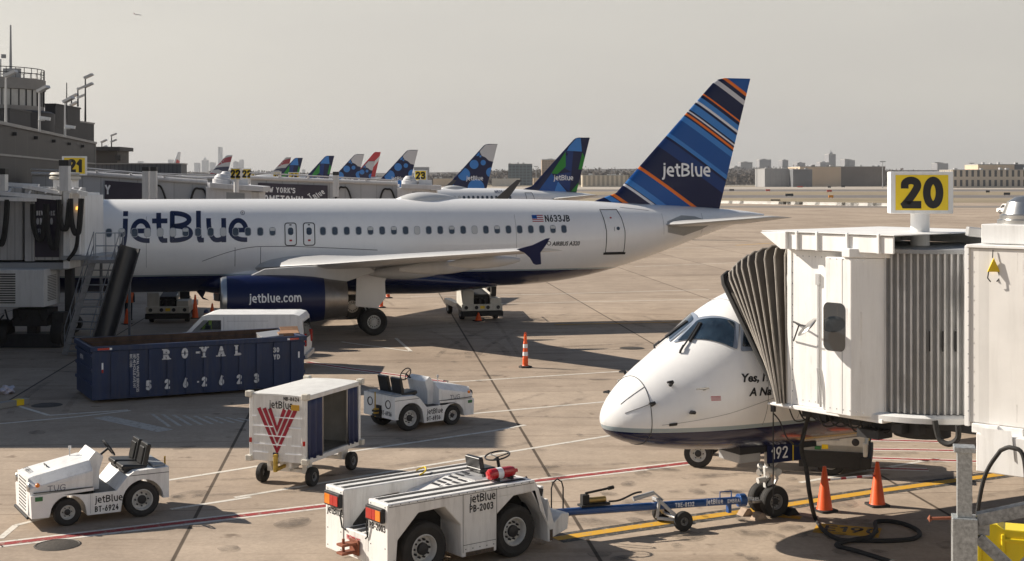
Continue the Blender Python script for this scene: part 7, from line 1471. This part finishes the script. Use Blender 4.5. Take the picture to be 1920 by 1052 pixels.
# floodlight masts on roofs
def mast(lab, px, ytop, ybase, Z, heads=1, pale=True, hs=.72):
    a = PZ(px, ytop, Z); b = PZ(px, ybase, Z); t = thing('floodlight_mast', lab, 'light mast', b, random.uniform(-.3, .3), 'floodlight masts along the terminal roof'); h = a.z - b.z
    MB().cyl((0, 0, 0), (0, 0, h), .17 * hs, .10 * hs, 10).build('pole', M_LGREY if pale else M_DARK, t)
    m = MB()
    for k in range(heads): z = h - k * 1.5 * hs; m.box((.55 * hs, 0, z - .05), (1.5 * hs, 1.0 * hs, .35 * hs), ry=R(-24)).bar((0, 0, z - .5 * hs), (.5 * hs, 0, z - .1), .1 * hs, .1 * hs)
    m.build('floodlight', M_LGREY, t); return t
mast('pale floodlight mast at the far left before the round tower', 11, 137, 231, 118); mast('pale floodlight mast in front of the round tower windows', 74, 166, 246, 128); mast('pale floodlight mast in front of the dark roof blocks', 122, 186, 256, 140)
mast('tall dark floodlight mast with two tilted lamps, highest on the roof', 160, 142, 228, 166, 2, False); mast('dark floodlight mast with two lamps, second behind the tallest', 146, 164, 200, 178, 2, False); mast('dark floodlight mast with two lamps, third and lowest behind the tallest', 134, 179, 200, 190, 2, False)
mast('small far floodlight mast over the annex, the left of two', 191, 264, 283, 205, 2, False, .6); mast('small far floodlight mast over the annex, the right of two', 209, 252, 283, 205, 2, False, .6)
mast('thin aerial mast over the dark roof blocks', 125, 155, 230, 160, 0, False, .5)
for px, lab, Z in ((80, 'white security camera on an arm by the middle floodlight mast', 127), (128, 'white security camera on an arm by the right floodlight mast', 139)):
    p = PZ(px, 222 if px == 80 else 238, Z); MB_ = MB().cyl((-.4, 0, -.15), (.2, 0, -.15), .08).box((.2, 0, 0), (1.0, .35, .3), ry=R(8)); o = MB_.build('security_camera', M_BRIDGE, bevel=.03); o.location = p; tag(o, lab, 'camera')
# ------------------------------------------------------------------ far airfield
def fbox(name, lab, cat, px0, px1, ytop, Z, m_, depth=30, ybase=0.0, grp=None, roof=None):
    a = PZ(px0, ytop, Z); b = PZ(px1, ytop, Z); t = thing(name, lab, cat, (a.x, Z, ybase), 0, grp); h = a.z - ybase
    MB().bb((0, 0, 0), (b.x - a.x, depth, h)).build('wall', m_, t); r_ = MB().bb((-.2, -.2, h), (b.x - a.x + .2, depth, h + .02 * h + .2)); r_.build('roof', roof or M_TRIM, t)
    if Z < 3000 and b.x - a.x > 18:
        rq = random.Random(int(px0)); hv = MB()
        for k in range(int((b.x - a.x) / 9)): xx = rq.uniform(1, b.x - a.x - 5); ww = rq.uniform(1.5, 4); hv.bb((xx, 2, h * 1.02 + .2), (xx + ww, 6, h * 1.02 + .2 + rq.uniform(.7, 2.0)))
        hv.build('roof_plant', M_GREY if px0 % 2 else M_LGREY, t)
    return t
def facade(name, col, win, bw, bh, ms): 
    if name in MATS: return MATS[name]
    m = mat(name, col, .7, var=.05, scale=.05); t = m.node_tree; L = t.links.new; b = t.nodes['Principled BSDF']; src = b.inputs['Base Color'].links[0].from_socket
    tc = t.nodes.new('ShaderNodeTexCoord'); sp = t.nodes.new('ShaderNodeSeparateXYZ'); L(tc.outputs['Object'], sp.inputs[0]); ad = t.nodes.new('ShaderNodeMath'); L(sp.outputs[0], ad.inputs[0]); L(sp.outputs[1], ad.inputs[1])
    cb2 = t.nodes.new('ShaderNodeCombineXYZ'); L(ad.outputs[0], cb2.inputs[0]); L(sp.outputs[2], cb2.inputs[1]); br = t.nodes.new('ShaderNodeTexBrick'); br.offset = 0; br.inputs['Scale'].default_value = 1; br.inputs['Brick Width'].default_value = bw; br.inputs['Row Height'].default_value = bh; br.inputs['Mortar Size'].default_value = ms; br.inputs['Mortar Smooth'].default_value = 0
    L(cb2.outputs[0], br.inputs['Vector']); mi = t.nodes.new('ShaderNodeMix'); mi.data_type = 'RGBA'; L(br.outputs['Fac'], mi.inputs[0]); mi.inputs[6].default_value = (*win, 1); L(src, mi.inputs[7]); L(mi.outputs[2], b.inputs['Base Color']); return m
M_TAN = mat('tan_hangar_wall', (.58, .46, .33), .7, var=.08, scale=.05); M_GH = mat_panel('grey_hangar_wall', (.27, .27, .27), (.8, .8, .8), 6, 60, .2, .7); M_DH = mat('dark_hangar_wall', (.13, .135, .145), .7, var=.1, scale=.05)
fbox('hangar', 'grey metal hangar right of the striped tail, with a pale door strip', 'hangar', 1434, 1490, 317, 1500, M_GH, 60); fbox('hangar', 'dark blue grey hangar between the grey hangar and the tan hangar', 'hangar', 1487, 1523, 318, 1480, M_DH, 60)
fbox('hangar', 'large tan hangar with a bright wall, left of the gate 20 sign', 'hangar', 1500, 1577, 313, 1600, M_TAN, 70); fbox('hangar', 'long brown grey hangar joined right of the tan hangar', 'hangar', 1577, 1660, 313, 1620, mat('brown_hangar_wall', (.20, .17, .145), .7, var=.15, scale=.05), 70)
fbox('cargo_building', 'long pale cargo building with a row of dark square windows at the far right', 'building', 1786, 2100, 319, 1300, facade('pale_cargo_front', (.50, .43, .34), (.06, .06, .06), 5.4, 9.0, 1.5), 40)
fbox('cargo_building', 'tan upper storey on the pale cargo building at the far right', 'building', 1834, 1902, 309, 1345, M_TAN, 40); fbox('cargo_building', 'dark upper block at the right end of the pale cargo building', 'building', 1900, 2000, 309, 1350, M_DH, 40)
fbox('cargo_building', 'long pale cargo shed with a dark base between the faceted and the striped fins', 'building', 1092, 1178, 329, 1500, facade('cream_cargo_front', (.52, .45, .34), (.30, .26, .2), 5, 14, 1.2), 30)
fbox('cargo_building', 'low pale shed left of the faceted fin', 'building', 1000, 1050, 334, 1600, M_TAN, 30); fbox('cargo_building', 'low pale shed between the bubble fins', 'building', 812, 850, 335, 1700, M_TAN, 30); fbox('cargo_building', 'low white shed right of the tallest bubble fin', 'building', 922, 975, 335, 1650, mat('white_shed', (.5, .48, .44), .7, var=.1, scale=.05), 30)
fbox('office_block', 'dark glass office block between the bubble and faceted fins', 'building', 953, 998, 308, 1900, facade('dark_office_glass', (.10, .14, .16), (.035, .06, .075), 5, 4, .5), 40); fbox('office_block', 'tan hotel block right behind the faceted fin', 'building', 1016, 1050, 300, 1950, facade('tan_hotel_front', (.42, .30, .20), (.30, .21, .14), 4, 3.2, .8), 40)
fbox('office_block', 'grey blue flat block behind the bubble fin by gate sign 23', 'building', 776, 803, 314, 3200, M_DH, 40)
M_SKY = facade('hazy_tower_front', (.22, .22, .23), (.10, .11, .12), 9, 7, 3)
for k, (a_, b_2, y_, Z_k, lab) in enumerate(((1376, 1388, 313, 4200, 'low far block at the left of the right hand skyline'), (1389, 1411, 305, 4200, 'pair of far slabs, second from the left in the right hand skyline'), (1424, 1446, 300, 4300, 'wide far slab tower, third from the left in the right hand skyline'), (1467, 1478, 301, 4300, 'slim pale far tower left of the hangars'), (1495, 1510, 306, 4200, 'low far block above the dark hangar'), (1538, 1554, 305, 4500, 'low far block joined to the tallest tower of the right hand skyline'), (1554, 1567, 290, 4500, 'tallest far tower of the right hand skyline'), (1584, 1592, 299, 4400, 'pale slim far tower right of the tallest one'), (1590, 1603, 301, 4400, 'grey far tower above the brown hangar'), (1757, 1778, 307, 4400, 'far block right above the gate 20 sign'),
        (409, 414, 277, 9000, 'very tall thin far tower by the wave tail fin'), (378, 388, 301, 9000, 'far spired tower left of the very tall thin one'), (364, 372, 306, 9000, 'far low tower at the left of the city skyline'), (393, 401, 305, 9000, 'far low tower just left of the very tall thin one'), (437, 446, 304, 9000, 'far tower right of the wave tail fin'), (315, 322, 300, 9000, 'far tower above the ribbed shed, left of the red and white fin'), (258, 265, 303, 9000, 'far tower above the ribbed shed near its left end'), (449, 454, 300, 9000, 'far narrow tower at the right of the city skyline'), (566, 570, 318, 9000, 'tiny far tower between the faceted fins'))):
    t = fbox('skyline_tower', lab, 'tower', a_, b_2, y_, Z_k, M_SKY, 60)
    s = Z_k / FPX; w_k = (b_2 - a_) * s; h = PZ(a_, y_, Z_k).z
    if k in (6, 11): MB().lathe([(w_k * .28, 0), (w_k * .28, 4 * s), (w_k * .05, 6 * s), (w_k * .04, 9 * s), (0, 9 * s)], (w_k / 2, 20, h), (0, 0, 1), 8).build('spire', M_SKY, t)
    elif b_2 - a_ > 8: MB().bb((w_k * .25, 5, h), (w_k * .6, 30, h + 2.2 * s)).build('plant_room', M_SKY, t)
# wooded ridge: bare winter trees, one far mass
rng = random.Random(3); m = MB(); hr = lambda X: 5 * math.sin(X / 260.0) + 4 * math.sin(X / 97.0 + 1)
for Zr, hh, n_ in ((2100, 14, 2300), (2550, 20, 2000), (3000, 27, 2000)):
    for k in range(n_):
        X = rng.uniform(-.40 * Zr, .44 * Zr); Y = Zr + rng.uniform(-120, 160); th_ = hh * rng.uniform(.82, 1.12) + hr(X) * hh / 20
        m.cyl((X, Y, 0), (X, Y, th_ * .6), .5, .25, n=4)
        for j in range(13):
            q = Vector((X + rng.gauss(0, 3.8), Y + rng.gauss(0, 3), th_ * rng.uniform(.06, 1.0))); a = rng.uniform(0, 6.3); u = Vector((math.cos(a), math.sin(a), rng.uniform(-.6, .6))) * rng.uniform(1.2, 3.0); v = Vector((rng.uniform(-.5, .5), rng.uniform(-.5, .5), 1)) * rng.uniform(1.0, 2.6)
            m.add([q - u, q + v * .9, q + u * .8, q - v], [(0, 1, 2, 3)])
structure(m.build('far_wood', mat('bare_winter_twigs', (.070, .056, .044), .95, var=.35, scale=.05), smooth=False, fix=False), 'stuff')
# hills behind the wood
m = MB(); pts = [(x, 3400, 31 + 5 * math.sin(x / 700) + 3 * math.sin(x / 210)) for x in range(-2600, 2800, 60)]
m.loft([[(x, y - 150, -1) for x, y, z in pts], [(x, y, z) for x, y, z in pts], [(x, y + 500, -1) for x, y, z in pts]], cap=False, closed=False); structure(m.build('hills', mat('wooded_hill', (.05, .043, .037), .95, var=.3, scale=.02)))
# low white barrier row along the apron edge, perimeter barrier farther off
bar = MB().prism([(-.45, 0), (.45, 0), (.18, .30), (.12, .80), (-.12, .80), (-.18, .30)], -1.45, 1.45, 'xz').build('apron_barrier', mat('barrier_concrete', (.60, .58, .54), .8, var=.1, scale=.8))
tag(bar, 'low pale concrete barrier in the long row at the edge of the apron', 'barrier', 'concrete barriers along the apron edge')
A_ = G(1340, 381); B_ = G(1680, 387); nb = 44
for k in range(nb):
    o = bar if k == 0 else bar.copy()
    if k: COL.objects.link(o)
    p = A_.lerp(B_, k / nb); o.location = (p.x, p.y, 0); o.rotation_euler = (0, 0, math.atan2((B_ - A_).y, (B_ - A_).x) + R(90))
m = MB(); a = G(1365, 348.5); b = G(2000, 350.5)
for k in range(160): p = a.lerp(b, k / 160); m.bb((p.x, p.y, 0), (p.x + (b.x - a.x) / 160 * .8, p.y + 1, 1.3))
structure(m.build('perimeter_barrier', mat('white_barrier', (.62, .60, .56), .7, var=.1), smooth=False), 'stuff')
# distant lighting masts
for k, (px, y0, y1, Z, lab) in enumerate(((1655, 303, 345, 1250, 'thin far lighting mast left of the gate 20 sign'), (1758, 305, 345, 1250, 'thin far lighting mast peeping over the gate 20 sign'), (1822, 306, 345, 1400, 'thin far lighting mast before the upper storey of the cargo building'), (1419, 316, 346, 1500, 'thin far lighting mast left of the grey hangar'), (1190, 318, 346, 1700, 'thin far lighting mast left of the striped fin'), (868, 318, 346, 1700, 'thin far lighting mast just left of the tallest bubble fin'), (1005, 312, 346, 1700, 'thin far lighting mast right of the dark office block'))):
    a = PZ(px, y0, Z); t = thing('lighting_mast', lab, 'light mast', (a.x, Z, 0), 0, 'lighting masts far across the airfield'); MB().cyl((0, 0, 0), (0, 0, a.z), .45, .28, 8).build('pole', M_GREY, t); MB().bb((-2.6, -.4, a.z - .5), (2.6, .4, a.z + .4)).build('floodlight', M_GREY, t)
# runway signs
def rsign(px, py, wpx, hpx, m_, lab, grp):
    Z = FPX * CAM_H / (py - HZ); s = FPX / Z; p = G(px, py); t = thing('runway_sign', lab, 'sign', p, 0, grp); w2 = wpx / s; h2 = hpx / s
    MB().bb((-w2 / 2, -.2, h2 * .25), (w2 / 2, .2, h2)).build('panel', m_, t, bevel=.03); MB().bb((-w2 * .35, -.1, 0), (-w2 * .3, .1, h2 * .25)).bb((w2 * .3, -.1, 0), (w2 * .35, .1, h2 * .25)).build('leg', M_DARK, t)
M_SK = mat('black_sign_face', (.03, .03, .03), .5, var=0); M_SR = mat('red_sign_face', (.5, .06, .04), .5, var=0)
blk = 'black runway signs on the far grass'; redg = 'red runway signs on the far grass'
for (px, py, wp, hp, m_, lab, g_) in ((1372, 358.5, 9, 4, M_SK, 'small black runway sign nearest the striped tail', blk), (1480, 369, 15, 6, M_SK, 'wide black runway sign on the grass below the hangars', blk), (1454, 377, 18, 3, M_SK, 'low long black runway sign above the barrier row', blk), (1555, 353, 6, 4, M_SK, 'small black runway sign next to the red one below the tan hangar', blk), (1581, 352, 7, 4, M_SK, 'small black runway sign left of the gate 20 sign', blk), (1888, 367, 12, 6, M_SK, 'black runway sign at right above the far white van', blk), (1852, 362, 7, 5, M_SK, 'small black runway sign at right, left of the van', blk),
        (1440, 359, 8, 4, M_SR, 'red runway sign left of the wide black one', redg), (1555, 361, 9, 5, M_SR, 'red runway sign below the tan hangar', redg), (1558, 372, 9, 6, mat('orange_sign_face', (.75, .30, .02), .5, var=0), 'orange runway sign below the red one', 'orange runway sign'), (1500, 352, 10, 3, M_SR, 'far low red runway sign before the dark hangar', redg)): rsign(px, py, wp, hp, m_, lab, g_)
v2 = van('white van driving far off beyond the gate 20 bridge, seen from behind', G(1893, 401), R(112), False)
# service vehicles far off by the hangars
rng = random.Random(5)
for k in range(12):
    px = [1520, 1532, 1541, 1549, 1560, 1590, 1650, 1800, 1815, 1830, 1846, 1860][k]; p = G(px, 347.5); t = thing('far_truck', 'tiny %s truck parked by the far hangars, %s' % (['red', 'white', 'yellow'][k % 3], ['first from the left before the dark hangar', 'second from the left before the dark hangar', 'third from the left before the dark hangar', 'fourth from the left before the dark hangar', 'last on the right before the tan hangar', 'alone before the brown hangar', 'just left of the gate 20 sign', 'first of the row before the cargo building', 'second of the row before the cargo building', 'third of the row before the cargo building', 'fourth of the row before the cargo building', 'last of the row before the cargo building'][k]), 'truck', p, rng.uniform(-.5, .5), 'trucks by the far hangars')
    c = [M_RED, M_BRIDGE, M_YELLOW][k % 3]; MB().bb((-4, -1.3, .9), (2, 1.3, 3.6)).build('box_body', c, t); MB().prism([(2.1, .6), (4.2, .6), (4.2, 1.7), (3.6, 2.8), (2.1, 2.8)], -1.2, 1.2).build('cab', c, t); m = MB(); [m.cyl((x, -1.3, .5), (x, 1.3, .5), .5, n=12) for x in (-2.8, 3.2)]; m.build('wheel', M_TYRE, t)
# cream kerb with a rag at the left edge
kb = MB().bb((-1.2, -.12, 0), (1.2, .12, .18)).bb((.7, -.125, .002), (1.0, .125, .183), mi=1); o = kb.build('wheel_stop', [M_CONC, M_YELLOW], bevel=.02); o.location = G(-10, 768); o.rotation_euler = (0, 0, R(62)); tag(o, 'pale wheel stop with a yellow band at the left edge', 'wheel stop')
rg = bmesh.new(); bmesh.ops.create_icosphere(rg, subdivisions=3, radius=.22)
for v in rg.verts: v.co *= 1 + .35 * math.sin(v.co.x * 21 + v.co.y * 17) * math.cos(v.co.z * 19); v.co.z *= .6
me = bpy.data.meshes.new('plastic_bag'); rg.to_mesh(me); rg.free(); me.materials.append(mat('pale_plastic_film', (.5, .48, .55), .35, var=.1)); o = bpy.data.objects.new('plastic_bag', me); COL.objects.link(o); o.location = G(14, 738) + Vector((0, 0, .12)); tag(o, 'crumpled pale plastic bag lying at the left edge', 'bag')
# ------------------------------------------------------------------ air
hz = MB().bb((-8500, -55, -1.2), (8500, 9600, 330)).build('haze', [], smooth=False)
m_h = bpy.data.materials.new('thin_haze'); m_h.use_nodes = True; t = m_h.node_tree; t.nodes.clear(); o_ = t.nodes.new('ShaderNodeOutputMaterial'); pv = t.nodes.new('ShaderNodeVolumePrincipled'); pv.inputs['Color'].default_value = (.80, .83, .88, 1); pv.inputs['Density'].default_value = 6e-5; pv.inputs['Anisotropy'].default_value = .2
t.links.new(pv.outputs[0], o_.inputs['Volume']); hz.data.materials.append(m_h); structure(hz, 'stuff')
